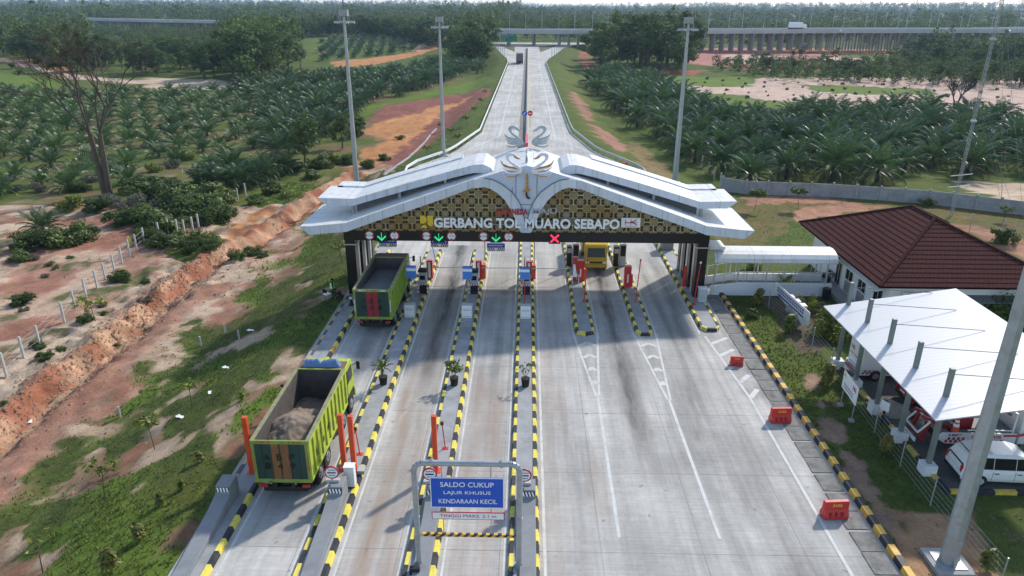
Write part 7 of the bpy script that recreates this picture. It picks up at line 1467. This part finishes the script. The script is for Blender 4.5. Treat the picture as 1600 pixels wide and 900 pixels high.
def small_tree(p, h, lab, m=None, grp=None, dens=110, rr_=.45, z=None, sz=.14):
    q = GT(*p); t = thing('sapling', lab, 'sapling', (q.x, q.y, hz(q.x, q.y)), rv.random()*6, grp); n = rv.randrange(9999)
    st = MB(); top = Vector((rv.uniform(-.25, .25), rv.uniform(-.2, .2), h*.8)); st.cyl((0, 0, -.1), top, .03, .018, 5); cl = []
    for j in range(5): a = j*1.3+rv.random(); e = top+Vector((rr_*math.cos(a), rr_*math.sin(a), rv.uniform(-.1, .35)*h*.4)); st.cyl(top-Vector((0, 0, h*.15)), e, .014, .008, 4); cl.append((*e, rr_*.6))
    st.build('stem', BARK, t); V, F, T = leaves(n, cl+[(*top, rr_*.5)], dens, sz, 1.0); link('foliage', np_mesh('foliage', V, F, m or BUSH, T), t); return t
def shrub(p, h, lab, m, grp=None):
    q = GT(*p); t = thing('shrub', lab, 'shrub', (q.x, q.y, hz(q.x, q.y)), rv.random()*6, grp); st = MB(); st.cyl((0, 0, -.1), (0, 0, h*.6), .03, .015, 5); st.build('stem', BARK, t)
    V, F, T = leaves(rv.randrange(9999), [(0, 0, h*.3, h*.3), (.05, 0, h*.55, h*.26), (0, .05, h*.8, h*.2)], 260, h*.11, 1.0); link('foliage', np_mesh('foliage', V, F, m, T), t); return t
small_tree((300, 638), 1.9, 'thin sapling with green leaf tuft on the slope, farthest of the row', LIME, None, 90); small_tree((242, 702), 2.2, 'thin sapling on the slope left of the nearest dump truck', LIME, None, 90)
small_tree((164, 784), 2.3, 'thin forked sapling with yellow green leaves on the lower left slope', LIME, None, 80, .6); small_tree((67, 896), 2.0, 'leaning nearly bare sapling in the bottom left corner', LIME, None, 16, .6)
small_tree((480, 845-255), .9, 'small spiky yucca like plant on the pavement edge beside the dump truck front', BUSH, None, 60, .3)
small_tree((150, 505), 2.0, 'thin leafy sapling by the left fence posts', LIME, None, 200, .9); small_tree((535, 412), 2.2, 'small tree on the grass left of the black column', LIME, None, 160, .5)
for p, h, lab, m in (((251, 790), .8, 'red tipped small shrub in the row beside the left pavement, middle', REDL), ((218, 845), 1.0, 'red tipped shrub on grass, second from the bottom left', REDL), ((175, 893), 1.3, 'red tipped shrub nearest the bottom edge at left', REDL), ((284, 765), .6, 'small green shrub on the pale soil near the left pavement', LIME), ((313, 722), .7, 'small dry shrub beside the left pavement', REDL), ((378, 625), .6, 'tiny yellow shrub beside the far end of the near truck', LIME)): shrub(p, h, lab, m)
for p, h, lab in (((1184, 478), 1.5, 'red tipped shrub on the verge near the walkway'), ((1232, 520), 1.5, 'red tipped shrub at the near end of the torn banner'), ((1293, 600), 1.5, 'red tipped shrub beside the far column pedestal of the car port'), ((1382, 706), 1.1, 'rounded orange topped shrub beside the wire fence'), ((1542, 892), 1.2, 'small flowering shrub right of the foreground mast base')): shrub(p, h, lab, REDL)
for p, s, v, lab in (((1297, 525), 1.15, 3, 'yellow green bush behind the far corner of the car port'), ((1530, 496), 1.2, 1, 'dark round bush in front of the office windows'), ((1572, 515), 1.9, 1, 'large dark conifer like bush beside the foreground mast'), ((1567, 380), 1.05, 0, 'round leafy young tree on the lawn behind the office'), ((1447, 322), .7, 0, 'small bush behind the office roof ridge'), ((1176, 420), .6, 3, 'small bush at the wall of the covered walkway'), ((1175, 495), .5, 0, 'low green shrub in the grass verge')):
    q = GT(*p); plant('bush', lab, 'bush', (q.x, q.y, hz(q.x, q.y)-.1), (('stem', BSTEM), ('foliage', BUSHM[v][0])), (s, s, s*1.2), rv.random()*6)
for p, s, lab in (((1228, 452), .62, 'upright yellow green ornamental palm in the office garden'), ((1262, 488), .68, 'wide ornamental palm with yellowish fronds near the utility pillars')):
    q = GT(*p); V, F, T = palm_crown(77, 14, 2.3, .3, 86, 20, 10); plant('ornamental_palm', lab, 'palm', (q.x, q.y, hz(q.x, q.y)), (('stem', BSTEM), ('fronds', np_mesh('fronds', V, F, LIME, T))), s, 0)
for p, h, lab in (((1178, 330), 2.6, 'thin young tree on the lawn right of the canopy roof tip'), ((1247, 328), 2.6, 'leafy young tree on the lawn in front of the concrete wall')): small_tree(p, h, lab, BUSH, None, 420, .6, sz=.2)
small_tree((1568, 345), 1.6, 'sapling near the right end of the lawn', BUSH, None, 160, .5)
# embankment saplings beside the far road
for k, p in enumerate(((705, 215), (716, 225), (690, 232), (730, 195), (742, 180), (752, 165), (668, 245), (757, 150), (690, 205))): small_tree(p, 1.7, 'small yellowish sapling on the grass embankment left of the far road', LIME, 'saplings on the far left embankment', 90, .5, sz=.22)
# --- bare trees
def bare_tree(p, H_, lab, seed, lean=0.0, wide=.5, leafy=0, fork=2):
    q = GT(*p); t = thing('bare_tree', lab, 'tree', (q.x, q.y, hz(q.x, q.y)-.2)); rng = random.Random(seed); tr = MB(); br = MB(); tips = []
    def grow(a, d, L, r, lev):
        e = a+d*L; (tr if lev < 1 else br).cyl(a, e, r, r*.72, 7 if lev < 2 else 4, cap=False)
        if lev >= 6 or r < .009: tips.append(e); return
        n = 2 if lev < 3 else 3
        for j in range(n):
            v = d+Vector((rng.gauss(0, 1), rng.gauss(0, 1), rng.gauss(.12, .5)))*wide*(.62 if lev < 2 else .85); v.normalize()
            if v.z < .05: v.z = .1; v.normalize()
            grow(e, v, L*rng.uniform(.66, .86), r*.66, lev+1)
        if lev >= 2:
            v = (d+Vector((rng.gauss(0, 1), rng.gauss(0, 1), .2))*wide).normalized(); grow(a+d*L*.5, v, L*.6, r*.4, lev+2)
    base = Vector((0, 0, 0)); L0 = H_*.37
    for j in range(fork):
        s = (-1, 1)[j % 2]; d0 = Vector((s*.035+lean, .02*s, 1)).normalized(); a0 = base+Vector((s*.26, 0, 0)); tr.cyl(a0-Vector((0, 0, .3)), a0+d0*.6, .62, .42, 8, cap=False)
        m_ = a0+d0*L0*1.15; tr.cyl(a0+d0*.5, m_, .44, .3, 8, cap=False)
        for _ in range(3):
            v = (d0+Vector((rng.gauss(s*.18, .3), rng.gauss(0, .3), .1))).normalized(); grow(m_, v, H_*.19, .15, 1)
    tr.build('trunk', BARK, t); br.build('branches', M('dry_twig', (.075, .056, .046), .95, var=.3) if 'dry_twig' not in bpy.data.materials else bpy.data.materials['dry_twig'], t)
    if leafy:
        ts = [x for x in tips if x.x < 1.5]; V, F, T = leaves(seed, [(*rng.choice(ts), .55) for _ in range(leafy)], leafy*26, .2, 1.0, .25); link('sparse_leaves', np_mesh('sparse_leaves', V, F, TREE, T), t)
    return t
bare_tree((168, 304), 19.5, 'very tall bare brown tree with forked trunk standing over the young palms', 5, 0.0, .50, 34)
bare_tree((1487, 186), 8.5, 'leafless forked tree at the far edge of the right palm grove', 8, .05, .4, 0)
# --- distant woods and planted rows (countless)
def low_tree(seed, n=170):
    V, F, T = leaves(seed, crown_clumps(seed, 3.6, 6.2, 4.6, 10, 1.7), n, .72 if n > 100 else .9, 1.0, .45, 1.25); return V, F, T
LOW = [low_tree(900+k) for k in range(6)]; LOWF = [low_tree(950+k, 90) for k in range(4)]
NO = [region(p) for p in (A_POLY, B_POLY, C_POLY, [(880, 80), (925, 80), (1000, 130), (1100, 180), (960, 160)], [(1000, 108), (1090, 74), (1180, 71), (1440, 76), (1450, 90), (1700, 130), (1760, 200), (1290, 190), (1090, 178)], [(470, 104), (480, 64), (600, 54), (700, 56), (700, 74), (600, 100), (520, 112)], [(-200, 78), (0, 88), (110, 112), (360, 122), (360, 145), (100, 140), (-200, 130)], [(-300, 100), (0, 108), (110, 125), (90, 150), (-300, 170)])]
def far_wood(name, n, d0, d1, protos, s0, s1, seed, pw=1.0):
    rng = np.random.default_rng(seed); d = (d0**pw+(d1**pw-d0**pw)*rng.random(n))**(1/pw); a = RAD(-1.1)+np.radians(rng.uniform(-39, 39, n)); x = d*np.sin(a); y = d*np.cos(a)
    ok = np.ones(n, bool)
    for R_ in NO: ok &= ~in_poly(x, y, R_)
    yv = np.interp(x, [p[0] for p in VIA], [p[1] for p in VIA]); ok &= (np.abs(y-yv-8) > 24)
    ok &= ~((y < 470) & (x > el(y)-14) & (x < er(y)+16)); ok &= ~((y < 300) & (x > 0) & (x < 95)); ok &= ~((y < 235) & (x < 0)); ok &= ~((y > 395) & (y < yv+26) & (np.abs(x) < 60))
    pxa = project(x, y, 0.0)[0]; ok &= ~((pxa > 462) & (pxa < 705) & (y < 525-60*(pxa > 640)) & (x < 0))
    ok &= ~((y < yv) & (x > 20) & (rng.random(n) < .55))
    x, y = x[ok], y[ok]; k = fbm(x/60., y/60., 13, 3); s = (1+.35*(x < -20))*(s0+(s1-s0)*np.clip(rng.random(len(x))*.6+(k-.3)*1.0, 0, 1))
    pxx = project(x, y, 6.0)[0]; low = (pxx > 135) & (pxx < 352) & (y < yv[ok]+0) & (x < 0); s = np.where(low, np.minimum(s, .72), s)
    merged(name, protos, np.stack([x, y], 1), s, rng.random(len(x))*6.28, TREE)
far_wood('forest', 5200, 235, 900, LOW, .7, 1.35, 11, 1.6)
def screen_wood():
    rng = np.random.default_rng(31); t_ = rng.random(190); x = np.interp(t_, [0, .35, .7, 1], [-232, -160, -95, -48])+rng.normal(size=190)*5; y = np.interp(t_, [0, .35, .7, 1], [592, 560, 505, 432])+rng.normal(size=190)*7
    merged('roadside_wood', LOW, np.stack([x, y], 1), .95+.5*rng.random(190), rng.random(190)*6.28, TREE)
screen_wood()
far_wood('distant_forest', 4200, 850, 2600, LOWF, 1.1, 1.9, 12, 1.2)
far_wood('horizon_forest', 3000, 2400, 6000, LOWF, 1.8, 3.0, 13, 1.0)
# planted rows between the left wood and the road, and saplings on the pale field
def rows(poly, sx, sy, rot, protos, s0, name, m, seed, jit):
    p = grid_pts(poly, sx, sy, rot, jit, seed); rng = np.random.default_rng(seed)
    merged(name, protos, p, s0*(.7+.6*rng.random(len(p))), rng.random(len(p))*6.28, m)
rows([(500, 96), (500, 66), (600, 56), (668, 62), (655, 78), (590, 88)], 12, 4.0, 10, [p[1:] for p in YOUNG], 1.0, 'planted_palm_rows', PALMY, 5, .5)
rows([(600, 54), (690, 57), (690, 66), (640, 76)], 14, 4, 60, [p[1:] for p in YOUNG], .9, 'planted_hedge_rows', PALMY, 6, .5)
rows([(1050, 120), (1250, 126), (1620, 144), (1700, 190), (1290, 172), (1100, 160)], 12, 7.0, -14, [b[1:] for b in BUSHM[:3]], .42, 'field_seedlings', BUSH, 7, .6)
def scrub():
    W_ = [(1110, 104), (1190, 100), (1330, 108), (1440, 84), (1720, 82), (1720, 140), (1500, 140), (1250, 131), (1130, 116)]
    p = grid_pts(W_, 4.6, 4.2, 7, 1.3, 8); rng = np.random.default_rng(8); merged('scrub', LOW, p, .28+.32*rng.random(len(p)), rng.random(len(p))*6.28, TREE)
scrub()
# grass: tufts on the near slopes
def tufts():
    rng = np.random.default_rng(9); n = 60000
    x = np.concatenate([rng.uniform(-34, -14.2, n), rng.uniform(15.6, 19.4, 9000), rng.uniform(18, 42, 9000)]); y = np.concatenate([rng.uniform(16, 100, n), rng.uniform(18, 53, 9000), np.where(rng.random(9000) < .5, rng.uniform(62, 84, 9000), rng.uniform(14, 27, 9000))])
    C, gr, br = soils(x, y); keep = rng.random(len(x)) < np.clip(gr*1.25-.35, 0, 1)*np.clip(.35+br*1.2, 0, 1); x, y = x[keep], y[keep]; z = HT(x, y); m = len(x); br = br[keep]
    h = (0.05+0.08*rng.random(m))*(1+.9*br); V = []; a = rng.random(m)*6.28
    for j in range(3):
        aa = a+j*2.1; l = rng.normal(size=m)*.06; w_ = .035
        V.append(np.stack([np.stack([x+np.cos(aa)*w_, y+np.sin(aa)*w_, z-.02], 1), np.stack([x-np.cos(aa)*w_, y-np.sin(aa)*w_, z-.02], 1), np.stack([x+np.sin(aa)*h*.5+l, y-np.cos(aa)*h*.5, z+h], 1)], 1))
    V = np.concatenate(V).reshape(-1, 3); F = np.arange(len(V)).reshape(-1, 3); T = np.repeat(np.clip(np.tile(.25+.4*br, 3)+rng.normal(size=3*m)*.16, 0, 1), 3)
    tag(link('grass', np_mesh('grass', V, F, leafmat('grass_blade', (.07, .085, .025), (.18, .20, .055), .7), T)), kind='stuff')
tufts()
# scattered stones and clods on the bare ground
def clods():
    rng = np.random.default_rng(19); n = 16000; x = np.concatenate([rng.uniform(-62, -19, 9000), -31.2+rng.normal(size=7000)*1.1]); y = np.concatenate([rng.uniform(26, 95, 9000), rng.uniform(24, 70, 7000)]); C, gr, br = soils(x, y); k = (gr < .4) & ((fbm(x/3., y/3., 4, 3) > .46) | (np.arange(n) > 9000)); x, y = x[k], y[k]; z = HT(x, y); m = len(x); s = .04+.16*rng.random(m)**3
    base = np.array([(1,0,0),(-.6,.9,0),(-.5,-.8,0),(0.1,.1,.8)]); fs = np.array([(0,1,3),(1,2,3),(2,0,3)]); r = rng.random(m)*6.28
    V = np.stack([np.stack([x+s*(b[0]*np.cos(r)-b[1]*np.sin(r)), y+s*(b[0]*np.sin(r)+b[1]*np.cos(r)), z-.02+s*b[2]*(.5+rng.random(m))], 1) for b in base], 1).reshape(-1, 3); F = (np.arange(m)[:, None, None]*4+fs[None]).reshape(-1, 3)
    tag(link('gravel', np_mesh('gravel', V, F, M('clod_soil', (.27, .155, .1), .95, var=.4, scale=.4))), kind='stuff')
clods()
LIT = [((355, 575), .3, 'white plastic sheet scrap on the left grass slope'), ((328, 614), .2, 'small round white litter on the grass slope'), ((282, 652), .28, 'crumpled white scrap beside a thin sapling'), ((48, 662), .22, 'white scrap on the red bare ground'), ((393, 517), .32, 'short white board on the grass near the fence stubs')]
for p, s, lab in LIT:
    q = GT(*p); nx = 8; X, Y = np.meshgrid(np.linspace(-1, 1, nx), np.linspace(-.5, .5, nx)); Z = .1+.25*fbm(X*2+s*9, Y*2, 3, 3); i = np.arange(nx*nx).reshape(nx, nx)
    o = link('litter', np_mesh('litter', np.stack([X.ravel()*s, (Y+.2*np.sin(X*3)).ravel()*s, Z.ravel()*s], 1), np.stack([i[:-1,:-1], i[:-1,1:], i[1:,1:], i[1:,:-1]], -1).reshape(-1, 4), SIGNW)); o.location = (q.x, q.y, hz(q.x, q.y)); o.rotation_euler = (0, 0, s*9); tag(o, lab, 'litter')
p = [Vector(GT(*q)) for q in ((352, 520), (314, 540), (374, 530), (188, 652))]
for k, q in enumerate(p): t = tag(MB().cyl((0, 0, -.1), (0, 0, .75), .07, .07, 8).build('fence_stub', CPOST, loc=(q.x, q.y, hz(q.x, q.y))), ['short white post stub on the grass left of the crouching person', 'short white post stub at the top of the grass slope', 'short white stub beside the white board', 'short pale stub on the edge of the red ground'][k], 'post')
# pylons on the horizon
pyl = None
for k, (px, d, lab) in enumerate(((1432, 2600, 'nearest faint power pylon on the right horizon'), (1596, 2300, 'faint power pylon at the far right edge'), (1344, 3000, 'faint power pylon right of the road axis'), (907, 3300, 'faint radio tower on the horizon above the road'), (1220, 3300, 'faint small pylon on the horizon'))):
    r = ray(px, 10); x, y = r[0]/math.hypot(r[0], r[1])*d, r[1]/math.hypot(r[0], r[1])*d
    if pyl is None:
        pyl = thing('power_pylon', lab, 'pylon', (x, y, hz(x, y)), 0); mb = MB(); [mb.bar((sx*4, sy*4, 0), (sx*.6, sy*.6, 44), .5) for sx in (-1, 1) for sy in (-1, 1)]; mb.bar((-8, 0, 34), (8, 0, 34), .6); mb.bar((-6.5, 0, 40), (6.5, 0, 40), .6); [mb.bar((-4+4*z/50, -4+4*z/50, z), (4-4*z/50, -4+4*z/50, z+6), .35) for z in range(0, 40, 6)]; mb.build('lattice', STEEL, pyl)
    else: dup(pyl, (x, y, hz(x, y)), .4*k, lab, scale=(1, 1, 1.0) if k < 3 else (.4, .4, 1.3))
# ------------------------------------------------------------------ air
hzm = bpy.data.materials.new('haze'); hzm.use_nodes = True; nt = hzm.node_tree; nt.nodes.clear(); ou = nt.nodes.new('ShaderNodeOutputMaterial'); pv = nt.nodes.new('ShaderNodeVolumePrincipled')
pv.inputs['Color'].default_value = (.52, .70, .93, 1); pv.inputs['Density'].default_value = 0.00013; pv.inputs['Anisotropy'].default_value = 0.2
nt.links.new(pv.outputs[0], ou.inputs['Volume']); hb_ = MB().box(-7200, 7200, -320, 9200, -60, 95).build('haze', hzm); tag(hb_, kind='stuff')
